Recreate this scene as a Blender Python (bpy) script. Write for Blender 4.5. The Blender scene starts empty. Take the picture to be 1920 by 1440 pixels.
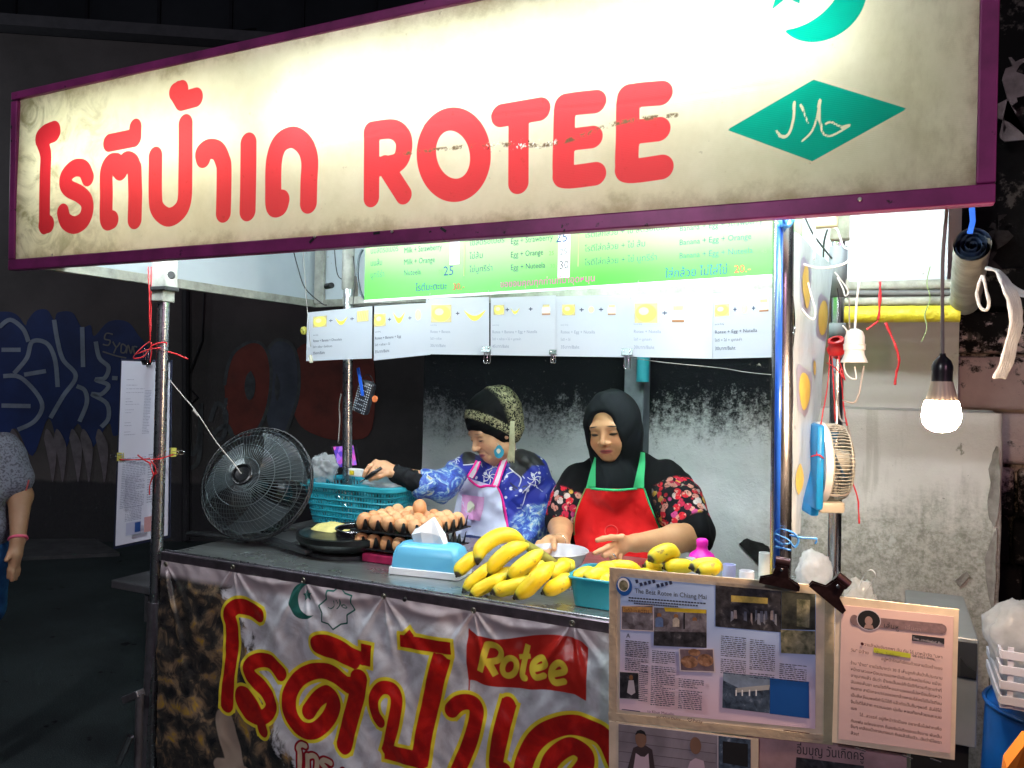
import bpy, bmesh, math, random
import numpy as np
from mathutils import Vector, Matrix, noise as mnoise
random.seed(7); np.random.seed(7)
S = bpy.context.scene
COL = S.collection
# ------------------------------------------------------------------ camera, world, light, exposure
F_PX, YAW, ROLL, CX, CY, HY = 1480.0, math.radians(25.6), math.radians(1.15), 960.0, 720.0, 715.0
H = 1.55
PITCH = math.atan((HY - CY) / F_PX)
_f = Vector((-math.sin(YAW), math.cos(YAW), 0)); _r = Vector((math.cos(YAW), math.sin(YAW), 0)); _u = Vector((0, 0, 1))
_f2 = (_f*math.cos(PITCH) + _u*math.sin(PITCH)).normalized(); _u2 = _r.cross(_f2).normalized()
CAMX = _r*math.cos(ROLL) + _u2*math.sin(ROLL); CAMY = -_r*math.sin(ROLL) + _u2*math.cos(ROLL)
CAMO = Vector((0, 0, H))
cam = bpy.data.objects.new('camera', bpy.data.cameras.new('camera')); COL.objects.link(cam)
cam.data.sensor_width = 36; cam.data.lens = F_PX/1920*36; cam.data.clip_start = .05; cam.data.clip_end = 300
cam.matrix_world = Matrix(((CAMX.x, CAMY.x, -_f2.x, 0), (CAMX.y, CAMY.y, -_f2.y, 0), (CAMX.z, CAMY.z, -_f2.z, H), (0, 0, 0, 1)))
S.camera = cam
W = bpy.data.worlds.new('World'); S.world = W; W.use_nodes = True
bg = W.node_tree.nodes['Background']; bg.inputs[0].default_value = (.55, .72, 1.0, 1); bg.inputs[1].default_value = .016
S.view_settings.view_transform = 'Standard'; S.view_settings.look = 'None'; S.view_settings.exposure = .5; S.view_settings.gamma = 1
S.cycles.max_bounces = 8; S.cycles.transmission_bounces = 8; S.cycles.transparent_max_bounces = 12
S.cycles.use_denoising = True; S.cycles.sample_clamp_indirect = 4

def ray(px, py):
    return (_f2 + CAMX*((px-CX)/F_PX) - CAMY*((py-CY)/F_PX))
def at(px, py, Y):                       # point of the plane y = Y seen at that spot
    d = ray(px, py); return CAMO + d*(Y/d.y)
def atz(px, py, z):
    d = ray(px, py); return CAMO + d*((z-H)/d.z)
def atd(px, py, dep):
    return CAMO + ray(px, py)*dep
V = Vector
# ------------------------------------------------------------------ materials
def srgb(h):
    h = h.lstrip('#'); c = [int(h[i:i+2], 16)/255 for i in (0, 2, 4)]
    return tuple((x/12.92 if x <= .04045 else ((x+.055)/1.055)**2.4) for x in c)
MATS = {}
class NT:
    def __init__(s, name):
        s.m = bpy.data.materials.new(name); s.m.use_nodes = True; s.t = s.m.node_tree; s.n = s.t.nodes
        s.b = s.n['Principled BSDF']; s.out = s.n['Material Output']
    def node(s, typ, **kw):
        n = s.n.new('ShaderNode'+typ)
        for k, v in kw.items(): setattr(n, k, v)
        return n
    def link(s, a, b): s.t.links.new(a, b)
    def setin(s, node, key, v):
        if hasattr(v, 'is_output') or isinstance(v, bpy.types.NodeSocket): s.link(v, node.inputs[key])
        else:
            if isinstance(v, tuple) and len(v) == 3 and node.inputs[key].type == 'RGBA': v = (*v, 1)
            node.inputs[key].default_value = v
    def math(s, op, a, b=0.0, c=0.0, clamp=False):
        n = s.node('Math', operation=op, use_clamp=clamp)
        s.setin(n, 0, a); s.setin(n, 1, b); s.setin(n, 2, c); return n.outputs[0]
    def mix(s, f, a, b, mode='MIX'):
        n = s.node('Mix', data_type='RGBA', blend_type=mode)
        s.setin(n, 0, f); s.setin(n, 6, a); s.setin(n, 7, b); return n.outputs[2]
    def noise(s, scale, detail=4, vec=None, rough=.6, out=0, dist=0):
        n = s.node('TexNoise'); n.inputs['Scale'].default_value = scale; n.inputs['Detail'].default_value = detail; n.inputs['Roughness'].default_value = rough
        n.inputs['Distortion'].default_value = dist
        s.link(vec if vec is not None else s.obj(), n.inputs['Vector']); return n.outputs[out]
    def voro(s, scale, vec=None, out='Distance', feature='F1', rand=1):
        n = s.node('TexVoronoi', feature=feature); n.inputs['Scale'].default_value = scale; n.inputs['Randomness'].default_value = rand
        s.link(vec if vec is not None else s.obj(), n.inputs['Vector']); return n.outputs[out]
    def obj(s):
        if not hasattr(s, '_o'): s._o = s.node('TexCoord').outputs['Object']
        return s._o
    def pos(s):
        if not hasattr(s, '_p'): s._p = s.node('NewGeometry').outputs['Position']
        return s._p
    def attr(s, name, out='Fac'):
        n = s.node('Attribute'); n.attribute_name = name; return n.outputs[out]
    def sep(s, v):
        n = s.node('SeparateXYZ'); s.link(v, n.inputs[0]); return n.outputs
    def scale(s, v, xyz):
        n = s.node('Mapping'); n.inputs['Scale'].default_value = xyz; s.link(v, n.inputs[0]); return n.outputs[0]
    def smooth(s, v, a, b):                # 0 at a, 1 at b
        n = s.node('MapRange', interpolation_type='SMOOTHSTEP'); s.setin(n, 0, v)
        n.inputs[1].default_value = min(a, b); n.inputs[2].default_value = max(a, b)
        n.inputs[3].default_value = 0 if a < b else 1; n.inputs[4].default_value = 1 if a < b else 0
        return n.outputs[0]
    def ramp(s, v, stops, const=False):
        n = s.node('ValToRGB'); e = n.color_ramp.elements
        if const: n.color_ramp.interpolation = 'CONSTANT'
        e[0].position = stops[0][0]; e[0].color = (*stops[0][1], 1); e[1].position = stops[-1][0]; e[1].color = (*stops[-1][1], 1)
        for p, c in stops[1:-1]:
            x = e.new(p); x.color = (*c, 1)
        s.setin(n, 0, v); return n.outputs[0]
    def bump(s, h, strength=.3, dist=.01):
        n = s.node('Bump'); n.inputs['Strength'].default_value = strength; n.inputs['Distance'].default_value = dist
        s.link(h, n.inputs['Height']); s.link(n.outputs[0], s.b.inputs['Normal'])
    def base(s, c): s.setin(s.b, 'Base Color', c)
    def set(s, **kw):
        for k, v in kw.items(): s.setin(s.b, k.replace('_', ' '), v)
def M(name, col, rough=.55, metal=0., var=.15, scale=12., bump=0., bscale=60., trans=0., alpha=1., spec=.5, emit=None, es=0., sheen=0., sss=0., coat=0.):
    if name in MATS: return MATS[name]
    if isinstance(col, str): col = srgb(col)
    t = NT(name)
    if var > 0:
        f = t.noise(scale, 5)
        d = tuple(c*(1-var) for c in col); l = tuple(min(1, c*(1+var*.7)) for c in col)
        t.base(t.ramp(f, [(.3, d), (.7, l)]))
        t.set(Roughness=t.math('MULTIPLY_ADD', t.noise(scale*2.3, 3), .25*rough, rough*.87))
    else:
        t.base(col); t.set(Roughness=rough)
    t.set(Metallic=metal)
    t.b.inputs['Transmission Weight'].default_value = trans
    t.b.inputs['Alpha'].default_value = alpha
    t.b.inputs['Specular IOR Level'].default_value = spec if rough < .65 else spec*.3
    t.b.inputs['Sheen Weight'].default_value = sheen
    t.b.inputs['Coat Weight'].default_value = coat
    if sss: t.b.inputs['Subsurface Weight'].default_value = sss; t.b.inputs['Subsurface Radius'].default_value = (.01, .004, .002)
    if emit: t.b.inputs['Emission Color'].default_value = (*emit, 1); t.b.inputs['Emission Strength'].default_value = es
    if bump: t.bump(t.noise(bscale, 4), bump, .004)
    MATS[name] = t.m; return t.m
def film(name, col, alpha=.3, rough=.2, transl=.4):   # thin plastic: see-through, scattering and glossy
    if name in MATS: return MATS[name]
    t = NT(name); t.base(col); t.set(Roughness=rough)
    tr = t.node('BsdfTranslucent'); tr.inputs[0].default_value = (*col, 1)
    m1 = t.node('MixShader'); m1.inputs[0].default_value = transl; t.link(t.b.outputs[0], m1.inputs[1]); t.link(tr.outputs[0], m1.inputs[2])
    tp = t.node('BsdfTransparent'); m2 = t.node('MixShader')
    t.link(t.math('MULTIPLY_ADD', t.noise(14, 4), alpha*.8, alpha*.6), m2.inputs[0])
    t.link(tp.outputs[0], m2.inputs[1]); t.link(m1.outputs[0], m2.inputs[2]); t.link(m2.outputs[0], t.out.inputs[0])
    t.bump(t.noise(30, 3), .6, .01)
    MATS[name] = t.m; return t.m
# ------------------------------------------------------------------ mesh building
def props(o, label=None, cat=None, group=None, kind=None):
    if label: o['label'] = label
    if cat: o['category'] = cat
    if group: o['group'] = group
    if kind: o['kind'] = kind
    return o
def thing(name, label, cat, loc=(0, 0, 0), group=None):
    o = bpy.data.objects.new(name, None); COL.objects.link(o); o.location = loc; o.empty_display_size = .05
    return props(o, label, cat, group)
def frame_of(d):
    d = d.normalized(); a = V((0, 0, 1)) if abs(d.z) < .9 else V((1, 0, 0))
    x = d.cross(a).normalized(); return x, x.cross(d).normalized()
class MB:
    def __init__(s): s.v = []; s.f = []; s.mi = []; s.m = 0
    def add(s, vs, fs):
        n = len(s.v); s.v += [tuple(v) for v in vs]; s.f += [tuple(i+n for i in f) for f in fs]; s.mi += [s.m]*len(fs); return s
    def mat(s, i): s.m = i; return s
    def box(s, c, size, rot=None, bev=0):
        c = V(c); hx, hy, hz = size[0]/2, size[1]/2, size[2]/2
        R = rot if rot is not None else Matrix.Identity(3)
        if bev <= 0:
            vs = [c + R @ V((x*hx, y*hy, z*hz)) for x in (-1, 1) for y in (-1, 1) for z in (-1, 1)]
            return s.add(vs, [(0, 1, 3, 2), (4, 6, 7, 5), (0, 4, 5, 1), (2, 3, 7, 6), (0, 2, 6, 4), (1, 5, 7, 3)])
        b = min(bev, hx*.9, hy*.9, hz*.9); bm = bmesh.new(); bmesh.ops.create_cube(bm, size=1)
        for v in bm.verts: v.co = V((v.co.x*2*hx, v.co.y*2*hy, v.co.z*2*hz))
        bmesh.ops.bevel(bm, geom=bm.edges[:], offset=b, segments=2, affect='EDGES', profile=.5)
        bm.verts.index_update(); vs = [c + R @ v.co for v in bm.verts]; fs = [[v.index for v in f.verts] for f in bm.faces]; bm.free()
        return s.add(vs, fs)
    def tube(s, pts, r, n=8, cap=True, flat=None):
        pts = [V(p) for p in pts]
        rs = r if isinstance(r, (list, tuple)) else [r]*len(pts)
        vs = []; x = None
        for i, p in enumerate(pts):
            d = (pts[min(i+1, len(pts)-1)] - pts[max(i-1, 0)])
            if d.length < 1e-9: d = V((0, 0, 1))
            d.normalize()
            if x is None: x, y = frame_of(d)
            else:
                x = (x - d*x.dot(d)); x = x.normalized() if x.length > 1e-6 else frame_of(d)[0]; y = x.cross(d).normalized()
            fl = flat if flat else 1
            for k in range(n):
                a = 2*math.pi*k/n; vs.append(p + x*(rs[i]*math.cos(a)) + y*(rs[i]*fl*math.sin(a)))
        fs = [(i*n+k, i*n+(k+1) % n, (i+1)*n+(k+1) % n, (i+1)*n+k) for i in range(len(pts)-1) for k in range(n)]
        if cap: fs += [tuple(range(n-1, -1, -1)), tuple(range((len(pts)-1)*n, len(pts)*n))]
        return s.add(vs, fs)
    def ring(s, c, ax, R, r, n=40, m=6, a0=0, a1=2*math.pi, ex=None):
        x, y = frame_of(V(ax)) if ex is None else ex
        pts = [V(c) + x*(R*math.cos(a)) + y*(R*math.sin(a)) for a in [a0+(a1-a0)*i/n for i in range(n+1)]]
        return s.tube(pts, r, m, cap=False)
    def lathe(s, c, prof, n=24, ax=(0, 0, 1), sx=1, sy=1, cap=True):
        ax = V(ax).normalized(); x, y = frame_of(ax); c = V(c); vs = []
        for (r, h) in prof:
            for k in range(n):
                a = 2*math.pi*k/n; vs.append(c + ax*h + x*(r*sx*math.cos(a)) + y*(r*sy*math.sin(a)))
        fs = [(i*n+k, (i+1)*n+k, (i+1)*n+(k+1) % n, i*n+(k+1) % n) for i in range(len(prof)-1) for k in range(n)]
        if cap:
            if prof[0][0] > 1e-5: fs.append(tuple(range(n)))
            if prof[-1][0] > 1e-5: fs.append(tuple(range(len(prof)*n-1, (len(prof)-1)*n-1, -1)))
        return s.add(vs, fs)
    def quad(s, a, b, c, d, nx=1, ny=1, fn=None):     # a b c d round the quad; fn(p,u,v)->p
        a, b, c, d = V(a), V(b), V(c), V(d); vs = []
        for j in range(ny+1):
            for i in range(nx+1):
                u, v = i/nx, j/ny; p = (a*(1-u)+b*u)*(1-v) + (d*(1-u)+c*u)*v
                vs.append(fn(p, u, v) if fn else p)
        fs = [(j*(nx+1)+i, j*(nx+1)+i+1, (j+1)*(nx+1)+i+1, (j+1)*(nx+1)+i) for j in range(ny) for i in range(nx)]
        return s.add(vs, fs)
    def ribbon(s, pts, w, side=None, th=.0006):       # flat tape of width w, with thickness
        pts = [V(p) for p in pts]; ws = w if isinstance(w, (list, tuple)) else [w]*len(pts); vs = []
        for i, p in enumerate(pts):
            d = (pts[min(i+1, len(pts)-1)] - pts[max(i-1, 0)]).normalized()
            sd = V(side) if side is not None else d.cross(V((0, 1, 0)))
            sd = (sd - d*sd.dot(d)).normalized(); nn = sd.cross(d)
            vs += [p-sd*ws[i]/2-nn*th/2, p+sd*ws[i]/2-nn*th/2, p+sd*ws[i]/2+nn*th/2, p-sd*ws[i]/2+nn*th/2]
        fs = [(i*4+k, i*4+(k+1) % 4, i*4+4+(k+1) % 4, i*4+4+k) for i in range(len(pts)-1) for k in range(4)]
        fs += [(3, 2, 1, 0), tuple(len(vs)-4+k for k in range(4))]
        return s.add(vs, fs)
    def build(s, name, mats, parent=None, smooth=False, world=True, angle=None):
        me = bpy.data.meshes.new(name); me.from_pydata(s.v, [], s.f)
        if not isinstance(mats, (list, tuple)): mats = [mats]
        for m in mats: me.materials.append(m)
        if len(mats) > 1: me.polygons.foreach_set('material_index', s.mi)
        if smooth:
            me.polygons.foreach_set('use_smooth', [True]*len(s.f))
            if angle:
                me.set_sharp_from_angle(angle=math.radians(angle))
        me.update()
        o = bpy.data.objects.new(name, me); COL.objects.link(o)
        if parent is not None:
            o.parent = parent
            if world: o.matrix_parent_inverse = wmat(parent).inverted()
        return o
def wmat(o):
    m = o.matrix_basis.copy()
    if o.parent: m = wmat(o.parent) @ o.matrix_parent_inverse @ m
    return m
def copy_tree(o, parent=None):
    c = o.copy(); COL.objects.link(c)
    if parent: c.parent = parent
    for ch in [x for x in o.children]: copy_tree(ch, c)
    return c
def top(o, label, cat, group=None, kind=None): return props(o, label, cat, group, kind)
def struct(o): o['kind'] = 'structure'; return o
def spline(pts, n=8):                    # catmull-rom
    pts = [V(p) for p in pts]; q = [pts[0]] + pts + [pts[-1]]; out = []
    for i in range(1, len(q)-2):
        for k in range(n):
            t = k/n; a, b, c, d = q[i-1], q[i], q[i+1], q[i+2]
            out.append(.5*((2*b) + (c-a)*t + (2*a-5*b+4*c-d)*t*t + (3*b-a-3*c+d)*t*t*t))
    out.append(pts[-1]); return out
# ------------------------------------------------------------------ 2-D signed distances (metres) for printed shapes
def sp2(pts, n=6):
    return [(p.x, p.y) for p in spline([V((x, y, 0)) for x, y in pts], n)]
def sd_stroke(P, pts, r, flat=False):
    d = np.full(P.shape[:-1], 9.0, np.float32); n = len(pts)
    lo = np.array(pts).min(0)-r-.06; hi = np.array(pts).max(0)+r+.06
    msk = ((P > lo) & (P < hi)).all(-1); Q = P[msk]; dd = np.full(len(Q), 9.0, np.float32)
    for i in range(n-1):
        a = np.array(pts[i]); b = np.array(pts[i+1]); ab = b-a; L = math.hypot(*ab)
        if L < 1e-7: continue
        e = ab/L; w = Q-a; t = w@e; s = np.abs(w@np.array((-e[1], e[0])))
        lo_ = 0 if (flat and i == 0) else None; hi_ = L if (flat and i == n-2) else None
        x = np.maximum(-t, t-L)
        cap = np.hypot(np.maximum(x, 0), s) - r
        box = np.maximum(x, s-r)
        if flat and (i == 0 or i == n-2):
            first = t < L/2
            useflat = (first & (i == 0)) | (~first & (i == n-2))
            cap = np.where(useflat, box, cap)
        dd = np.minimum(dd, cap)
    d[msk] = dd; return d
def sd_poly(P, pts):
    n = len(pts); d = np.full(P.shape[:-1], 1e9); ins = np.zeros(P.shape[:-1], bool)
    for i in range(n):
        a = np.array(pts[i]); b = np.array(pts[(i+1) % n]); ab = b-a; w = P-a
        t = np.clip((w@ab)/(ab@ab), 0, 1); d = np.minimum(d, np.hypot(*np.moveaxis(w-t[..., None]*ab, -1, 0)))
        c = ((a[1] > P[..., 1]) != (b[1] > P[..., 1]))
        with np.errstate(divide='ignore', invalid='ignore'):
            xx = (b[0]-a[0])*(P[..., 1]-a[1])/((b[1]-a[1]) if b[1] != a[1] else 1e-9)+a[0]
        ins ^= c & (P[..., 0] < xx)
    return np.where(ins, -d, d).astype(np.float32)
def circ3(a, b, c):
    A = np.array([[b[0]-a[0], b[1]-a[1]], [c[0]-a[0], c[1]-a[1]]])*2
    B = np.array([b[0]**2+b[1]**2-a[0]**2-a[1]**2, c[0]**2+c[1]**2-a[0]**2-a[1]**2]); o = np.linalg.solve(A, B)
    return o, math.hypot(o[0]-a[0], o[1]-a[1])
def set_attr(o, name, arr):
    a = o.data.attributes.new(name, 'FLOAT', 'POINT'); a.data.foreach_set('value', np.asarray(arr, np.float32).ravel())
def grid_obj(name, X, Z, Y, mat, parent=None, smooth=True):     # X,Z 2-D arrays, Y array
    ny, nx = X.shape; me = bpy.data.meshes.new(name)
    co = np.stack([X, Y, Z], -1).reshape(-1, 3)
    i = np.arange(nx-1); j = np.arange(ny-1)[:, None]*nx
    f = np.stack([j+i, j+i+1, j+nx+i+1, j+nx+i], -1).reshape(-1, 4)
    me.vertices.add(len(co)); me.vertices.foreach_set('co', co.ravel().astype(np.float32))
    me.loops.add(f.size); me.loops.foreach_set('vertex_index', f.ravel().astype(np.int32))
    me.polygons.add(len(f)); me.polygons.foreach_set('loop_start', np.arange(0, f.size, 4, dtype=np.int32)); me.polygons.foreach_set('loop_total', np.full(len(f), 4, np.int32))
    me.update(calc_edges=True); me.materials.append(mat)
    if smooth: me.polygons.foreach_set('use_smooth', [True]*len(f))
    o = bpy.data.objects.new(name, me); COL.objects.link(o)
    if parent is not None: o.parent = parent; o.matrix_parent_inverse = wmat(parent).inverted()
    return o
# ------------------------------------------------------------------ lettering as flat meshes lying on a sheet
_txt = {}
def text_geo(s, ls=1.0):
    k = (s, ls)
    if k not in _txt:
        c = bpy.data.curves.new('t', 'FONT'); c.body = s; c.resolution_u = 2; c.space_character = ls
        o = bpy.data.objects.new('t', c); COL.objects.link(o)
        dg = bpy.context.evaluated_depsgraph_get(); m = bpy.data.meshes.new_from_object(o.evaluated_get(dg))
        vs = [(v.co.x, v.co.y) for v in m.vertices]; fs = [tuple(p.vertices) for p in m.polygons]
        bpy.data.objects.remove(o); bpy.data.curves.remove(c); bpy.data.meshes.remove(m)
        _txt[k] = (vs, fs)
    return _txt[k]
class Sheet:
    """a flat sheet with corners a(top left) b(top right) c(bottom right) d(bottom left); prints lie on it"""
    def __init__(s, a, b, c, d):
        s.q = [V(a), V(b), V(c), V(d)]; s.n = ((s.q[1]-s.q[0]).cross(s.q[3]-s.q[0])).normalized()
        if s.n.y > 0: s.n = -s.n
        s.mb = MB(); s.mats = []; s.k = 0
        s.w = (s.q[1]-s.q[0]).length; s.h = (s.q[3]-s.q[0]).length
    def p(s, u, v, off=0.0):
        a, b, c, d = s.q; return (a*(1-u)+b*u)*(1-v)+(d*(1-u)+c*u)*v + s.n*off
    def mi(s, m):
        if m not in s.mats: s.mats.append(m)
        s.mb.mat(s.mats.index(m))
    def poly(s, pts, m, lift=None):
        s.k += 1; off = .0006+.00004*s.k if lift is None else lift; s.mi(m)
        s.mb.add([s.p(u, v, off) for u, v in pts], [tuple(range(len(pts)))])
    def rect(s, u0, v0, u1, v1, m): s.poly([(u0, v0), (u1, v0), (u1, v1), (u0, v1)], m)
    def text(s, u, v, txt, h, m, maxw=None, ls=1.0, slope=0, bold=0, sx=1.0):
        """baseline starts at u,v; h = cap height as a fraction of the sheet height"""
        vs, fs = text_geo(txt, ls)
        if not vs: return
        k = h/.72; kx = k*s.h/s.w*sx
        W_ = max(x for x, y in vs)*kx
        if maxw and W_ > maxw: kx *= maxw/W_
        s.k += 1; off = .0006+.00004*s.k; s.mi(m)
        s.mb.add([s.p(u+x*kx, v-y*k+slope*x*kx, off) for x, y in vs], fs)
    def line(s, pts, w, m):
        s.k += 1; off = .0006+.00004*s.k; s.mi(m); w2 = w/2
        P = [s.p(u, v, off) for u, v in pts]; vs = []
        for i in range(len(P)):
            d = (P[min(i+1, len(P)-1)]-P[max(i-1, 0)]).normalized(); sd = s.n.cross(d)*w2; vs += [P[i]-sd, P[i]+sd]
        s.mb.add(vs, [(2*i, 2*i+1, 2*i+3, 2*i+2) for i in range(len(P)-1)])
    def ell(s, u, v, ru, rv, m, n=20, a0=0):
        s.poly([(u+ru*math.cos(2*math.pi*i/n), v+rv*math.sin(2*math.pi*i/n)) for i in range(n)], m)
    def greek(s, u0, v0, u1, v1, lh, m, rnd, indent=0):       # unreadably small columns of type
        v = v0
        while v < v1:
            e = u1-(0 if rnd.random() < .8 else (u1-u0)*rnd.random()*.5); u = u0
            while u < e:
                w = (u1-u0)*rnd.uniform(.06, .2); uu = min(u+w, e)
                a = rnd.uniform(.25, .4)*lh
                s.poly([(u, v), (u+(uu-u)*.3, v-a*.3), (uu, v), (uu, v+a), (u+(uu-u)*.6, v+a*1.3), (u, v+a)], m); u = uu+(u1-u0)*.022
            v += lh
    def build(s, name, parent):
        if s.mb.v: return s.mb.build(name, s.mats, parent)
def sheet_body(sh, mat, name, parent=None, th=.0008, nx=6, ny=6, fn=None):
    mb = MB(); a, b, c, d = sh.q; n = sh.n
    mb.quad(a, b, c, d, nx, ny, fn); mb.quad(*[p-n*th for p in (a, b, c, d)], nx, ny, fn)
    e = [a, b, c, d]
    for i in range(4): mb.add([e[i], e[(i+1) % 4], e[(i+1) % 4]-n*th, e[i]-n*th], [(0, 1, 2, 3)])
    return mb.build(name, mat, parent)
# ------------------------------------------------------------------ the setting
t = NT('asphalt')
n1 = t.noise(220, 3); n2 = t.noise(1.6, 5); v = t.voro(140)
c = t.mix(t.smooth(n1, .45, .75), (.038, .052, .055), (.12, .14, .14)); c = t.mix(t.smooth(n2, .35, .7), t.mix(.45, c, (.02, .022, .024)), c)
c = t.mix(t.smooth(t.noise(5.5, 3), .66, .7), c, (.012, .012, .014))
t.base(c); t.set(Roughness=.85); t.bump(n1, .5, .006); t.set(Specular_IOR_Level=.12); ASPH = t.m
mb = MB(); mb.quad((-40, -30, 0), (40, -30, 0), (40, 50, 0), (-40, 50, 0), 20, 20)
struct(mb.build('ground', ASPH))
# paved slab by the far wall
gm = M('old_concrete', (.10, .10, .105), .85, var=.3, scale=5, bump=.5)
a_, b_, c_, d_ = atz(-200, 1062, 0), atz(225, 1043, 0), atz(150, 1000, 0), atz(-250, 1000, 0)
mb = MB(); mb.add([a_+V((0, 0, .03)), b_+V((0, 0, .03)), c_+V((0, 0, .03)), d_+V((0, 0, .03)), a_, b_, c_, d_], [(0, 1, 2, 3), (0, 4, 5, 1), (1, 5, 6, 2), (2, 6, 7, 3), (3, 7, 4, 0)])
struct(mb.build('pavement', gm))

# far graffiti wall across the lane -------------------------------------------------
fw = thing('graffiti_wall', 'long dim rendered wall across the lane covered in blue and red graffiti', 'wall')
A0 = _f*6.6 - _r*9; B0 = _f*8.2 + _r*4; A0.z = B0.z = 0
DW = (B0-A0).normalized(); NW = DW.cross(V((0, 0, 1)))
if NW.dot(_f) > 0: NW = -NW
def onwall(px, py, off=0.0):
    d = ray(px, py); k = (A0-CAMO).dot(NW)/d.dot(NW); return CAMO + d*k + NW*off
t = NT('dim_render')
z = t.sep(t.pos())[2]; f = t.noise(1.3, 6)
c = t.ramp(f, [(.3, (.085, .08, .08)), (.7, (.14, .13, .13))])
c = t.mix(t.smooth(t.math('ADD', z, t.math('MULTIPLY', t.noise(3, 4), .1)), .62, .58), c, (.05, .05, .055))
t.base(c); t.set(Roughness=.9); t.bump(t.noise(30, 4), .4, .01); t.set(Specular_IOR_Level=.12); RENDER = t.m
mb = MB(); mb.add([A0, B0, B0+V((0, 0, 4.6)), A0+V((0, 0, 4.6))]+[p - NW*.25 for p in (A0, B0, B0+V((0, 0, 4.6)), A0+V((0, 0, 4.6)))],
                  [(0, 1, 2, 3), (7, 6, 5, 4), (3, 2, 6, 7), (0, 3, 7, 4), (1, 5, 6, 2)])
mb.build('wall_face', RENDER, fw)
mb = MB(); mb.box((A0+B0)/2 + V((0, 0, 4.66)), ((B0-A0).length, .34, .1), Matrix((DW, NW.cross(V((0,0,1))).normalized() if False else V((0,0,1)).cross(DW), V((0,0,1)))).transposed())
mb.build('coping', M('coping', (.09, .09, .1), .8), fw)
NAVY = M('navy_paint', (.012, .035, .16), .6, var=.35, scale=3); PALE = M('pale_outline', (.26, .32, .42), .6, var=.3, scale=6)
REDP = M('dull_red_paint', (.26, .04, .025), .6, var=.4, scale=4); SLATE = M('slate_paint', (.09, .11, .16), .6, var=.3, scale=4)
BLKP = M('black_paint', (.01, .01, .012), .6, var=.2); TAGP = M('grey_tag_paint', (.2, .2, .21), .6)
kk = [0]
def graf_poly(pts, mat, sm=True):
    kk[0] += 1
    if sm: pts = [(p.x, p.y) for p in spline([V((x, y, 0)) for x, y in pts+[pts[0]]], 5)][:-1]
    return [onwall(x, y, .004+.0006*kk[0]) for x, y in pts]
def graf_fill(mb, pts, mat, sm=True):
    P = graf_poly(pts, mat, sm); mb.add(P, [tuple(range(len(P)))])
def graf_line(mb, pts, w, sm=True):
    kk[0] += 1
    if sm: pts = sp2(pts, 6)
    P = [onwall(x, y, .004+.0006*kk[0]) for x, y in pts]; vs = []
    for i in range(len(P)):
        d = (P[min(i+1, len(P)-1)]-P[max(i-1, 0)]).normalized(); sd = NW.cross(d)*w/2; vs += [P[i]-sd, P[i]+sd]
    mb.add(vs, [(2*i, 2*i+1, 2*i+3, 2*i+2) for i in range(len(P)-1)])
k4 = lambda L: [(x*.3403, 450+y*.3403) for x, y in L]
mb = MB()
graf_fill(mb, k4([(-300, 420), (0, 395), (90, 410), (140, 470), (155, 440), (200, 390), (260, 385), (300, 440), (320, 400), (400, 400), (450, 480), (500, 470), (520, 530), (600, 450), (700, 450), (760, 520), (830, 640), (800, 900), (640, 1080), (600, 1010), (500, 1150), (430, 1010), (340, 1180), (270, 980), (180, 1190), (90, 1040), (0, 1090), (-300, 1090)]), NAVY)
mb.build('blue_graffiti', NAVY, fw)
mb = MB()
for pts in ([(10, 605), (115, 605)], [(10, 912), (170, 915)], [(135, 742), (255, 722)], [(80, 735), (150, 650), (180, 560), (260, 570), (305, 660), (320, 810)],
            [(20, 750), (110, 755), (200, 840), (235, 920), (190, 1000), (100, 1045)], [(300, 440), (320, 560), (350, 660), (420, 750), (350, 860), (280, 980)],
            [(455, 480), (460, 700)], [(425, 805), (470, 830), (480, 900), (440, 1000)], [(530, 560), (550, 650), (600, 700), (580, 760), (530, 770), (600, 800), (560, 850), (510, 850), (590, 900), (600, 980), (560, 1030)],
            [(620, 760), (650, 762)], [(0, 480), (60, 440), (130, 490), (160, 560)]):
    graf_line(mb, k4(pts), .038)
mb.build('pale_outline', PALE, fw)
mb = MB()
for x in (100, 290, 345, 430, 490, 575):
    graf_fill(mb, k4([(x-45, 1090), (x-30, 1040), (x, 1075), (x+25, 1150), (x+12, 1300), (x, 1330), (x-12, 1250)]), PALE)
mb.build('paint_drips', M('drip_paint', (.20, .18, .2), .7, var=.3), fw)
mb = MB()
for pts in ([(625, 520), (590, 515), (580, 545), (610, 555), (600, 580), (570, 575)], [(625, 560), (645, 590), (665, 565)], [(645, 590), (630, 625)], [(670, 620), (675, 575), (700, 590), (690, 620), (670, 620)],
            [(700, 625), (710, 580), (725, 625), (735, 585)], [(745, 630), (740, 590), (760, 590)], [(570, 615), (650, 640), (700, 650)]):
    graf_line(mb, k4(pts), .013)
mb.build('name_tag', TAGP, fw)
k5 = k4
mb = MB(); graf_fill(mb, k4([(1240, 800), (1260, 700), (1300, 620), (1380, 565), (1450, 590), (1490, 700), (1480, 880), (1440, 1010), (1380, 1080), (1290, 1070), (1250, 960)]), REDP)
graf_fill(mb, k4([(1640, 600), (1700, 570), (1900, 600), (2050, 620), (2050, 1040), (1900, 1100), (1760, 1080), (1640, 1000), (1600, 800)]), REDP)
mb.build('red_graffiti', REDP, fw)
mb = MB(); graf_fill(mb, k4([(1480, 600), (1530, 555), (1600, 580), (1640, 680), (1640, 850), (1600, 1000), (1540, 1080), (1480, 1020), (1475, 880), (1500, 760)]), SLATE)
mb.build('slate_graffiti', SLATE, fw)
mb = MB()
graf_line(mb, k4([(1240, 800), (1260, 690), (1300, 610), (1390, 560), (1460, 590), (1495, 700), (1485, 880), (1440, 1015), (1380, 1085), (1290, 1080), (1240, 980), (1250, 870)]), .03)
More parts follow.
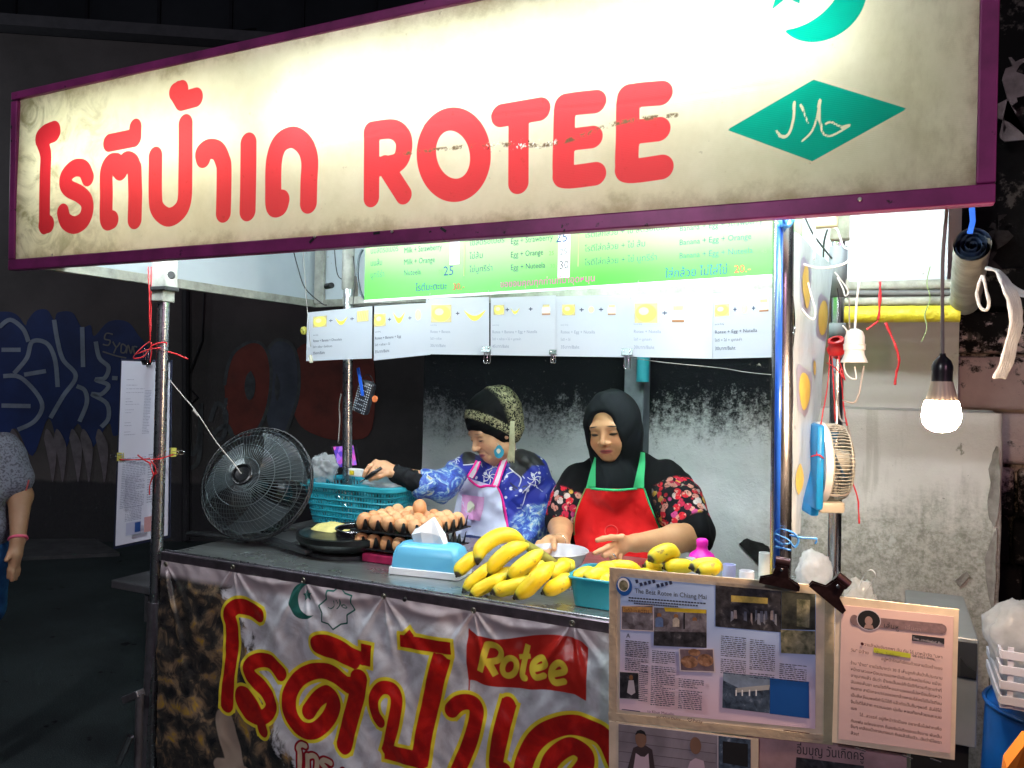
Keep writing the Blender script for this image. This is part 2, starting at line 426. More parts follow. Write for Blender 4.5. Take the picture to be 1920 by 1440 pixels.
graf_line(mb, k4([(1480, 600), (1530, 550), (1605, 575), (1645, 680), (1645, 850), (1600, 1000), (1560, 1100)]), .03)
graf_fill(mb, k4([(1385, 720), (1410, 780), (1400, 860), (1370, 880), (1350, 820), (1360, 750)]), PALE)
graf_fill(mb, k4([(1525, 730), (1545, 800), (1530, 890), (1515, 820)]), PALE)
for pts in ([(1050, 880), (1040, 1050), (1060, 1180), (1100, 1100), (1110, 900), (1100, 1200), (1040, 1260)], [(1160, 1000), (1200, 900), (1250, 960), (1230, 1090), (1170, 1080), (1250, 1020), (1290, 1100)]):
    graf_line(mb, k4(pts), .04)
mb.build('grey_outline', M('outline_grey', (.13, .14, .15), .7, var=.3), fw)
# slim downpipe and wires on that wall
pp = MB(); pp.tube([onwall(352, 540, .06), onwall(352, 1010, .06)], .035, 8); pp.tube([onwall(300, 500, .03), onwall(385, 540, .03), onwall(380, 640, .03), onwall(350, 720, .03), onwall(372, 745, .03), onwall(350, 765, .03)], .008, 6)
top(pp.build('drainpipe', M('dark_pipe', (.03, .03, .035), .6)), 'dark vertical drainpipe with loose wire on the graffiti wall behind the pole', 'pipe')
# rough edge slab lying at the foot of the wall
# near wall behind the two women ----------------------------------------------------
WY = 3.3
t = NT('mouldy_plaster')
p = t.pos(); xyz = t.sep(p); nb = t.noise(4.5, 8, p, .7); nf = t.noise(26, 8, p, .75); n0 = t.noise(1.2, 4, p)
white = t.ramp(t.noise(3, 6, p), [(.25, (.56, .58, .59)), (.75, (.76, .78, .78))]); wr = t.ramp(t.noise(3, 6, p), [(.25, (.62, .57, .53)), (.75, (.80, .75, .70))]); white = t.mix(t.smooth(xyz[0], -.5, -.2), white, wr)
nh0 = t.noise(85, 4, p, .8); sk_ = t.noise(2.6, 5, t.scale(p, (6, 6, .7)), .6); nb = t.math('MULTIPLY_ADD', sk_, .55, t.math('MULTIPLY', nb, .45)); h = t.math('ADD', xyz[2], t.math('ADD', t.math('MULTIPLY', t.math('SUBTRACT', nb, .5), .38), t.math('ADD', t.math('MULTIPLY', t.math('SUBTRACT', nf, .5), .32), t.math('MULTIPLY', t.math('SUBTRACT', nh0, .5), .30))))
left = t.smooth(xyz[0], -.22, -.34)
slope = t.math('MULTIPLY_ADD', xyz[0], .03, 0.)
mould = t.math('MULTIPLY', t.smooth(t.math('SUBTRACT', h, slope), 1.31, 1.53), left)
mould_shade = t.math('MULTIPLY', t.smooth(t.math('SUBTRACT', xyz[2], slope), 1.0, 1.5), t.math('MULTIPLY_ADD', t.smooth(xyz[0], -1.0, -1.6), .7, .25))  # purple-grey fringe under the mould, deepened at the left to paint in shade
c = t.mix(t.math('MULTIPLY', mould_shade, .85), white, t.mix(t.smooth(xyz[0], -1.0, -1.7), (.20, .18, .205), (.11, .10, .118))); c = t.mix(mould, c, (.006, .007, .009))
c = t.mix(t.math('MULTIPLY', t.math('MULTIPLY', mould, left), t.smooth(nf, .58, .72)), c, (.045, .038, .042))
# damp grey-green patch low on the right block, with bare rendering and cracks
right = t.smooth(xyz[0], -.6, -.25)
damp = t.math('MULTIPLY', right, t.smooth(t.math('ADD', xyz[2], t.math('MULTIPLY', t.math('SUBTRACT', nb, .5), .7)), 1.2, .98))
nh = t.noise(70, 6, p, .7); c = t.mix(t.math('MULTIPLY', damp, .5), c, (.33, .31, .26)); c = t.mix(t.math('MULTIPLY', t.math('MULTIPLY', damp, t.smooth(t.math('MULTIPLY_ADD', nh, .5, t.math('MULTIPLY', nf, .5)), .38, .64)), .75), c, (.15, .15, .11))
st = t.smooth(t.noise(9, 6, p), .62, .66); c = t.mix(t.math('MULTIPLY', t.math('MULTIPLY', st, damp), .7), c, (.5, .49, .45))
spk = t.smooth(t.noise(55, 3, p), .70, .76); c = t.mix(t.math('MULTIPLY', spk, .6), c, (.12, .11, .1)); c = t.mix(t.math('MULTIPLY', t.math('MULTIPLY', t.smooth(sk_, .55, .68), right), .35), c, (.30, .27, .22)); c = t.mix(t.smooth(t.noise(3.1, 8, p, .62, dist=.6), .655, .665), c, t.mix(nf, (.22, .20, .17), (.42, .39, .34)))
t.base(c); t.set(Roughness=.9); t.bump(t.math('ADD', nf, t.math('MULTIPLY', mould, .6)), .6, .008); t.set(Specular_IOR_Level=.12); PLAST = t.m
nw = thing('plaster_wall', 'white plastered wall with black mould along its top, behind the two women', 'wall')
def wob(a): return lambda p, u, v: p + V((0, a*(mnoise.noise(p*6)+.5*mnoise.noise(p*20)), 0))
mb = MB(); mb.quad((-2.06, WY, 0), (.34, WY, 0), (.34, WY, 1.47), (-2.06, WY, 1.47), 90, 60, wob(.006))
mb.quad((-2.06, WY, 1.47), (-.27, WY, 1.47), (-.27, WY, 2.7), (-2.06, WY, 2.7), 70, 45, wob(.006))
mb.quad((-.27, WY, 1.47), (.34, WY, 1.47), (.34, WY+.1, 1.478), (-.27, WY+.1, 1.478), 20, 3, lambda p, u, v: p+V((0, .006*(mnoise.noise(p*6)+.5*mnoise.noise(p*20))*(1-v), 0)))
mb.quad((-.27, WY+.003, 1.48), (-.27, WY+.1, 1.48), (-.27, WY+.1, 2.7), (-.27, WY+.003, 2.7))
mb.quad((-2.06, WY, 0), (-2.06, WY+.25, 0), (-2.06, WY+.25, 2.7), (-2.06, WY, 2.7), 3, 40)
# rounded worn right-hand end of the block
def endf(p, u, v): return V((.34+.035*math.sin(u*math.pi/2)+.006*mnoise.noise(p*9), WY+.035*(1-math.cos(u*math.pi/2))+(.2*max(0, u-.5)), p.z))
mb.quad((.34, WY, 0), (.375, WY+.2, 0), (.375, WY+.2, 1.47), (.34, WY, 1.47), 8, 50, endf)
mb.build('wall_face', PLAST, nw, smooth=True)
# flaked-off plaster at the right end: shallow chips with real depth
t = NT('bare_render'); p = t.pos(); t.base(t.ramp(t.noise(25, 6, p), [(.3, (.18, .16, .145)), (.7, (.34, .31, .28))])); t.set(Roughness=.95); t.bump(t.noise(60, 5, p), .7, .006); t.set(Specular_IOR_Level=.12); BARE = t.m
for nm, pts in (('flaked_patch', [(1862, 850), (1872, 838), (1876, 900), (1872, 960), (1866, 985), (1856, 975), (1852, 940), (1858, 905), (1854, 880)]),
            ('flaked_patch', [(1870, 990), (1868, 1040), (1866, 1100), (1862, 1150), (1850, 1095), (1846, 1050), (1856, 1020)]),
            ('flaked_patch', [(1790, 1090), (1812, 1072), (1818, 1080), (1800, 1100)]),
            ('flaked_patch', [(1385, 1020), (1400, 1010), (1425, 1018), (1440, 1025), (1455, 1060), (1440, 1110), (1425, 1060), (1405, 1040)]),
            ('flaked_patch', [(1784, 1135), (1800, 1120), (1808, 1150), (1796, 1168)])):
    P = [at(x, y, WY-.012) for x, y in pts]; cc = sum(P, V())/len(P); P2 = []
    for i in range(len(P)):
        a, b = P[i], P[(i+1) % len(P)]
        P2 += [a, a*.66+b*.34+(cc-a)*random.uniform(-.08, .08), a*.33+b*.67+(cc-a)*random.uniform(-.1, .1)]
    m2 = MB(); n = len(P2)
    m2.add(P2 + [q+V((0, .02, 0)) for q in P2] + [cc+V((0, .004, 0))], [(i, (i+1) % n, 2*n) for i in range(n)]+[(i, i+n, (i+1) % n+n, (i+1) % n) for i in range(n)])
    m2.build(nm, BARE if pts[0][0] != 1385 else M('black_mould', (.02, .02, .02), .9, var=.5, scale=40), nw)
# upper recessed wall to the right
uw = thing('recessed_upper_wall', 'smooth cream upper wall set back above the damp white block', 'wall')
t = NT('cream_paint'); p = t.pos(); c = t.ramp(t.noise(2.5, 6, p), [(.25, (.44, .41, .38)), (.75, (.58, .55, .51))]); c = t.mix(t.smooth(t.noise(20, 6, p), .62, .75), c, (.3, .27, .24)); t.base(c); t.set(Roughness=.8); t.bump(t.noise(40, 4, p), .2, .004); t.set(Specular_IOR_Level=.12); CREAM = t.m
mb = MB(); mb.box((-.02, WY+.2, 2.14), (.5, .2, 1.325)); mb.build('wall_face', CREAM, uw)
xr = at(1805, 700, WY+.1).x
uw.children[0].scale = (1, 1, 1)
# concrete post behind the hijab woman and bit of teal pipe
mb = MB(); mb.box(at(1192, 800, WY-.06)*V((1, 1, 0)).length*0 + V((at(1192, 800, WY-.06).x, WY-.05, 1.35)), (.085, .1, 2.7), bev=.006)
top(mb.build('concrete_post', M('grey_concrete', (.13, .15, .17), .85, var=.4, scale=9, bump=.4)), 'slim grey concrete post standing against the wall behind the woman in black headscarf', 'post')
mb = MB(); a = at(1207, 676, WY-.14); b = at(1205, 716, WY-.14); mb.tube([a+V((0, 0, .5)), b], .026, 16)
top(mb.build('teal_pipe', M('teal_plastic_pipe', (.02, .26, .32), .4)), 'short end of teal plastic pipe hanging above the black headscarf', 'pipe')
# stone block wall at the far right -------------------------------------------------
t = NT('mouldy_stone'); p = t.pos(); nf = t.noise(18, 8, p, .75); z_ = t.sep(p)[2]
c = t.ramp(t.noise(5, 5, p), [(.3, (.62, .49, .46)), (.7, (.82, .69, .65))])
mm = t.math('MAXIMUM', t.smooth(t.math('ADD', z_, t.math('MULTIPLY', t.math('SUBTRACT', nf, .5), .9)), 1.30, 1.12), t.smooth(t.math('ADD', z_, t.math('MULTIPLY', t.math('SUBTRACT', nf, .5), 1.1)), 1.66, 1.78))
c = t.mix(mm, c, (.012, .012, .012)); c = t.mix(t.math('MULTIPLY', mm, t.smooth(t.noise(7, 8, p, .7), .57, .64)), c, (.13, .12, .105)); t.base(c); t.set(Roughness=.95); t.bump(nf, .8, .012); t.set(Specular_IOR_Level=.12); STONE = t.m
sw = thing('stone_block_wall', 'mould-blackened stone block wall at the far right, beyond the white block', 'wall')
mb = MB(); mb.quad((.2, WY+.62, 0), (3.2, WY+.62, 0), (3.2, WY+.62, 4), (.2, WY+.62, 4), 40, 50, wob(.02)); mb.build('mortar_bed', STONE, sw)
zr = 0.02; rows = []
while zr < 1.9: hh = random.choice((.17, .19, .21)); rows.append((zr, hh)); zr += hh+.018
for (z0, hh) in rows:
    x0 = .22+random.uniform(-.1, 0)
    while x0 < 2.3:
        w = random.uniform(.3, .46); m2 = MB(); m2.box((x0+w/2, WY+.58, z0+hh/2), (w, .12, hh), bev=.02)
        for i, vv in enumerate(m2.v): q = V(vv); m2.v[i] = tuple(q+.012*V((mnoise.noise(q*9), mnoise.noise(q*9+V((5, 0, 0))), mnoise.noise(q*9+V((0, 7, 0))))))
        m2.build('stone_block', STONE, sw, smooth=True, angle=50); x0 += w+.016
# peeling pale paper on the dark masonry
def ragged(pts, Y, name, label, mat, amp=.1):
    P = [at(x, y, Y) for x, y in pts]; P2 = []
    for i in range(len(P)):
        a, b = P[i], P[(i+1) % len(P)]; nrm = (b-a).cross(V((0, 1, 0)))
        for k in range(4): P2.append(a.lerp(b, k/4+random.uniform(-.08, .08))+nrm*random.uniform(-.4, .4))
    n = len(P2); m2 = MB(); m2.add(P2+[q+V((0, .01, 0)) for q in P2], [tuple(range(n)), tuple(range(2*n-1, n-1, -1))]+[(i, i+n, (i+1) % n+n, (i+1) % n) for i in range(n)])
    return top(m2.build(name, mat), label, 'plaster')
PEEL = M('peeling_plaster', (.30, .26, .25), .9, var=.4, scale=14, bump=.6)
ragged([(1878, 150), (1890, 112), (1918, 108), (1925, 150), (1915, 185), (1895, 215), (1882, 250), (1874, 268)], WY+.5, 'peeling_plaster', 'ragged pale scrap of peeling plaster beside the top right corner of the lit sign', PEEL)
ragged([(1850, 420), (1880, 405), (1895, 440), (1875, 500), (1862, 520), (1845, 470)], WY+.5, 'peeling_plaster', 'smaller dark ragged plaster scrap just below the right corner of the lit sign', M('dark_peel', (.04, .036, .034), .9, var=.4, scale=14, bump=.6))
# overhead cables top left
cab = MB()
top_c = []
for i, (y0, y1, s) in enumerate([(88, 62, 6), (100, 70, 7), (106, 74, 6), (140, 120, 4), (150, 118, 9), (178, 150, 5), (205, 168, 6), (212, 200, 8)]):
    m2 = MB(); A_ = atd(-300, y0+18, 7.5); B_ = atd(480, y1-8-i*1.5, 9.5)
    m2.tube([A_.lerp(B_, k/14)+V((0, 0, -.012*s*math.sin(math.pi*k/14))) for k in range(15)], .014 if i < 3 else .008, 6)
    top(m2.build('overhead_cable', M('cable_black', (.004, .004, .005), .6, var=0)), ['topmost thick', 'second thick', 'third thick', 'fourth, thin', 'fifth, sagging thin', 'sixth, thin', 'second lowest thin', 'lowest sagging thin'][i]+' black overhead cable above the left end of the sign', 'cable', 'overhead cables top left')
# dim house behind, above the wall, so that the sky is not empty
bw = thing('dark_building', 'unlit dark building rising behind the graffiti wall at the top left', 'building')
mb = MB(); cc = _f*13 - _r*3; R_ = Matrix((_r, _f, V((0, 0, 1)))).transposed(); mb.box((cc.x, cc.y, 6), (26, 4, 12), R_); mb.build('wall', M('night_wall', (.07, .078, .09), .9, var=.35, scale=.5), bw)
mb = MB()
for i in range(26): q = cc-_f*2.02-_r*(12-i*1.0); mb.box((q.x, q.y, 7.5), (.04, .06, 7), R_)
mb.build('cladding_ribs', M('night_rib', (.045, .046, .055), .8), bw)
# ------------------------------------------------------------------ the stall frame
STEEL = M('brushed_steel', (.52, .53, .55), .28, 1., var=.2, scale=30)
CHROME = M('chrome', (.62, .62, .65), .16, 1., var=.15, scale=20)
DULL = M('dull_steel', (.20, .19, .21), .42, .8, var=.3, scale=20)
CYF, CYB, ZC = 1.8, 2.53, at(700, 1098, 1.8).z
XL = at(305, 900, 1.8).x; XR = at(1466, 700, 1.8).x; XBL = at(650, 800, CYB).x; XBR = at(1567, 900, CYB).x
stall = thing('food_stall', 'steel-framed street food stall with long stainless counter and white lit roof', 'food stall')
def pole(px0, py0, px1, py1, Y, r, nm='pole', mat=STEEL, z0=0., z1=2.3):
    a, b = at(px0, py0, Y), at(px1, py1, Y); d = (b-a)/(b.z-a.z)
    mb = MB(); mb.tube([a+d*(z0-a.z), a+d*(z1-a.z)], r, 20); return mb.build(nm, mat, stall, smooth=True, angle=40), a+d*(ZC-a.z)
p1_, _ = pole(306, 600, 294, 1050, 1.8, .019)
t = NT('scratched_pole'); p = t.scale(t.obj(), (40, 40, 3)); c = t.ramp(t.noise(3, 6, p), [(.3, (.42, .42, .45)), (.7, (.72, .72, .75))]); t.base(c); t.set(Metallic=1., Roughness=t.math('MULTIPLY_ADD', t.noise(2, 5, p), .3, .1)); SCR = t.m
pole(1468, 500, 1464, 1000, 1.8, .0225, mat=SCR)
pole(652, 700, 650, 1050, CYB, .019)
pole(1571, 560, 1565, 1000, CYB, .019, mat=SCR)
# sleeve and leg under the left pole, sleeve fittings at the roof
mb = MB(); a = at(292, 1128, 1.8); b = at(276, 1440, 1.8); d = (b-a); mb.tube([a, a+d*2.2], .0235, 18); mb.build('leg', DULL, stall, smooth=True, angle=40)
for (x, y) in ((1464, 1200),): mb = MB(); a = at(x, y, 1.8); mb.tube([a, V((a.x-.02, a.y, 0))], .024, 16); mb.build('leg', DULL, stall, smooth=True)
for (x, y) in ((650, 1080), (1565, 1100)): mb = MB(); a = at(x, y, CYB); mb.tube([a, V((a.x, a.y, 0))], .02, 12); mb.build('leg', DULL, stall, smooth=True)
GREYB = M('weathered_bracket', (.40, .40, .36), .7, var=.35, scale=25)
mb = MB(); a = at(309, 515, 1.8); mb.box(a+V((0, 0, 0)), (.062, .05, .095), bev=.004); a2 = at(306, 552, 1.8); mb.box(a2, (.052, .048, .05), bev=.004)
mb.build('pole_bracket', GREYB, stall)
mb = MB(); a3 = at(309, 542, 1.8); mb.box(a3, (.066, .056, .014), bev=.003); a4 = at(322, 517, 1.77); mb.tube([a4, a4+V((.02, -.02, 0))], .011, 10); mb.build('bracket_bolt', M('black_rubber', (.02, .02, .022), .6), stall)
mb = MB(); a = at(653, 500, CYB); mb.tube([a+V((0, 0, .12)), a, a+V((0, 0, -.09))], .024, 14); mb.build('pole_bracket', GREYB, stall, smooth=True)
mb = MB(); a = at(1571, 520, CYB); mb.tube([a+V((0, 0, -.06)), a+V((0, 0, .09))], .026, 14); mb.build('pole_sleeve', M('grey_tape', (.10, .11, .12), .6), stall, smooth=True)
mb = MB(); a = at(1570, 622, CYB); mb.tube([a+V((0, 0, -.025)), a+V((0, 0, .025))], .024, 14); mb.build('tape_band', MATS['grey_tape'], stall, smooth=True)
# rusty tape stripe down both chrome poles (blue plastic strip in the photo)
# counter: stainless sheet with a turned-down front edge, inner lip and body
XcL, XcR = XL+.012, XR+.03
mb = MB(); mb.box(((XcL+XcR)/2, (CYF+CYB)/2+.01, ZC-.012), (XcR-XcL, CYB-CYF-.02, .022), bev=.003)
t = NT('counter_steel'); p = t.scale(t.obj(), (2, 30, 2)); t.base(t.ramp(t.noise(4, 6, p), [(.3, (.30, .33, .33)), (.7, (.48, .52, .52))])); t.set(Metallic=.85, Roughness=t.math('MULTIPLY_ADD', t.noise(6, 6), .35, .12)); t.bump(t.noise(5, 3), .08, .01); CSTEEL = t.m
mb.build('counter_top', CSTEEL, stall)
mb = MB(); mb.box(((XcL+XcR)/2, CYF-.006, ZC-.010), (XcR-XcL, .014, .034), bev=.004); mb.build('front_rail', M('edge_steel', (.26, .22, .26), .3, .9, var=.3, scale=30), stall)
mb = MB(); mb.box(((XcL+XcR)/2, CYF+.004, ZC+.0075), (XcR-XcL, .006, .006), bev=.002); mb.build('raised_lip', STEEL, stall)
BODY = M('cart_body', (.12, .11, .12), .5, .5, var=.3)
mb = MB(); mb.box(((XcL+XcR)/2, CYF+.012, (ZC-.03+.35)/2), (XcR-XcL-.02, .015, ZC-.03-.35)); mb.box(((XcL+XcR)/2, CYB-.02, (ZC-.03+.35)/2), (XcR-XcL-.02, .015, ZC-.03-.35)); mb.build('body_panel', BODY, stall)
mb = MB(); mb.box((XcR-.02, (CYF+CYB)/2, (ZC-.03+.35)/2), (.015, CYB-CYF-.05, ZC-.03-.35)); mb.build('side_panel', BODY, stall)
mb = MB(); mb.box(((XcL+XcR)/2, (CYF+CYB)/2, .36), (XcR-XcL-.02, CYB-CYF, .02)); mb.build('bottom_shelf', BODY, stall)
# roof: white sheet ceiling in a weathered rim
RX0, RX1, RY0, RY1, ZR = -2.44, .175, 1.57, 2.93, 1.875
t = NT('white_ceiling'); p = t.pos(); c = t.ramp(t.noise(2.2, 5, p), [(.3, (.48, .54, .59)), (.7, (.60, .66, .70))]); c = t.mix(t.smooth(t.noise(30, 4, p), .68, .74), c, (.35, .33, .3)); t.base(c); t.set(Roughness=.6); CEIL = t.m
mb = MB(); mb.box(((RX0+RX1)/2, (RY0+RY1)/2, 2.37), (RX1-RX0, RY1-RY0, .012)); mb.build('roof_sheet', CEIL, stall)
for c_, s_ in (((RX0+.012, (RY0+RY1)/2, 2.135), (.006, RY1-RY0-.01, .455)), (((RX0+RX1)/2, RY1-.012, 2.135), (RX1-RX0-.03, .006, .455))):
    mb = MB(); mb.box(c_, s_); mb.build('inner_panel', CEIL, stall)
RIM = M('weathered_rim', (.36, .36, .31), .75, var=.4, scale=20, bump=.2)
for nm, c, s in (('roof_rim', (RX0+.011, (RY0+RY1)/2, ZR+.017), (.03, RY1-RY0, .034)),                  ('roof_rim', ((RX0+RX1)/2, RY1-.015, ZR+.017), (RX1-RX0-.07, .034, .034))):
    mb = MB(); mb.box(c, s, bev=.002); mb.build(nm, RIM, stall)
for x in (-1.55, -.75): mb = MB(); mb.box((x, (RY0+RY1)/2+.02, 2.34), (.03, RY1-RY0-.08, .03), bev=.002); mb.build('roof_batten', RIM, stall)
# inner fascia panel and upright seen left of the rear pole
mb = MB(); a = at(600, 520, 2.9); mb.box((a.x, 2.9, 2.11), (.05, .02, .44), bev=.002); mb.build('roof_post', GREYB, stall)
mb = MB(); mb.box((-1.93, 2.56, 1.79), (.012, .03, .33)); mb.build('hanger_strip', M('hanger_wood', (.25, .22, .2), .8), stall)
mb = MB(); mb.box(((XBL+XBR)/2, CYB, 1.855), (XBR-XBL+.05, .025, .03), bev=.003); mb.build('rear_crossbar', GREYB, stall)
# assumed fluorescent tubes under the roof, out of sight, added to light the interior
TUBE = M('tube_glow', (1, 1, 1), .4, var=0, emit=(.86, .96, 1.0), es=108.0)
CAPM = M('tube_cap', (.6, .6, .6), .4, .6)
def tube_lamp(x0, x1, y, z, label, parent=None, mat=TUBE):
    t_ = thing('assumed_fluorescent_lamp', label, 'lamp', (0, 0, 0)) if parent is None else parent
    mb = MB(); mb.tube([(x0, y, z), (x1, y, z)], .013, 12); mb.build('tube' if parent is None else 'fluorescent_tube', mat, t_, smooth=True, angle=40)
    if parent is None:
        mb = MB(); mb.box(((x0+x1)/2, y, z+.033), (x1-x0+.03, .04, .03), bev=.003); mb.box((x0-.01, y, z+.01), (.018, .03, .045)); mb.box((x1+.01, y, z+.01), (.018, .03, .045)); mb.build('fitting', M('white_fitting', (.75, .75, .72), .5), t_)
    return t_
tube_lamp(-.85, .05, 1.71, 2.06, 'unseen white fluorescent tube lamp assumed under the right half of the roof just behind the sign')
tube_lamp(-2.2, -1.3, 1.71, 2.06, 'unseen white fluorescent tube lamp assumed under the roof just behind the sign')
tube_lamp(-1.05, .05, 2.36, 2.16, 'unseen white fluorescent tube lamp assumed under the roof behind the green menu board')

# ------------------------------------------------------------------ the lit sign
SY = 1.55
def sg(px, py): p = at(px, py, SY); return (p.x, p.z)
sx0, sx1 = at(27, 300, SY).x, at(1869, 200, SY).x
zb0 = at(30, 507, SY).z; zb1 = at(1845, 385, SY).z; zt = at(30, 176, SY).z
zb, ztp = (zb0+zb1)/2, zt
sign = thing('lightbox_sign', 'long glowing cream lightbox sign in a purple frame with big red Thai letters and ROTEE', 'sign', ((sx0+sx1)/2, SY, zb))
print('sign', sx0, sx1, zb0, zb1, zt)
PUR = None
t = NT('purple_frame'); p = t.obj(); n_ = t.noise(9, 6); c = t.ramp(n_, [(.3, (.17, .025, .11)), (.7, (.36, .045, .22))])
c = t.mix(t.smooth(t.noise(28, 4), .64, .7), c, (.03, .012, .02)); t.base(c); t.set(Roughness=.36, Metallic=.2); PUR = t.m
FB = .033
mb = MB(); mb.box(((sx0+sx1)/2, SY+.0, ztp-.012), (sx1-sx0, .03, .024), bev=.003); mb.build('frame_bar', PUR, sign)
mb = MB(); mb.box(((sx0+sx1)/2, SY+.0, zb+.0165), (sx1-sx0, .03, .033), bev=.003); mb.build('frame_bar', PUR, sign)
zm = (zb+.033+ztp-.028)/2; hm = (ztp-.028)-(zb+.033)
mb = MB(); mb.box((sx0+.015, SY, zm), (.03, .03, hm-.001), bev=.003); mb.build('frame_bar', PUR, sign)
mb = MB(); mb.box((sx1-.0145, SY, zm), (.029, .03, hm-.001), bev=.003); mb.build('frame_bar', PUR, sign)
BOXM = M('box_white', (.75, .75, .72), .7, var=.05)
mb = MB(); mb.box(((sx0+sx1)/2, SY+.125, (zb+.031+ztp)/2), (sx1-sx0, .006, ztp-zb-.031)); mb.build('back_sheet', BOXM, sign)
mb = MB(); mb.box(((sx0+sx1)/2, SY+.069, ztp-.005), (sx1-sx0, .104, .006)); mb.build('top_sheet', BOXM, sign)
mb = MB(); mb.box(((sx0+sx1)/2, SY+.069, zb+.03), (sx1-sx0, .104, .006)); mb.build('bottom_sheet', BOXM, sign)
mb = MB(); mb.box((sx0+.003, SY+.069, zm+.008), (.006, .104, hm+.012)); mb.box((sx1-.003, SY+.069, zm+.008), (.006, .104, hm+.012)); mb.build('end_sheet', BOXM, sign)
# translucent face with the print as distance fields
NXs, NZs = 700, 140
gx, gz = np.meshgrid(np.linspace(sx0+.028, sx1-.028, NXs), np.linspace(zb+.031, ztp-.022, NZs)); PP = np.stack([gx, gz], -1)
T1 = lambda L: [sg(x*.36458, y*.36458) for x, y in L]
T2 = lambda L: [sg(650+x*.36458, y*.36458) for x, y in L]
T3 = lambda L: [sg(1300+x*.32292, y*.32292) for x, y in L]
red = np.full(gx.shape, 9., np.float32)
def rs(T, L, r, curve=True, flat=False):
    global red
    pts = T(L); pts = sp2(pts, 6) if curve and len(pts) > 2 else pts
    red = np.minimum(red, sd_stroke(PP, pts, r, flat))
rr = .0255
rs(T1, [(292, 682), (250, 690), (222, 715), (238, 765), (247, 810), (245, 900), (243, 1165)], rr); rs(T1, [(283, 680), (245, 695), (226, 712)], .033); rs(T1, [(243, 1160), (262, 1155)], .0275, False)
rs(T1, [(462, 915), (440, 872), (395, 868), (355, 905), (348, 945), (370, 975), (420, 1000), (455, 1035), (460, 1085), (440, 1135), (395, 1160), (352, 1140), (337, 1095)], .0265)
rs(T1, [(585, 1132), (557, 1130), (557, 1000), (557, 890), (578, 843), (608, 838)], .027); rs(T1, [(600, 840), (628, 885), (655, 830), (690, 840), (703, 890)], .026); rs(T1, [(700, 870), (703, 1000), (700, 1130)], .028, False)
rs(T1, [(572, 738), (700, 712)], .026, False); rs(T1, [(706, 658), (704, 710)], .0245, False)
rs(T1, [(807, 805), (805, 1010), (818, 1080), (868, 1118), (920, 1095), (952, 1035), (958, 900), (963, 640)], .0262)
rs(T1, [(915, 478), (945, 465)], .0255, False); rs(T1, [(925, 490), (945, 525), (1018, 505)], .0262, False); rs(T1, [(930, 470), (930, 495)], .0262, False)
rs(T1, [(1050, 815), (1048, 790), (1080, 768), (1125, 778), (1150, 830), (1156, 880), (1152, 1095)], .0265)
rs(T1, [(1283, 738), (1276, 1085)], .0275, False)
rs(T1, [(1450, 1030), (1440, 1060), (1412, 1058), (1408, 980), (1413, 830), (1445, 740), (1510, 708), (1568, 745), (1596, 820), (1592, 940), (1590, 1045)], .0268)
rB = .0232
rs(T2, [(133, 1020), (135, 680)], .0225, False); rs(T2, [(135, 678), (240, 668), (292, 705), (302, 765), (280, 830), (225, 852), (135, 862)], .023); rs(T2, [(200, 850), (300, 1005)], .0225, False)
rs(T2, [(557-22*-math.sin(a)+138*math.cos(a), 800+182*math.sin(a)-18*math.cos(a)) for a in [i*math.pi/12 for i in range(25)]], .0262)
rs(T2, [(805, 600), (1000, 568)], .0255, False); rs(T2, [(893, 610), (892, 945)], .0245, False)
rs(T2, [(1285, 530), (1150, 545), (1130, 565), (1126, 700), (1123, 880), (1140, 915), (1285, 900)], .0245); rs(T2, [(1130, 728), (1270, 712)], .0235, False)
rs(T2, [(1620, 487), (1480, 500), (1455, 525), (1452, 700), (1448, 850), (1465, 885), (1625, 866)], .0248); rs(T2, [(1452, 690), (1610, 672)], .0245, False)
o1, R1 = circ3(*T3([(527, 182), (720, 252), (1003, 0)])); o2, R2 = circ3(*T3([(527, 182), (690, 128), (825, 0)]))
teal = np.maximum(np.hypot(gx-o1[0], gz-o1[1])-R1, -(np.hypot(gx-o2[0], gz-o2[1])-R2))
teal = np.minimum(teal, sd_poly(PP, T3([(200, 762), (700, 470), (1243, 637), (693, 943)])))
star = []
for i in range(10):
    a = math.pi/2+i*math.pi/5; r_ = .045 if i % 2 == 0 else .018; c_ = T3([(545, -62)])[0]; star.append((c_[0]+r_*math.cos(a), c_[1]+r_*math.sin(a)))
teal = np.minimum(teal, sd_poly(PP, star))
wh = np.full(gx.shape, 9., np.float32)
for L, r in (([(590, 600), (585, 690), (562, 775), (525, 805), (485, 768)], .0024), ([(628, 618), (642, 655), (668, 722)], .0017), ([(626, 618), (640, 645)], .0026), ([(735, 588), (722, 680), (690, 770), (635, 826)], .0019),
             ([(735, 585), (737, 700), (755, 780), (795, 796), (850, 772), (908, 733), (858, 742), (800, 715), (768, 728)], .0020), ([(731, 625), (737, 592)], .0030), ([(872, 744), (905, 735)], .0028), ([(589, 605), (587, 640)], .0028), ([(505, 798), (540, 801)], .0028)):
    wh = np.minimum(wh, sd_stroke(PP, sp2(T3(L), 6), r))
t = NT('sign_face'); p = t.obj()
dr = t.attr('d_red'); dt = t.attr('d_teal'); dw = t.attr('d_white'); de = t.attr('edge')
X_, _, Z_ = t.sep(t.pos())
dirt = t.noise(5, 8, t.pos(), .7); fine = t.noise(45, 6, t.pos(), .7); streak = t.noise(3, 6, t.scale(t.pos(), (8, 1, .8)), .6)
c = t.ramp(dirt, [(.3, (.70, .68, .47)), (.62, (.84, .82, .63))])
ed = t.math('ADD', de, t.math('MULTIPLY', t.math('SUBTRACT', dirt, .5), .22))
c = t.mix(t.math('MULTIPLY', t.smooth(ed, .035, -.03), .6), c, (.24, .19, .07))
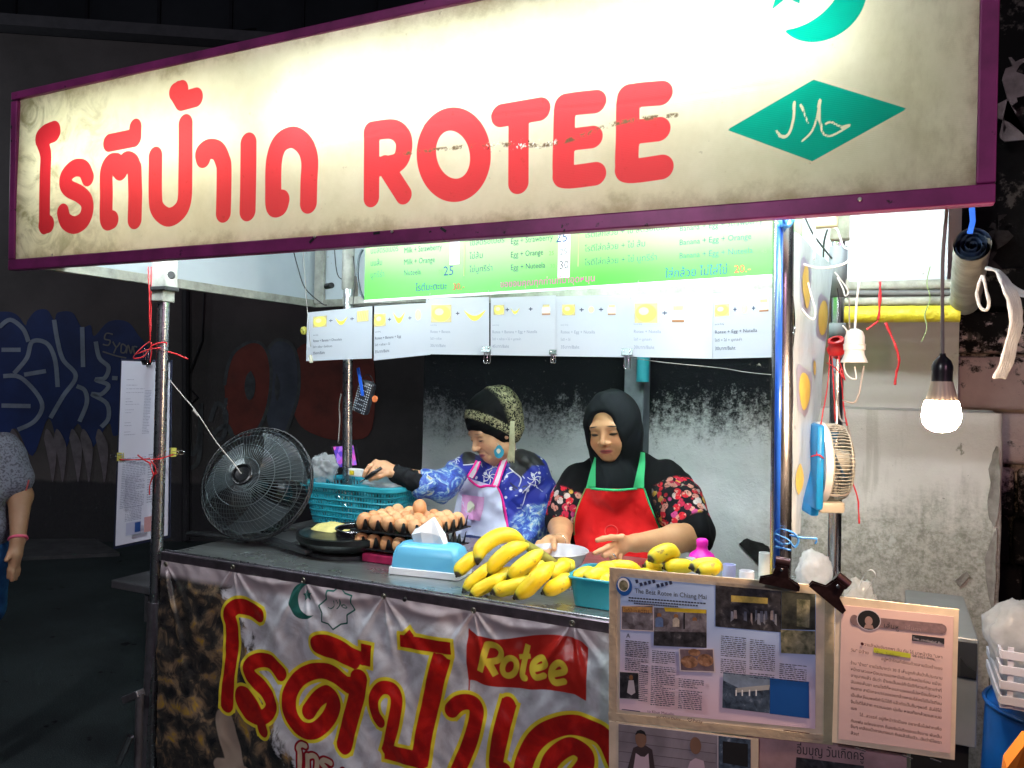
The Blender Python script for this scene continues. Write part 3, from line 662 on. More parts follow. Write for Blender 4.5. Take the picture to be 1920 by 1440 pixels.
lf = t.smooth(X_, -1.75, -2.45); c = t.mix(t.math('MULTIPLY', lf, t.smooth(t.noise(7, 7, t.pos(), .65, dist=1.5), .42, .68)), c, (.30, .28, .15))
rt = t.math('MULTIPLY', t.smooth(X_, -.12, .13), t.smooth(t.noise(6, 8, t.scale(t.pos(), (1, 1, .45)), .7), .46, .66)); c = t.mix(t.math('MULTIPLY', rt, .45), c, (.27, .22, .08))
c = t.mix(t.math('MULTIPLY', t.smooth(fine, .66, .74), .35), c, (.2, .16, .06))
c = t.mix(t.smooth(dt, .001, -.001), c, (.0, .33, .24)); c = t.mix(t.smooth(dw, .0007, -.0007), c, (.85, .85, .62))
rc = t.mix(t.math('MULTIPLY', lf, .8), (.66, .055, .065), (.38, .008, .02)); rc = t.mix(t.math('MULTIPLY', t.smooth(fine, .60, .72), .35), rc, (.35, .03, .02))
c = t.mix(t.smooth(dr, .001, -.001), c, rc)
cz = t.attr('crease'); c = t.mix(t.math('MULTIPLY', t.smooth(cz, .006, .001), t.smooth(t.noise(60, 5, t.pos(), .7), .45, .6)), c, (.16, .11, .06)); fk = t.math('MULTIPLY', t.smooth(t.attr('flake'), .010, .0), t.smooth(t.noise(130, 3, t.pos()), .58, .62)); c = t.mix(fk, c, (.9, .9, .85)); c = t.mix(t.math('MULTIPLY', t.smooth(t.attr('flake'), .012, .0), t.smooth(t.noise(110, 3, t.pos()), .36, .32)), c, (.05, .03, .02))
# horizontal crease with scuffed paint
tr = t.node('BsdfTranslucent'); t.link(c, tr.inputs[0]); t.base(c); t.set(Roughness=.45)
ms = t.node('MixShader'); ms.inputs[0].default_value = .62; t.link(t.b.outputs[0], ms.inputs[1]); t.link(tr.outputs[0], ms.inputs[2]); t.link(ms.outputs[0], t.out.inputs[0])
wv = t.node('TexWave', wave_type='BANDS', bands_direction='Z'); wv.inputs['Scale'].default_value = 90; t.link(t.pos(), wv.inputs[0]); t.bump(t.math('ADD', t.math('MULTIPLY', wv.outputs[1], .4), t.noise(2.5, 3, t.pos())), .25, .006)
SIGNF = t.m
crease = .35*np.exp(-((gz-(zb+.26)-.01*np.sin(gx*5))/.004)**2)*((gx > -1.3) & (gx < -.2))
gy = SY-.006 + .004*np.sin(gx*3.1)*np.sin(gz*7) - .003*crease
so = grid_obj('face_panel', gx, gz, gy, SIGNF, sign)
edge = np.minimum(np.minimum(gx-gx.min(), gx.max()-gx), np.minimum(gz-gz.min(), gz.max()-gz))
set_attr(so, 'd_red', red); set_attr(so, 'd_teal', teal); set_attr(so, 'd_white', wh); set_attr(so, 'crease', sd_stroke(PP, sp2(T2([(250, 800), (560, 765), (760, 750), (1080, 745), (1400, 640), (1700, 600)]), 8), .0012)); set_attr(so, 'flake', sd_stroke(PP, T2([(740, 760), (830, 752), (960, 745), (1070, 745)]), .004)); set_attr(so, 'edge', edge)
xt0, xt1 = at(545, 240, SY+.07).x, at(1585, 70, SY+.07).x; zt_ = (at(560, 243, SY+.07).z+at(1585, 62, SY+.07).z)/2
SGT = M('sign_tube_glow', (1, 1, 1), .4, var=0, emit=(.97, 1.0, .96), es=17.5)
tube_lamp(xt0, xt1, SY+.085, zt_, '', sign, SGT)
SGT2 = M('dim_tube_glow', (1, 1, 1), .4, var=0, emit=(.98, 1.0, .85), es=13.)
tube_lamp(sx0+.12, xt0-.1, SY+.095, zt_-.02, '', sign, SGT2)
# little screws and a dark tape scrap on the lower bar
BLK = M('black_plastic', (.012, .012, .014), .4, var=.2)
for px in (98, 590, 735, 1612): mb = MB(); a = at(px, 478-.069*(px-98), SY-.018); mb.lathe(a, [(.004, 0), (.003, -.002)], 8, ax=(0, 1, 0)); mb.build('screw', M('screw', (.5, .5, .45), .4, .8), sign)
for (x0, y0, x1, y1) in ((580, 455, 588, 447), (826, 427, 836, 434), (700, 438, 712, 436)): mb = MB(); mb.ribbon([at(x0, y0, SY-.0165), at(x1, y1, SY-.0165)], .006, (0, 0, 1)); mb.build('tape_scrap', BLK, sign)

# ------------------------------------------------------------------ green menu board
INK = M('grey_ink', (.03, .045, .09), .6, var=0); INKB = M('black_ink', (.02, .02, .025), .6, var=0)
NAVYI = M('navy_ink', (.006, .04, .16), .6, var=0); PINKI = M('pink_ink', (.55, .03, .30), .6, var=0); REDI = M('red_ink', (.5, .04, .04), .6, var=0); GRNI = M('green_ink', (.10, .42, .06), .6, var=0)
WHI = M('white_paper', (.84, .85, .86), .6, var=.04); WASHED = M('washed_out_ink', (.30, .33, .42), .6, var=0); YEL = M('print_yellow', (.66, .62, .10), .6, var=.1); TAN = M('print_tan', (.5, .42, .2), .6, var=.2); BRN = M('print_brown', (.26, .12, .05), .6, var=.2)  # the washed-out ink paints the tubes' overexposure into the menu print
YM0, YM1 = 2.26, 2.10
def mpt(px, py):                           # plane through the board
    a = V((at(683, 560, YM0).x, YM0, 0)); b = V((at(1500, 520, YM1).x, YM1, 0)); n = (b-a).cross(V((0, 0, 1))); d = ray(px, py); return CAMO + d*((a-CAMO).dot(n)/d.dot(n))
bl, br = mpt(683, 567), mpt(1502, 517); hb = .33
mboard = thing('menu_board', 'green and white Thai and English price board hung under the roof behind the sign', 'menu board')
sh = Sheet(bl+V((0, 0, hb)), br+V((0, 0, hb)), br, bl)
t = NT('green_print_glow'); z_ = t.sep(t.pos())[2]; x_ = t.sep(t.pos())[0]
c = t.mix(t.smooth(t.math('ADD', z_, t.math('MULTIPLY', t.math('ABSOLUTE', t.math('ADD', x_, .95)), -.07)), bl.z+.015, bl.z+.19), (.06, .40, .035), (.36, .66, .22)); t.base(c); t.set(Roughness=.45); GREENP = t.m  # paler middle top paints the tube lamp's glow into the green
sheet_body(sh, GREENP, 'board_panel', mboard, th=.006)
def muv(px, py):
    p = mpt(px, py); a = sh.q[3]; X = sh.q[1]-sh.q[0]; u = (p-a).dot(X)/X.dot(X); zb_ = a.z*(1-u)+sh.q[2].z*u; return u, 1-(p.z-zb_)/hb
def mtext(px, py, s, hpx, m, px1=None):
    u, v = muv(px, py); u2, v2 = muv(px, py-hpx); w = None
    if px1: w = muv(px1, py)[0]-u
    sh.text(u, v, s, v-v2, m, maxw=w)
WHP = M('white_print', (.85, .86, .85), .5, var=0)
for px in (680, 683): pass
sh.rect(0, .975, 1, 1, WHP)
for px0, y0 in ((845, 478),): u0, v0 = muv(843, 455); u1, v1 = muv(861, 495); sh.rect(u0, .30, u1, v1, WHP)
u0, v0 = muv(1046, 470); u1, v1 = muv(1068, 520); sh.rect(u0, .35, u1, v1, WHP)
for s, x, y, x1 in (('นมสตรอเบอรี่', 694, 476, 746), ('นมส้ม', 694, 499, 716), ('นูทรีร่า', 694, 521, 720), ('ไข่สตรอเบอรี่', 880, 461, 945), ('ไข่ส้ม', 880, 486, 906), ('ไข่นูทรีร่า', 880, 511, 925),
                    ('โรตีใส่กล้วย + ไข่ สตรอเบอรี่', 1096, 446, 1253), ('โรตีใส่กล้วย + ไข่ ส้ม', 1096, 472, 1209), ('โรตีใส่กล้วย + ไข่ นูทรีร่า', 1096, 498, 1231)): mtext(x, y, s, 11, INK, x1)
for s, x, y, x1 in (('Milk + Strawberry', 757, 475, 828), ('Milk + Orange', 757, 497, 815), ('Nuteela', 757, 517, 789), ('Egg + Strawberry', 957, 458, 1036), ('Egg + Orange', 957, 483, 1018), ('Egg + Nuteela', 957, 507, 1022),
                    ('Banana + Egg + Strawberry', 1273, 434, 1429), ('Banana + Egg + Orange', 1273, 460, 1408), ('Banana + Egg + Nuteela', 1273, 485, 1411)): mtext(x, y, s, 11, INK, x1)
for s, x, y, h, x1, m in (('25', 831, 517, 18, 860, NAVYI), ('25', 1041, 455, 19, 1072, NAVYI), ('25', 1029, 479, 8, 1041, GRNI), ('30', 1031, 503, 8, 1043, GRNI), ('25', 822, 514, 8, 830, GRNI), ('25', 1049, 478, 12, 1066, INKB), ('30', 1048, 505, 16, 1066, INKB),
                    ('20', 845, 467, 12, 858, WASHED), ('20', 845, 487, 12, 858, WASHED), ('45', 1427, 475, 8, 1442, GRNI), ('โรตีมะตะบะ', 779, 546, 13, 838, NAVYI), ('30.-', 849, 544, 13, 882, REDI), ('ใส่กล้วย ไม่ใส่ไข่', 1247, 521, 16, 1363, NAVYI), ('20.-', 1376, 512, 15, 1421, REDI),
                    ('ขอขอบคุณทุกท่านที่มาอุดหนุน', 938, 539, 12, 1144, PINKI), ('ใส่กล้วย + ไข่', 1096, 421, 11, 1200, INK), ('Banana + Egg', 1273, 410, 11, 1340, INK)): mtext(x, y, s, h, m, x1)
u0, v0 = muv(870, 518); sh.line([(u0, .2), (u0, v0)], .002, TAN); u0, v0 = muv(1084, 500); sh.line([(u0, .2), (u0, v0)], .002, TAN)
sh.build('lettering', mboard)

# ------------------------------------------------------------------ white picture menus strung along
def ppt(px, py):
    a = V((at(575, 600, 2.33).x, 2.33, 0)); b = V((at(1450, 600, 2.03).x, 2.03, 0)); n = (b-a).cross(V((0, 0, 1))); d = ray(px, py); return CAMO + d*((a-CAMO).dot(n)/d.dot(n))
def pic_roti(s, u0, v0, u1, v1):
    s.rect(u0, v0, u1, v1, TAN); s.ell((u0+u1)/2, (v0+v1)/2, (u1-u0)*.46, (v1-v0)*.46, YEL)
    s.ell((u0+u1)/2-.1*(u1-u0), (v0+v1)/2-.1*(v1-v0), (u1-u0)*.22, (v1-v0)*.2, M('print_pale', (.78, .76, .38), .6, var=.1))
def pic_banana(s, u0, v0, u1, v1):
    n = 12; o = [(u0+(u1-u0)*i/n, v0+(v1-v0)*(.15+.85*math.sin(math.pi*i/n)*.95)) for i in range(n+1)]; i_ = [(u0+(u1-u0)*i/n, v0+(v1-v0)*(.1+.45*math.sin(math.pi*i/n))) for i in range(n, -1, -1)]
    s.poly(o+i_, M('print_banana', (.80, .66, .06), .6, var=.1))
def pic_jar(s, u0, v0, u1, v1):
    s.rect(u0+.1*(u1-u0), v0, u1-.1*(u1-u0), v0+.25*(v1-v0), TAN); s.rect(u0, v0+.25*(v1-v0), u1, v1, M('print_cream', (.7, .62, .5), .6, var=.1)); s.rect(u0, v0+.4*(v1-v0), u1, v0+.62*(v1-v0), WHI); s.rect(u0, v0+.85*(v1-v0), u1, v1, BRN)
def pic_choc(s, u0, v0, u1, v1):
    s.rect(u0, v0, u1, v1, TAN)
    for k in range(4): s.line([(u0+(u1-u0)*(.1+.2*k), v0+.1*(v1-v0)), (u0+(u1-u0)*(.25+.2*k), v0+.9*(v1-v0))], .004, YEL)
def pic_egg(s, u0, v0, u1, v1): s.ell((u0+u1)/2, (v0+v1)/2, (u1-u0)*.45, (v1-v0)*.5, M('print_egg', (.78, .66, .3), .6, var=.1))
papers = [
  ([(576, 586), (698, 574), (697, 672), (574, 677)], 'white menu sheet with rotee, banana and chocolate pictures, leftmost of the row', [('r', .10, .10, .32, .32), ('b', .45, .14, .64, .32), ('c', .78, .07, .95, .28)], ['Rotee + Banana + Chocolate', 'โรตี + กล้วย + ช็อกโกแลต', '35บาท/Baht'], .11, INK),
  ([(703, 574), (806, 568), (808, 665), (702, 676)], 'bluish white menu sheet for banana and egg, second from the left in the row', [('r', .0, .15, .22, .38), ('b', .36, .12, .57, .36), ('e', .75, .12, .86, .32)], ['Rotee + Banana + Egg', 'โรตี + กล้วย + ไข่', '35บาท/Baht'], .02, INK),
  ([(800, 560), (918, 557), (918, 666), (799, 664)], 'white menu sheet with one large rotee picture and a banana, nearest the fan side', [('r', .09, .12, .42, .43), ('b', .62, .2, .95, .42)], ['Rotee + Banana', 'โรตี + กล้วย', '30บาท/Baht'], .08, WASHED),
  ([(922, 559), (1044, 554), (1044, 668), (922, 666)], 'overexposed white menu sheet above the patterned head cap, third of the big ones', [('r', .05, .13, .22, .30), ('b', .32, .18, .46, .30), ('j', .80, .15, .92, .32)], ['Rotee + Banana + Egg + Nutella', 'โรตี + กล้วย + ไข่ + นูเทลล่า', '45บาท/Baht'], .03, WASHED),
  ([(1042, 556), (1182, 553), (1182, 670), (1042, 668)], 'nearly blank bright menu sheet over the gap between the two women', [('r', .1, .14, .28, .32), ('e', .46, .18, .54, .28), ('j', .72, .16, .82, .32)], ['Rotee + Egg + Nutella', 'โรตี + ไข่', '35บาท/Baht'], .08, WASHED),
  ([(1178, 552), (1338, 549), (1337, 673), (1178, 669)], 'white menu sheet showing a rotee plus a jar, above the black headscarf', [('r', .09, .15, .37, .46), ('j', .54, .2, .68, .45)], ['Rotee + Nutella', 'โรตี + นูเทลล่า', '30บาท/Baht'], .08, WASHED),
  ([(1336, 550), (1450, 541), (1450, 670), (1337, 673)], 'white menu sheet for egg and Nutella, last of the row beside the chrome pole', [('r', .04, .18, .29, .36), ('e', .48, .2, .6, .34), ('j', .78, .15, .93, .33)], ['Rotee + Egg + Nutella', 'โรตี + ไข่ + นูเทลล่า', '30บาท/Baht'], .04, INK)]
t = NT('laminated_sheet'); t.base(t.ramp(t.noise(3, 3, t.pos()), [(.3, (.58, .62, .68)), (.7, (.64, .66, .71))])); t.set(Roughness=.3); t.b.inputs['Coat Weight'].default_value = .3
tr = t.node('BsdfTranslucent'); tr.inputs[0].default_value = (.8, .82, .85, 1); ms = t.node('MixShader'); ms.inputs[0].default_value = .35; t.link(t.b.outputs[0], ms.inputs[1]); t.link(tr.outputs[0], ms.inputs[2]); t.link(ms.outputs[0], t.out.inputs[0]); LAM = t.m
FN = {'r': pic_roti, 'b': pic_banana, 'j': pic_jar, 'c': pic_choc, 'e': pic_egg}
for i, (q, lab, pics, txt, tu, ink) in enumerate(papers):
    dy = V((0, -.0035*(i % 2) - (0.004 if i >= 2 else 0), 0)); s = Sheet(*[ppt(x, y)+dy for x, y in q])
    e = thing('menu_sheet', lab, 'menu', s.p(.5, 1), 'white menu sheets strung in a row')
    sheet_body(s, LAM, 'sheet', e)
    for k, u0, v0, u1, v1 in pics: FN[k](s, u0, v0, u1, v1)
    us = sorted([(p[1]+p[3])/2 for p in pics])
    for a, b in zip(sorted(p[3] for p in pics)[:-1], sorted(p[1] for p in pics)[1:]):
        m_ = (a+b)/2; vv = (pics[0][2]+pics[0][4])/2; s.line([(m_-.028, vv), (m_+.028, vv)], .003, INK); s.line([(m_, vv-.03), (m_, vv+.03)], .003, INK)
    s.text(tu, .62, txt[0], .052, ink, .75); s.text(tu, .74, txt[1], .04, ink, .5); s.text(tu, .87, txt[2], .055, ink, .35); s.text(tu, .49, 'ขนาด ใหญ่', .025, ink, .3)
    s.build('print', e)

# ------------------------------------------------------------------ binder clips
def binder(p, w, mat, label, up=(0, 0, 1), group=None, big=1.0, side=None):
    """clip gripping an edge at p; handles point along -up"""
    e = thing('binder_clip', label, 'clip', p, group); up = V(up).normalized(); sd = V(side) if side is not None else V((1, 0, 0)); nn = up.cross(sd).normalized()
    R = Matrix((sd, nn, up)).transposed()
    mb = MB(); h = w*.55; prof = [(-.10*w, h), (-.32*w, 0), (.32*w, 0), (.10*w, h)]
    for (a, b) in zip(prof[:-1], prof[1:]):
        A1 = p+sd*(-w/2)+nn*a[0]+up*a[1]; A2 = p+sd*(w/2)+nn*a[0]+up*a[1]; B1 = p+sd*(-w/2)+nn*b[0]+up*b[1]; B2 = p+sd*(w/2)+nn*b[0]+up*b[1]
        th = (B1-A1).cross(sd).normalized()*.0012
        mb.add([A1, A2, B2, B1, A1+th, A2+th, B2+th, B1+th], [(0, 1, 2, 3), (7, 6, 5, 4), (0, 4, 5, 1), (2, 6, 7, 3), (1, 5, 6, 2), (0, 3, 7, 4)])
    mb.build('clamp', mat, e)
    for sg_ in (-1, 1):
        m2 = MB(); o = p+nn*(.12*w*sg_)+up*h*.95; q = [(-.34, 0), (-.16, -.55), (-.20, -1.2), (-.12, -1.45), (.12, -1.45), (.20, -1.2), (.16, -.55), (.34, 0)]
        m2.tube(spline([o+sd*(a*w)+up*(b*w*1.15)+nn*(sg_*(.1+.12*abs(b))*w*(1 if b > -.7 else .9)) for a, b in q], 4), .0013*big, 6); m2.build('wire_handle', CHROME, e, smooth=True)
    return e
for (x, y, w, lab) in ((915, 660, .030, 'large black binder clip on the lower edge of the menu sheets, the left one'), (1039, 664, .022, 'small binder clip between the two larger ones under the menu sheets'), (1178, 666, .032, 'large grey binder clip at the menu edge just above the teal pipe')):
    binder(ppt(x, y)+V((0, -.006, 0)), w, M('clip_grey', (.10, .13, .13), .35, .3), lab, (0, 0, 1), 'binder clips under the menus')
# thread lines holding the menus
def thread(name, pts, r, mat, label, cat, group=None, n=6, sm=True):
    mb = MB(); mb.tube(spline(pts, n) if sm and len(pts) > 2 else pts, r, 6); return top(mb.build(name, mat, smooth=True), label, cat, group)
STR = M('grey_string', (.28, .27, .25), .8, var=.2)
for i, (x, y0, x1, y1) in enumerate(((808, 550, 806, 563), (917, 545, 920, 560), (1198, 527, 1184, 560), (1350, 520, 1331, 556))):
    thread('thread', [mpt(x, y0)+V((0, -.004, 0)), ppt(x1, y1)+V((0, -.008, 0))], .0009, STR, ['short thread tying the menu row to the board near its left end', 'short thread tying the menu row above the first big clip', 'slanted thread tying the menu row above the headscarf', 'slanted thread knotted above the last menu sheet'][i], 'thread', 'threads holding the menus', sm=False)
thread('thread', [ppt(1188, 672)+V((0, .01, 0)), ppt(1250, 680), ppt(1350, 690), ppt(1400, 698), at(1450, 703, 1.83)], .0011, STR, 'long thin thread slanting from the right clip down to the chrome pole', 'thread')

# ------------------------------------------------------------------ vinyl banner on the counter front
BY = CYF-.022
banner = thing('vinyl_banner', 'creased vinyl banner with huge red and yellow Thai letters pinned to the counter front', 'banner', ((XL+XR)/2, BY, ZC-.4))
bx0, bx1 = at(304, 1060, BY).x, XR+.09
ztl = at(310, 1048, BY).z; bz1 = at(1100, 1184, BY).z; zz1 = (ztl+bz1)/2; bz0 = .30
NX, NZ = 640, 250
ux, uz = np.meshgrid(np.linspace(bx0, bx1, NX), np.linspace(bz0, zz1, NZ)); BP = np.stack([ux, uz], -1)
def bg(px, py): p = at(px, py, BY); return (p.x, p.z)
BA = lambda L: [bg(280+x*.28646, 1030+y*.28646) for x, y in L]
BB = lambda L: [bg(800+x*.23612, 1100+y*.23612) for x, y in L]
D = {k: np.full(ux.shape, 9., np.float32) for k in ('red', 'flag', 'yel', 'teal', 'oline')}
def bs(k, T, L, r, curve=True, flat=True):
    pts = T(L); pts = sp2(pts, 6) if curve and len(pts) > 2 else pts; D[k] = np.minimum(D[k], sd_stroke(BP, pts, r, flat))
R_ = .0235
bs('red', BA, [(735, 430), (660, 385), (585, 370), (540, 420), (555, 500), (552, 700), (530, 880), (520, 1030)], .023)
bs('red', BA, [(885, 815), (810, 735), (730, 720), (668, 760), (690, 830), (775, 920), (820, 1000), (800, 1065), (735, 1095), (665, 1075), (615, 1000), (610, 940), (650, 945), (700, 1010), (740, 1090), (765, 1185)], .0215)
bs('red', BA, [(1052, 1060), (1110, 975), (1180, 940), (1215, 1000), (1180, 1100), (1100, 1175), (1010, 1160), (945, 1060), (940, 940), (1000, 835), (1110, 790), (1230, 815), (1330, 890)], .0235)
bs('red', BA, [(1395, 820), (1370, 960), (1325, 1120), (1285, 1285)], .027); bs('red', BA, [(1300, 870), (1410, 880)], .022, False)
bs('red', BA, [(1440, 612), (1435, 750)], .0175, False); bs('red', BA, [(1430, 715), (1310, 650), (1190, 592), (1120, 590), (1105, 620), (1160, 655), (1270, 690), (1380, 735)], .0165)
bs('red', BA, [(1535, 1120), (1500, 1050), (1492, 960), (1540, 895), (1605, 905), (1640, 980), (1615, 1140), (1565, 1320)], .0175); bs('red', BA, [(1550, 1310), (1650, 1335), (1790, 1365)], .022, False); bs('red', BA, [(1785, 1390), (1830, 1100), (1930, 690)], .0255)
bs('red', BA, [(1655, 590), (1990, 640)], .0165, False); bs('red', BA, [(1690, 545), (1720, 585)], .018, False)
bs('red', BB, [(205, 975), (270, 915), (350, 905), (405, 960), (395, 1080), (340, 1260), (250, 1470)], .0205)
bs('red', BB, [(665, 905), (600, 1180), (560, 1420), (640, 1450)], .0215)
bs('red', BB, [(770, 1500), (790, 1380), (860, 1230), (980, 1130), (1150, 1080), (1320, 1120), (1440, 1220), (1560, 1500)], .024); bs('red', BB, [(960, 1500), (1000, 1370), (1090, 1280), (1180, 1250), (1260, 1310), (1270, 1400), (1200, 1500)], .0215)
D['flag'] = sd_poly(BP, sp2(BB([(350, 330), (420, 380), (560, 412), (720, 400), (920, 375), (1100, 382), (1220, 420), (1293, 475)]), 4)+BB([(1290, 700), (1285, 890)])+sp2(BB([(1190, 840), (1000, 805), (700, 800), (500, 780), (400, 740), (345, 730)]), 4)+BB([(330, 600), (335, 450)]))
D['flag'] = np.minimum(D['flag'], sd_stroke(BP, BB([(348, 330), (352, 840)]), .002))
for L, r, cv in (([(437, 665), (490, 445)], .0085, 0), ([(480, 455), (560, 465), (598, 520), (570, 580), (490, 590)], .008, 1), ([(500, 595), (555, 700)], .009, 0), ([(812, 455), (770, 690), (800, 715)], .0075, 1), ([(745, 550), (835, 545)], .006, 0),
                 ([(665+58*math.cos(a)+12*math.sin(-a), 632+72*math.sin(a)) for a in [i*math.pi/8 for i in range(17)]], .0075, 1),
                 ([(868, 640), (955, 612), (945, 560), (905, 560), (860, 600), (852, 660), (890, 705), (955, 690)], .0075, 1), ([(1015, 680), (1112, 655), (1100, 600), (1060, 590), (1015, 635), (1005, 700), (1040, 745), (1118, 735)], .0078, 1)):
    bs('yel', BB, L, r, bool(cv))
oc, Rc = circ3(*BA([(990, 222), (938, 330), (1015, 445)])); oc2 = BA([(1068, 325)])[0]
D['teal'] = np.maximum(np.hypot(ux-oc[0], uz-oc[1])-Rc, -(np.hypot(ux-oc2[0], uz-oc2[1])-Rc*.86))
sc_ = BA([(1047, 297)])[0]; D['teal'] = np.minimum(D['teal'], sd_poly(BP, [(sc_[0]+(.0195 if i % 2 == 0 else .0075)*math.cos(math.pi/2+i*math.pi/5+.2), sc_[1]+(.0195 if i % 2 == 0 else .0075)*math.sin(math.pi/2+i*math.pi/5+.2)) for i in range(10)]))
ol = [(1250, 240), (1290, 285), (1335, 300), (1330, 350), (1357, 392), (1305, 425), (1305, 480), (1265, 485), (1220, 517), (1190, 480), (1148, 465), (1152, 410), (1130, 360), (1175, 320), (1175, 265), (1215, 270), (1250, 240)]
bs('teal', BA, ol, .0021, False, False)
for L in ([(1222, 330), (1225, 365), (1205, 382), (1188, 375)], [(1240, 325), (1248, 350)], [(1262, 320), (1258, 360), (1240, 385)], [(1262, 320), (1268, 365), (1285, 380), (1303, 378), (1285, 360), (1272, 362)]): bs('teal', BA, L, .0014, True, False)
for L in ([(1040, 1275), (1010, 1268), (990, 1290), (1000, 1330), (1000, 1500)], [(1050, 1340), (1050, 1470)], [(1050, 1350), (1085, 1340), (1110, 1370), (1105, 1480)], [(1200, 1390), (1160, 1370), (1140, 1390), (1170, 1430), (1190, 1470)], [(1290, 1440), (1300, 1500)]): bs('oline', BA, L, .0075, True, False)
t = NT('banner_vinyl'); p = t.pos(); X_, _, Z_ = t.sep(p); U = t.attr('u'); Vv = t.attr('v')
lo = t.noise(4.2, 5, p, .6); md = t.noise(13, 6, p, .65, dist=.8)
sky = t.ramp(lo, [(.32, (.07, .10, .105)), (.45, (.38, .40, .43)), (.58, (.66, .70, .74)), (.72, (.34, .34, .24))])
sky = t.mix(t.math('MULTIPLY', t.smooth(md, .5, .7), .35), sky, (.16, .19, .10))
whb = t.smooth(t.math('ADD', Vv, t.math('MULTIPLY', lo, .25)), .10, .26); cwh = t.mix(t.smooth(md, .35, .7), (.76, .77, .82), (.50, .47, .50))
mid = t.smooth(U, .70, .60)
sky = t.mix(t.math('MULTIPLY', mid, .75), sky, cwh)
# dark tray of food photographed at the bottom left
fd = t.math('ADD', t.math('ADD', t.math('MULTIPLY', U, -3.4), t.math('MULTIPLY', Vv, 1.0)), t.math('MULTIPLY', t.math('SUBTRACT', md, .5), .45))
foodm = t.smooth(fd, -.46, -.40)
vf = t.voro(17, t.scale(p, (1, 1, 1.6)), 'Distance', 'SMOOTH_F1'); fv = vf; n3 = t.noise(20, 6, p, .62, dist=.7)
food = t.ramp(t.math('MULTIPLY_ADD', n3, .75, t.math('MULTIPLY', fv, .3)), [(.34, (.010, .011, .014)), (.50, (.045, .04, .035)), (.60, (.22, .15, .09)), (.68, (.42, .25, .03)), (.8, (.46, .40, .36))])
c = t.mix(foodm, sky, food)
c = t.mix(t.smooth(t.attr('finger'), .003, -.003), c, t.mix(md, (.42, .33, .26), (.28, .22, .17)))
c = t.mix(t.smooth(Vv, .055, .03), c, (.40, .34, .36))
c = t.mix(t.smooth(t.attr('flag'), .0012, -.0012), c, (.42, .018, .012)); c = t.mix(t.smooth(t.attr('yel'), .0012, -.0012), c, (.70, .55, .05))
c = t.mix(t.smooth(t.attr('red'), .0105, .0085), c, (.80, .66, .04)); c = t.mix(t.smooth(t.attr('red'), .0012, -.0012), c, t.mix(t.smooth(md, .4, .6), (.34, .008, .008), (.50, .012, .008)))
c = t.mix(t.smooth(t.attr('oline'), .0075, .0055), c, (.28, .01, .02)); c = t.mix(t.smooth(t.attr('oline'), .001, -.001), c, (.60, .50, .36))
c = t.mix(t.smooth(t.attr('teal'), .0008, -.0006), c, t.mix(lo, (.01, .13, .09), (.03, .10, .10)))
t.base(c); t.set(Roughness=.22, Specular_IOR_Level=.6)
wv = t.node('TexWave', wave_type='BANDS', bands_direction='Z'); wv.inputs['Scale'].default_value = 130; wv.inputs['Distortion'].default_value = 1; t.link(p, wv.inputs[0])
t.bump(t.math('ADD', t.math('MULTIPLY', wv.outputs[1], .12), t.noise(16, 4, p)), .35, .006); VINYL = t.m
# folds: radiating from the fixing screws, plus slack waves
def nz2(x, z, f, s=0):
    return np.sin(x*f*1.7+s+1.3*np.sin(z*f*.9+s))*np.sin(z*f*1.1+s*2+1.1*np.sin(x*f*.7))
Yb = BY - .004 - .006*np.clip((zz1-uz)/.08, 0, 1)*(1+nz2(ux, uz, 9, 1)) - .0035*nz2(ux, uz, 22, 2)*np.clip((zz1-uz)/.05, 0, 1) - .0012*nz2(ux, uz, 55, 3)
screws = [bg(314, 1057), bg(440, 1062), bg(572, 1087), bg(722, 1117), bg(890, 1143), bg(1075, 1167)]
for i, (sx, sz) in enumerate(screws):
    dx = ux-sx; dz = sz-uz; r = np.hypot(dx, dz); a = np.arctan2(dx, dz)
    for a0, w, amp, ln in (((-.55, .10, .007, .30), (.25, .09, .006, .22), (.75, .12, .006, .3)) if i else ((.32, .07, .016, .42), (.75, .1, .006, .2))):
        Yb -= .75*amp*np.exp(-((a-a0)/w)**2)*np.clip(r/.03, 0, 1)*np.exp(-(r/ln)**2)*(dz > 0)
# sagging pocket between screws
for (xa, xb) in zip(screws[1:-1], screws[2:]):
    u_ = np.clip((ux-xa[0])/(xb[0]-xa[0]), 0, 1); zc = xa[1]*(1-u_)+xb[1]*u_-.028*np.sin(np.pi*u_)
    Yb -= .006*np.sin(np.pi*u_)*np.exp(-((uz-zc)/.012)**2)
bo = grid_obj('printed_sheet', ux, uz, Yb.astype(np.float32), VINYL, banner)
for k in D: set_attr(bo, k, D[k])
set_attr(bo, 'u', (ux-bx0)/(bx1-bx0)); set_attr(bo, 'v', (zz1-uz))
fing = np.minimum(sd_stroke(BP, sp2(BA([(500, 1110), (530, 1250), (600, 1500)]), 5), .034), sd_stroke(BP, sp2(BA([(470, 1400), (560, 1420), (700, 1500)]), 5), .02)); set_attr(bo, 'finger', fing)
for i, (sx, sz) in enumerate(screws):
    mb = MB(); mb.ring((sx, BY-.008, sz), (0, 1, 0), .006, .0018, 14, 6); mb.lathe((sx, BY-.006, sz), [(.004, 0), (.0035, -.003), (.001, -.0035)], 10, ax=(0, 1, 0)); mb.build('eyelet', M('eyelet_metal', (.3, .28, .22), .35, .9), banner, smooth=True, angle=40)
mb = MB(); a = bg(763, 1122); mb.lathe((a[0], BY-.009, a[1]), [(.0065, 0), (.006, -.004), (.002, -.006)], 12, ax=(0, 1, 0)); mb.build('black_screw', BLK, banner, smooth=True, angle=40)
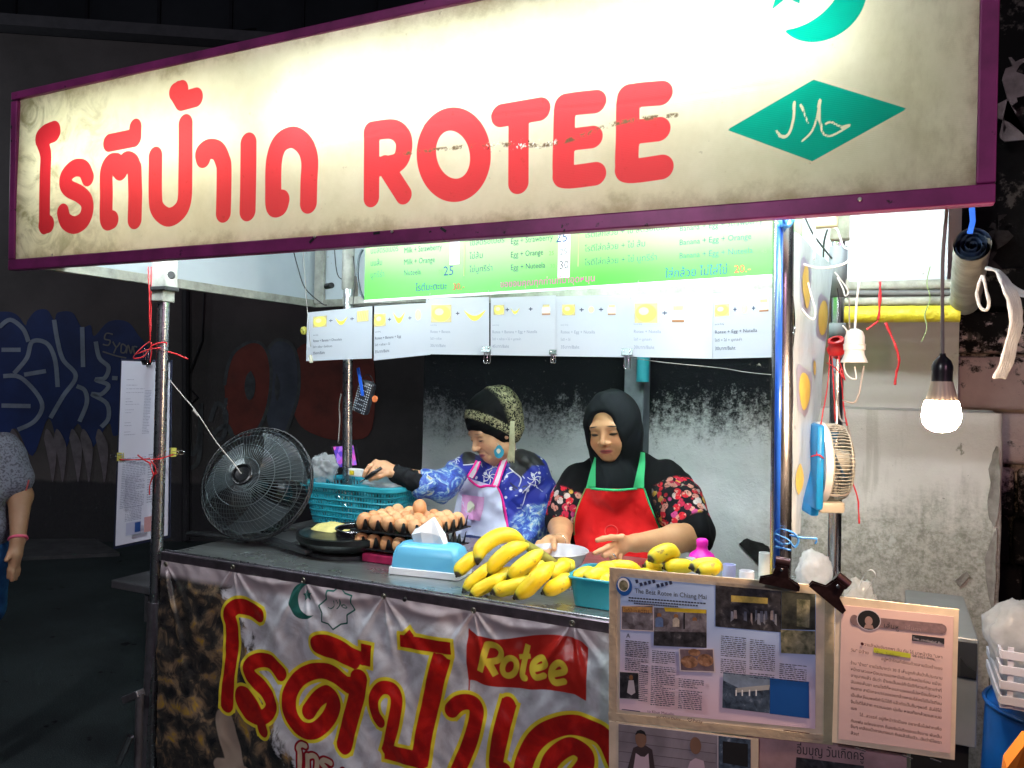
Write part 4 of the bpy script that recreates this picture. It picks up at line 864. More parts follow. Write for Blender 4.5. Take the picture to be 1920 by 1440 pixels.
# ------------------------------------------------------------------ things on the counter
YELLOWB = None
t = NT('banana_skin'); a_ = t.attr('along'); n_ = t.noise(60, 5, t.pos(), .65); n2_ = t.noise(18, 5, t.pos(), .6)
c = t.ramp(n2_, [(.3, (.78, .53, .008)), (.7, (.92, .70, .02))]); c = t.mix(t.smooth(a_, .16, .02), c, (.30, .34, .05))
c = t.mix(t.math('MULTIPLY', t.smooth(n_, .64, .72), .7), c, (.14, .08, .02)); c = t.mix(t.math('MULTIPLY', t.smooth(t.noise(22, 6, t.pos(), .75), .60, .66), .75), c, (.22, .13, .03))
c = t.mix(t.smooth(a_, .085, .045), c, (.025, .018, .012)); c = t.mix(t.math('MULTIPLY', t.smooth(a_, .86, .97), .6), c, (.35, .42, .06)); t.base(c); t.set(Roughness=.42); t.bump(n2_, .15, .004); BANM = t.m
TIPM = M('banana_tip', (.02, .015, .01), .8)
def banana(pts, r, parent, pale=None, label=None):
    P = spline(pts, 7); n = len(P); L = [0]
    for a, b in zip(P[:-1], P[1:]): L.append(L[-1]+(b-a).length)
    T = [x/L[-1] for x in L]; N = 12; vs = []; al = []; x = None
    prof = lambda t: r*(.22+.78*min(1, math.sin(min(1, t/.32)*math.pi/2))**.8) if t < .5 else r*(.30+.70*min(1, math.sin(min(1, (1-t)/.36)*math.pi/2)))
    for i, p in enumerate(P):
        d = (P[min(i+1, n-1)]-P[max(i-1, 0)]).normalized()
        if x is None: x, y = frame_of(d)
        else: x = (x-d*x.dot(d)).normalized(); y = x.cross(d)
        R = prof(T[i])
        for k in range(N):
            a = 2*math.pi*k/N; q = R*(1+.07*math.cos(5*a)+.02*math.cos(10*a)); vs.append(p+x*(q*math.cos(a))+y*(q*math.sin(a))); al.append(T[i])
    mb = MB(); mb.add(vs, [(i*N+k, i*N+(k+1) % N, (i+1)*N+(k+1) % N, (i+1)*N+k) for i in range(n-1) for k in range(N)]+[tuple(range(N-1, -1, -1)), tuple(range((n-1)*N, n*N))])
    o = mb.build('banana', BANM, parent, smooth=True); set_attr(o, 'along', al)
    m2 = MB(); d = (P[0]-P[1]).normalized(); m2.tube([P[0]-d*.002, P[0]+d*.004], [r*.25, r*.16], 7); m2.build('tip', TIPM, o)
    return o
c3 = lambda x, y: (600+x*.26042, 900+y*.26042)
c4 = lambda x, y: (1000+x*.26042, 950+y*.26042)
def bpts(L, f=c3): return [at(*f(x, y), Y) for x, y, Y in L]
bb = thing('banana_bunch', 'big bunch of ripe yellow bananas heaped beside the blue tissue box', 'bananas', atz(*c3(1330, 830), ZC))
for L, r in (([(1700, 640, 2.06), (1760, 610, 2.07), (1820, 640, 2.05)], .022), ([(1135, 600, 1.93), (1160, 500, 1.96), (1270, 415, 2.0), (1380, 400, 2.03), (1470, 445, 2.05)], .0235), ([(985, 690, 1.90), (1015, 640, 1.92), (1080, 580, 1.94), (1150, 520, 1.97)], .021),
             ([(1200, 690, 1.90), (1270, 590, 1.92), (1380, 500, 1.95), (1500, 470, 1.99)], .0225), ([(1030, 805, 1.86), (1090, 735, 1.88), (1170, 665, 1.90), (1250, 600, 1.93)], .018), ([(1350, 715, 1.87), (1430, 640, 1.89), (1520, 570, 1.92), (1600, 510, 1.95)], .0225),
             ([(1080, 840, 1.83), (1150, 785, 1.85), (1250, 735, 1.87), (1350, 680, 1.9)], .0195), ([(1235, 815, 1.83), (1310, 785, 1.85), (1400, 760, 1.87), (1500, 700, 1.9)], .0215), ([(1398, 850, 1.815), (1480, 790, 1.83), (1580, 690, 1.85), (1680, 600, 1.9)], .0235),
             ([(1600, 815, 1.85), (1660, 785, 1.86), (1740, 740, 1.88), (1800, 690, 1.92)], .0215)):
    banana(bpts(L), r*.97, bb)
for L, r in (([(1130, 700, 1.93), (1210, 640, 1.95), (1300, 590, 1.98)], .019), ([(1180, 770, 1.90), (1290, 700, 1.93), (1400, 640, 1.97)], .020), ([(1430, 740, 1.92), (1530, 660, 1.95), (1610, 590, 1.98)], .020), ([(1640, 700, 1.93), (1720, 640, 1.97), (1800, 600, 2.0)], .020)): banana(bpts(L), r, bb)
mb = MB(); q = bpts([(1470, 455, 2.06), (1560, 520, 2.03), (1700, 610, 2.0)]); mb.tube(q, [.012, .016, .012], 8); mb.build('stem', M('banana_stem', (.22, .2, .04), .7), bb, smooth=True)
# blue tray of small bananas
TRAYM = M('blue_tray_plastic', (.02, .30, .42), .35, var=.2, scale=8)
def open_box(name, lab, cat, c0, sx, sy, h, taper, mat, th=.003, rim=.008, rz=0, group=None, par=None):
    e = thing(name, lab, cat, c0, group); mb = MB(); cz, sz = math.cos(rz), math.sin(rz)
    def rr(a, b, rad, z, n=5):
        out = []
        for (qx, qy, a0) in ((1, 1, 0), (-1, 1, 90), (-1, -1, 180), (1, -1, 270)):
            for i in range(n+1):
                an = math.radians(a0+90*i/n); X = qx*(a-rad)+rad*math.cos(an); Y = qy*(b-rad)+rad*math.sin(an); out.append(c0+V((X*cz-Y*sz, X*sz+Y*cz, z)))
        return out
    loops = [rr(sx/2*taper, sy/2*taper, .02, 0), rr(sx/2, sy/2, .025, h), rr(sx/2+rim, sy/2+rim, .03, h+.001), rr(sx/2+rim, sy/2+rim, .03, h-.006), rr(sx/2+rim-.002, sy/2+rim-.002, .03, h-.006), rr(sx/2+rim-.003, sy/2+rim-.003, .029, h-.002), ]
    loops = [rr(sx/2*taper, sy/2*taper, .02, 0), rr(sx/2, sy/2, .025, h-.004), rr(sx/2+rim, sy/2+rim, .03, h-.004), rr(sx/2+rim, sy/2+rim, .03, h), rr(sx/2-th, sy/2-th, .022, h), rr(sx/2*taper-th, sy/2*taper-th, .018, th)]
    n = len(loops[0])
    mb.add([p for l in loops for p in l], [(i*n+k, i*n+(k+1) % n, (i+1)*n+(k+1) % n, (i+1)*n+k) for i in range(len(loops)-1) for k in range(n)]+[tuple(range(n-1, -1, -1)), tuple(range((len(loops)-1)*n, len(loops)*n))])
    mb.build('tub', mat, e, smooth=True, angle=35); return e
bl_ = atz(1062, 1136, ZC)
tc = V((bl_.x+.125, bl_.y+.085, ZC+.001))
open_box('plastic_tray', 'bright blue plastic tray holding small bananas, partly hidden by the framed article', 'tray', tc, .25, .165, .075, .9, TRAYM)
tb = thing('banana_bunch', 'short spotted bananas lying inside the blue plastic tray', 'bananas', tc)
for k, (dx, dy, an) in enumerate(((-.10, -.02, 1.2), (-.06, -.035, 1.0), (-.02, -.03, .9), (.03, -.03, .3), (.08, .0, .2), (-.05, .04, .1), (.05, .045, .0))):
    c_ = tc+V((dx, dy, .062+.008*(k % 2))); d = V((math.cos(an), math.sin(an), 0)); banana([c_-d*.045+V((0, 0, -.004)), c_+V((0, 0, .008)), c_+d*.045-V((0, 0, .002))], .0205, tb)
rb = thing('banana_bunch', 'spotty bananas with one turned up on top, lying behind the framed article', 'bananas', at(1270, 1065, 2.0))
for L, r in (([(795, 425, 2.02), (850, 430, 2.03), (930, 450, 2.05)], .02), ([(835, 385, 1.98), (890, 350, 2.0), (970, 320, 2.02), (1050, 350, 2.04)], .0225), ([(935, 440, 2.0), (1020, 425, 2.01), (1110, 430, 2.03), (1170, 440, 2.04)], .019), ([(1130, 440, 1.97), (1200, 425, 1.99), (1290, 420, 2.0), (1355, 450, 2.02)], .02), ([(1180, 470, 1.95), (1270, 450, 1.97), (1350, 440, 1.99)], .018), ([(520, 445, 2.0), (600, 430, 2.01), (700, 435, 2.02), (770, 450, 2.03)], .018)):
    banana(bpts(L, c4), r, rb)
# tissue box
tl = atz(726, 1076, ZC); tr_ = atz(860, 1090, ZC); ang = math.atan2(tr_.y-tl.y, tr_.x-tl.x); LX = (tr_-tl).length; LY = .115
Rt = Matrix.Rotation(ang, 3, 'Z'); tcn = tl+Rt@V((LX/2, LY/2, 0)); tcn.z = ZC+.001
tis = thing('tissue_box', 'light blue plastic tissue box with a white base standing on the counter edge', 'tissue box', tcn)
def rrect_loft(c, R, loops, name, mat, par):
    mb = MB(); n = None; vs = []
    for (a, b, rad, z) in loops:
        l = []
        for (qx, qy, a0) in ((1, 1, 0), (-1, 1, 90), (-1, -1, 180), (1, -1, 270)):
            for i in range(6):
                an = math.radians(a0+90*i/5); l.append(c+R@V((qx*(a-rad)+rad*math.cos(an), qy*(b-rad)+rad*math.sin(an), z)))
        n = len(l); vs += l
    m = len(loops)
    mb.add(vs, [(i*n+k, i*n+(k+1) % n, (i+1)*n+(k+1) % n, (i+1)*n+k) for i in range(m-1) for k in range(n)]+[tuple(range(n-1, -1, -1)), tuple(range((m-1)*n, m*n))])
    return mb.build(name, mat, par, smooth=True, angle=40)
rrect_loft(tcn, Rt, [(LX/2, LY/2, .012, 0), (LX/2, LY/2, .012, .018), (LX/2-.003, LY/2-.003, .012, .0195)], 'base', M('white_plastic', (.74, .76, .80), .35, var=.08), tis)
rrect_loft(tcn, Rt, [(LX/2-.005, LY/2-.005, .015, .019), (LX/2-.008, LY/2-.007, .018, .055), (LX/2-.014, LY/2-.012, .022, .076), (LX/2-.026, LY/2-.022, .026, .087), (LX/2-.045, LY/2-.036, .018, .090)], 'cover', M('light_blue_plastic', (.13, .47, .72), .32, var=.06, scale=5), tis)
tm = M('tissue_paper', (.84, .86, .9), .9, var=.03)
mb = MB(); base_ = [tcn+Rt@V((x, y, .088)) for x, y in ((-.05, -.012), (-.02, -.018), (.012, -.012), (.045, -.01), (.05, .01), (.015, .015), (-.02, .014), (-.048, .012))]
mid_ = [tcn+Rt@V((x*1.15, y, z+.014)) for x, y, z in ((-.048, -.02, .098), (-.02, -.026, .108), (.008, -.016, .105), (.032, -.02, .10), (.036, .012, .10), (.01, .018, .112), (-.02, .02, .105), (-.046, .012, .10))]
top_ = [tcn+Rt@V((x*1.1, y, z*1.12+.008)) for x, y, z in ((-.042, -.012, .108), (-.015, -.012, .118), (.0, -.005, .136), (.006, -.004, .14), (.008, .004, .139), (.0, .006, .134), (-.015, .01, .118), (-.04, .008, .108))]
mb.add(base_+mid_+top_, [(i*8+k, i*8+(k+1) % 8, (i+1)*8+(k+1) % 8, (i+1)*8+k) for i in range(2) for k in range(8)]+[tuple(range(16, 24))])
to = mb.build('tissue', tm); top(to, 'white tissue pulled up in a crumpled peak from the light blue box', 'tissue')
# eggs in two black trays
tray_l = atz(664, 1052, ZC); e0 = V((tray_l.x-.025, tray_l.y+.015, ZC+.03)); EP = .0475
TRB = M('black_tray_plastic', (.010, .010, .012), .3, var=.2)
t = NT('egg_shell'); oi = t.node('ObjectInfo').outputs['Random']; t.base(t.mix(oi, (.56, .25, .10), (.68, .37, .18))); t.set(Roughness=.5, Subsurface_Weight=.15); t.b.inputs['Subsurface Radius'].default_value = (.01, .005, .003); t.bump(t.noise(400, 2), .05, .001); EGG = t.m
def egg_tray(c, lab, nx=6, ny=5):
    e = thing('egg_tray', lab, 'egg tray', c+V((nx*EP/2, ny*EP/2, 0)), 'stacked black egg trays'); mb = MB(); K = 10; NXx, NYy = nx*K+1, ny*K+1; vs = []
    for j in range(NYy):
        for i in range(NXx):
            u, v = i/K, j/K; du, dv = abs(u-round(u)), abs(v-round(v)); d = math.hypot(du, dv)
            tower = max(0, 1-d/.26); z = .012+.036*min(1, tower*1.5) if d < .26 else .012
            cu, cv = u-math.floor(u)-.5, v-math.floor(v)-.5; dc = math.hypot(cu, cv)
            if dc < .38: z = min(z, .012-.011*math.cos(min(1, dc/.38)*math.pi/2))
            vs.append(c+V((u*EP, v*EP, z)))
    mb.add(vs, [(j*NXx+i, j*NXx+i+1, (j+1)*NXx+i+1, (j+1)*NXx+i) for j in range(NYy-1) for i in range(NXx-1)])
    n0 = len(mb.v); mb.add([V(v_)-V((0, 0, .0015)) for v_ in vs], [(j*NXx+i, (j+1)*NXx+i, (j+1)*NXx+i+1, j*NXx+i+1) for j in range(NYy-1) for i in range(NXx-1)])
    mb.build('pocket_sheet', TRB, e, smooth=True)
    m2 = MB(); a, b = nx*EP/2, ny*EP/2; cc = c+V((a, b, .010))
    for (o_, s_) in (((0, -b, 0), (2*a+.016, .01, .004)), ((0, b, 0), (2*a+.016, .01, .004)), ((-a, 0, 0), (.01, 2*b-.01, .004)), ((a, 0, 0), (.01, 2*b-.01, .004))): m2.box(cc+V(o_), s_, bev=.001)
    m2.build('rim', TRB, e); return e
egg_tray(e0, 'lower black egg tray with shaded brown eggs, under the full one'); e1 = e0+V((.004, .003, .054)); egg_tray(e1, 'upper black plastic egg tray piled full of brown eggs')
prof = [(0.0001 if i in (0, 16) else .0218*math.sin(math.pi*i/16)*(1+.10*math.cos(math.pi*i/16)), -.028*math.cos(math.pi*i/16)) for i in range(17)]
mb = MB(); mb.lathe((0, 0, 0), [(r, -h) for r, h in prof], 20, cap=False); em = mb.build('egg', EGG, smooth=True); emesh = em.data; bpy.data.objects.remove(em)
ordn = ['first', 'second', 'third', 'fourth', 'fifth', 'sixth']
def egg(p, lab, g, tilt=.25):
    o = bpy.data.objects.new('egg', emesh); COL.objects.link(o); o.location = p; o.rotation_euler = (random.uniform(-tilt, tilt), random.uniform(-tilt, tilt), random.uniform(0, 6)); s = random.uniform(.95, 1.07); o.scale = (s, s, s*random.uniform(.95, 1.05)); return top(o, lab, 'egg', g)
for j in range(5):
    for i in range(6): egg(e1+V(((i+.5)*EP, (j+.5)*EP, .034)), f'brown egg in the upper tray, {["front", "second", "middle", "fourth", "back"][j]} row, {ordn[i]} from the left', 'brown eggs in the upper tray', .5)
for i in range(6): egg(e0+V(((i+.5)*EP, .5*EP, .026)), f'shaded brown egg in the lower tray front row, {ordn[i]} from the left', 'brown eggs in the lower tray', .1)
for j in range(1, 4): egg(e0+V((.5*EP, (j+.5)*EP, .026)), f'shaded brown egg at the left side of the lower tray, {ordn[j]} from the front', 'brown eggs in the lower tray', .1)
ep = e1+V((3.5*EP-.01, 3.0*EP, .073)); egg(ep, 'darker brown egg resting on top of the other eggs', None, 1.2)
for q, (dx, dy) in enumerate(((1.6, 3.4), (2.6, 4.2), (0.9, 3.0))): pass
mb = MB(); q = atz(722, 1052, ZC); mb.box((q.x, q.y+.03, ZC+.013), (.12, .14, .026), bev=.004); top(mb.build('folded_cloth', M('magenta_cloth', (.25, .01, .05), .8, var=.4, scale=40)), 'folded dark magenta cloth under the stacked egg trays', 'cloth')
# griddle, dough, pot
gc = atz(655, 994, ZC+.07); gc = V((gc.x, gc.y, ZC))
gr = thing('griddle', 'large round black griddle for frying rotee, left of the egg trays', 'griddle', gc)
IRON = M('black_iron', (.018, .02, .02), .3, .6, var=.4, scale=20)
mb = MB(); mb.lathe(gc, [(.12, .012), (.155, .03), (.17, .05), (.17, .066), (.16, .068), (.15, .062), (.0001, .060)], 48); mb.build('pan', IRON, gr, smooth=True, angle=35)
mb = MB(); mb.lathe(gc, [(.14, .0005), (.14, .012), (.1, .018)], 24); mb.build('burner', BLK, gr, smooth=True, angle=35)
dq = atz(622, 984, ZC+.075); n = 26; mb = MB(); vs = []
for k in range(4):
    for i in range(n):
        a = 2*math.pi*i/n; rr_ = (.075+.012*mnoise.noise(V((math.cos(a)*2, math.sin(a)*2, 3))))*(1-.12*k) if k < 3 else .03; vs.append(V((dq.x+rr_*math.cos(a)*.95, dq.y+rr_*math.sin(a)*.8, ZC+.0625+.006*k+.004*mnoise.noise(V((a*2, k, 0))))))
mb.add(vs, [(k*n+i, k*n+(i+1) % n, (k+1)*n+(i+1) % n, (k+1)*n+i) for k in range(3) for i in range(n)]+[tuple(range(3*n, 4*n))])
top(mb.build('rotee_dough', M('dough', (.66, .58, .20), .5, var=.2, scale=30, bump=.3), smooth=True), 'pale yellow folded rotee dough frying on the black griddle', 'rotee')
pc = atz(646, 1044, ZC); pc = V((pc.x+.01, pc.y+.07, ZC+.001))
pt = thing('cooking_pot', 'dark steel pot standing between the griddle and the egg trays', 'pot', pc)
mb = MB(); mb.lathe(pc, [(.07, 0), (.078, .006), (.08, .078), (.084, .08), (.082, .082), (.077, .08), (.074, .01), (.0001, .008)], 36); mb.build('body', M('pot_steel', (.10, .09, .11), .22, .9, var=.3), pt, smooth=True, angle=35)
mb = MB(); mb.ring(pc+V((0, 0, .081)), (0, 0, 1), .081, .0022, 36); mb.build('rim', CHROME, pt, smooth=True)
# teal basket with plastic bags
bq = at(682, 930, 2.44); bc = V((bq.x, 2.44, ZC+.03)); bh = .15; ba, bb_ = .205, .125
bas = thing('plastic_basket', 'teal perforated plastic basket behind the griddle and rear pole', 'basket', bc)
TEAL = M('teal_basket', (.01, .25, .33), .4, var=.15)
def rloop(a, b, rad, z, n=8, c=bc):
    out = []
    for (qx, qy, a0) in ((1, 1, 0), (-1, 1, 90), (-1, -1, 180), (1, -1, 270)):
        for i in range(n+1):
            an = math.radians(a0+90*i/n); out.append(c+V((qx*(a-rad)+rad*math.cos(an), qy*(b-rad)+rad*math.sin(an), z)))
    return out
def along(loop, m):
    L = [0]; lp = loop+[loop[0]]
    for a, b in zip(lp[:-1], lp[1:]): L.append(L[-1]+(b-a).length)
    out = []
    for k in range(m):
        s = L[-1]*k/m; i = max(j for j in range(len(L)-1) if L[j] <= s); out.append(lp[i].lerp(lp[i+1], (s-L[i])/max(1e-9, L[i+1]-L[i])))
    return out
mb = MB()
for k in range(7):
    f = .04+.88*k/6; l = rloop(ba*(.86+.14*f), bb_*(.82+.18*f), .05, bh*f); mb.tube(l+[l[0]], .0048, 5)
lo_, hi_ = along(rloop(ba*.86, bb_*.82, .05, 0), 84), along(rloop(ba*.985, bb_*.98, .05, bh*.93), 84)
for a, b in zip(lo_, hi_): mb.tube([a, b], .0038, 4)
o_ = mb.build('lattice_wall', TEAL, bas); mb = MB(); l = rloop(ba*.86, bb_*.82, .05, .003); mb.add(l+[p-V((0, 0, .003)) for p in l], [tuple(range(len(l))), tuple(range(2*len(l)-1, len(l)-1, -1))]); mb.build('bottom', TEAL, bas)
mb = MB(); l1 = rloop(ba+.012, bb_+.012, .055, bh-.012); l2 = rloop(ba+.014, bb_+.014, .055, bh+.002); l3 = rloop(ba-.004, bb_-.004, .05, bh+.004); l4 = rloop(ba-.004, bb_-.004, .05, bh-.012); n = len(l1)
mb.add(l1+l2+l3+l4, [(i*n+k, i*n+(k+1) % n, (i+1)*n+(k+1) % n, (i+1)*n+k) for i in range(3) for k in range(n)]+[(3*n+k, 3*n+(k+1) % n, (k+1) % n, k) for k in range(n)]); mb.build('rim', M('light_teal', (.03, .36, .47), .4), bas, smooth=True, angle=40)
def blob(name, c, sz, mat, label, cat, seed=0, amp=.3, fq=1.6, n=28, cut=None, kind=None, par=None):
    bm = bmesh.new(); bmesh.ops.create_icosphere(bm, subdivisions=4, radius=1)
    for v in bm.verts:
        d = v.co.normalized(); k = 1+amp*mnoise.noise(d*fq+V((seed, 0, 0)))+amp*.5*abs(mnoise.noise(d*fq*3+V((0, seed, 0))))*2-amp*.3; v.co = V((d.x*sz[0]*k, d.y*sz[1]*k, d.z*sz[2]*k))
        if cut is not None and v.co.z < cut: v.co.z = cut
    me = bpy.data.meshes.new(name); bm.to_mesh(me); bm.free(); me.materials.append(mat); me.polygons.foreach_set('use_smooth', [True]*len(me.polygons)); o = bpy.data.objects.new(name, me); COL.objects.link(o); o.location = c
    if par is not None: o.parent = par; o.matrix_parent_inverse = wmat(par).inverted(); return o
    return top(o, label, cat)
BAG = film('clear_bag', (.75, .8, .82), .35, .15, .3); BAGW = film('white_bag', (.8, .82, .84), .62, .2, .5)
blob('plastic_bag', at(606, 876, 2.42), (.055, .05, .05), BAG, 'crumpled clear plastic bag sticking out of the teal basket by the fan', 'plastic bag', 3, .5, 2.2)
blob('plastic_bag', at(728, 904, 2.42), (.09, .07, .022), BAGW, 'flat white plastic bag lying in the teal basket under the reaching hand', 'plastic bag', 5, .3)
mb = MB(); a = at(668, 886, 2.42); mb.box(a, (.06, .02, .03), Matrix.Rotation(.1, 3, 'Y'), bev=.004); mb.box(a+V((-.012, -.011, 0)), (.018, .003, .012)); pk = thing('snack_packet', 'small white packet with a yellow and black print in the teal basket', 'packet', a)
for o2, nm, m_ in (((0), 'wrapper', M('packet_white', (.7, .7, .68), .4)),): mb2 = MB(); mb2.box(a, (.06, .02, .03), bev=.004); mb2.build(nm, m_, pk)
mb = MB(); mb.box(a+V((-.012, -.0115, 0)), (.02, .002, .016)); mb.build('print', M('packet_yellow', (.7, .5, .02), .4, var=.8, scale=120), pk)
mb = MB(); mb.tube(spline([at(650, 905, 2.40), at(640, 925, 2.38), at(628, 900, 2.4), at(640, 872, 2.43), at(664, 890, 2.42), at(660, 930, 2.36)], 6), .0012, 6); top(mb.build('charging_cable', BLK, smooth=True), 'thin black cable looping round the rear pole above the basket', 'cable')
# telephone playing a video
ph = thing('mobile_phone', 'phone showing a bright pink and purple video, propped behind the rear pole', 'phone', at(645, 855, 2.60)); a, b, c_, d = at(620, 836, 2.60), at(666, 833, 2.60), at(673, 874, 2.59), at(630, 880, 2.59)
s = Sheet(a, b, c_, d); sheet_body(s, BLK, 'casing', ph, th=.009, nx=1, ny=1)
t = NT('video_screen'); vc = t.voro(55, t.pos(), 'Color'); c = t.ramp(t.sep(vc)[0], [(.2, (.10, .05, .5)), (.5, (.75, .12, .55)), (.8, (.3, .15, .75))]); t.base((0, 0, 0)); t.setin(t.b, 'Emission Color', c); t.b.inputs['Emission Strength'].default_value = .8
s.rect(.10, .05, .92, .93, t.m); s.build('screen', ph)
# spatula rod and wing clamp at the rear pole
mb = MB(); q = at(647, 938, 2.49); mb.tube([q+V((-.03, -.01, .02)), q+V((.02, -.01, -.03))], .012, 12); mb.tube([q+V((.035, -.012, .045)), q+V((-.005, -.01, -.005)), q+V((.02, -.01, -.03))], .004, 8); top(mb.build('wing_clamp', CHROME, smooth=True, angle=40), 'shiny steel wing clamp tightened on the rear pole beside the basket', 'clamp')
# black fan, lying back on its stand ------------------------------------------------
fc = at(480, 905, 2.05); vd = (CAMO-fc).normalized(); ax = (vd*.90-CAMX*.40+V((0, 0, .24))).normalized()
fan = thing('electric_fan', 'large black wire-cage table fan tilted on the left end of the counter', 'fan', V((fc.x, fc.y, ZC)))
FB_ = M('fan_black', (.012, .013, .015), .25, .3, var=.1); FW = M('fan_wire', (.10, .12, .13), .3, .8, var=.2)
fx, fy = frame_of(ax); FR = .192
def fpt(r, h, a): return fc+ax*h+fx*(r*math.cos(a))+fy*(r*math.sin(a))
def guard(name, prof, nw, twist):
    mb = MB()
    for k in range(nw):
        a = 2*math.pi*k/nw; mb.tube([fpt(r, h, a+twist*(1-r/FR)) for r, h in prof], .0009, 4, cap=False)
    for r, h in prof[1:-1:2]: mb.ring(fc+ax*h, ax, r, .0013, 48, 4)
    return mb.build(name, FW, fan, smooth=True)
pf = [(.035, .105)]+[(.035+(FR-.035)*s_, .105-.10*(s_**2.6)) for s_ in (.15, .3, .45, .6, .72, .83, .91, .97, 1)]
guard('front_guard', pf, 72, .5)
pr = [(.06, -.15)]+[(.06+(FR-.06)*s_, -.15+.13*(s_**2.8)) for s_ in (.2, .4, .6, .75, .88, .96, 1)]
guard('rear_guard', pr, 56, -.3)
mb = MB(); mb.ring(fc, ax, FR+.003, .004, 64, 6); mb.ring(fc-ax*.02, ax, FR+.002, .003, 64, 6); mb.build('guard_hoop', FB_, fan, smooth=True)
mb = MB(); mb.lathe(fc, [(.0001, .108), (.022, .11), (.024, .106), (.036, .104), (.038, .100), (.0001, .098)], 28, ax=ax); mb.ring(fc+ax*.108, ax, .033, .003, 28); mb.build('guard_badge', FB_, fan, smooth=True, angle=40)
for k in range(3):
    mb = MB(); n1_, n2_2 = 8, 10; vs = []
    for i in range(n1_):
        rr_ = .03+(FR-.05)*i/(n1_-1)
        for j in range(n2_2):
            a = 2*math.pi*k/3+.25+(1.35*(j/(n2_2-1)-.5))*(.55+.6*i/(n1_-1)); vs.append(fpt(rr_, .025-.05*(j/(n2_2-1)), a))
    m_ = len(vs); vs += [v_-ax*.002 for v_ in vs]
    mb.add(vs, [(i*n2_2+j, i*n2_2+j+1, (i+1)*n2_2+j+1, (i+1)*n2_2+j) for i in range(n1_-1) for j in range(n2_2-1)]+[(m_+i*n2_2+j, m_+(i+1)*n2_2+j, m_+(i+1)*n2_2+j+1, m_+i*n2_2+j+1) for i in range(n1_-1) for j in range(n2_2-1)])
    mb.build('blade', M('blade_grey', (.04, .05, .055), .25, var=.1), fan, smooth=True)
mb = MB(); mb.lathe(fc, [(.0001, .05), (.03, .045), (.035, .0), (.035, -.02), (.0001, -.02)], 20, ax=ax); mb.build('hub', FB_, fan, smooth=True, angle=40)
mb = MB(); mb.lathe(fc, [(.045, -.08), (.062, -.10), (.062, -.17), (.04, -.2), (.0001, -.2)], 24, ax=ax); mb.build('motor_housing', FB_, fan, smooth=True, angle=40)
nb_ = fc-ax*.13; ft = V((nb_.x, nb_.y, ZC+.03)); mb = MB(); mb.tube([nb_, V((nb_.x, nb_.y-.02, (nb_.z+ft.z)/2)), ft], [.03, .028, .04], 12); mb.build('neck', FB_, fan, smooth=True)
for (a, b) in (((420, 985), (580, 1035)), ((352, 1000), (500, 1010))):
    A_, B_ = atz(*a, ZC+.02), atz(*b, ZC+.02); mb = MB(); d = (B_-A_); L_ = d.length; d.normalize(); R_m = Matrix((d, V((0, 0, 1)).cross(d), V((0, 0, 1)))).transposed(); mb.box((A_+B_)/2, (L_, .035, .018), R_m, bev=.008); mb.build('foot_bar', M('foot_bar_black', (.025, .028, .03), .3, var=.2), fan)
thread('string', [at(316, 710, 1.83), at(345, 745, 1.86), at(368, 772, 1.88), at(405, 828, 1.92), fc+ax*.12+V((-.03, 0, .03)), fc+ax*.114], .0018, M('pale_string', (.5, .48, .45), .8), 'taut pale string tying the black fan up to the left front pole', 'string', n=5)
mb = MB(); a, b = at(362, 768, 1.875), at(372, 780, 1.885); mb.tube([a, b], .0035, 6); top(mb.build('string_knot', M('pale_string', (.5, .48, .45), .8)), 'knot in the pale fan string midway along its length', 'knot')
# white bowl, squeeze bottle, cups, jar
bwc = at(1046, 1042, 2.17); bwc = V((bwc.x, bwc.y, bwc.z-.045))
bowl = thing('mixing_bowl', 'white round bowl in front of the woman in the red apron, behind the bananas', 'bowl', bwc); mb = MB(); mb.lathe(bwc, [(.045, 0), (.05, .002), (.075, .03), (.088, .06), (.092, .062), (.090, .064), (.085, .061), (.072, .032), (.045, .006), (.0001, .005)], 36); mb.build('bowl_body', M('bowl_white', (.46, .43, .45), .25, var=.05), bowl, smooth=True, angle=50)
MAG = M('magenta_plastic', (.80, .01, .42), .35, var=.08)
sb = at(1316, 1050, 2.2); sb = V((sb.x, sb.y, ZC)); zt2 = at(1316, 1052, 2.2).z
sq = thing('squeeze_bottle', 'squeeze bottle with a bright magenta cap and short nozzle', 'bottle', sb)
mb = MB(); mb.lathe(sb, [(.03, 0), (.034, .01), (.034, zt2-ZC-.006), (.03, zt2-ZC)], 24); mb.build('bottle_body', M('milky_plastic', (.72, .72, .74), .4, var=.05), sq, smooth=True, angle=40)
mb = MB(); h0 = zt2-ZC; mb.lathe(sb, [(.036, h0), (.036, h0+.012), (.032, h0+.02), (.016, h0+.032), (.0145, h0+.042), (.016, h0+.044), (.016, h0+.058), (.012, h0+.062), (.0001, h0+.062)], 24); mb.build('cap', MAG, sq, smooth=True, angle=50)
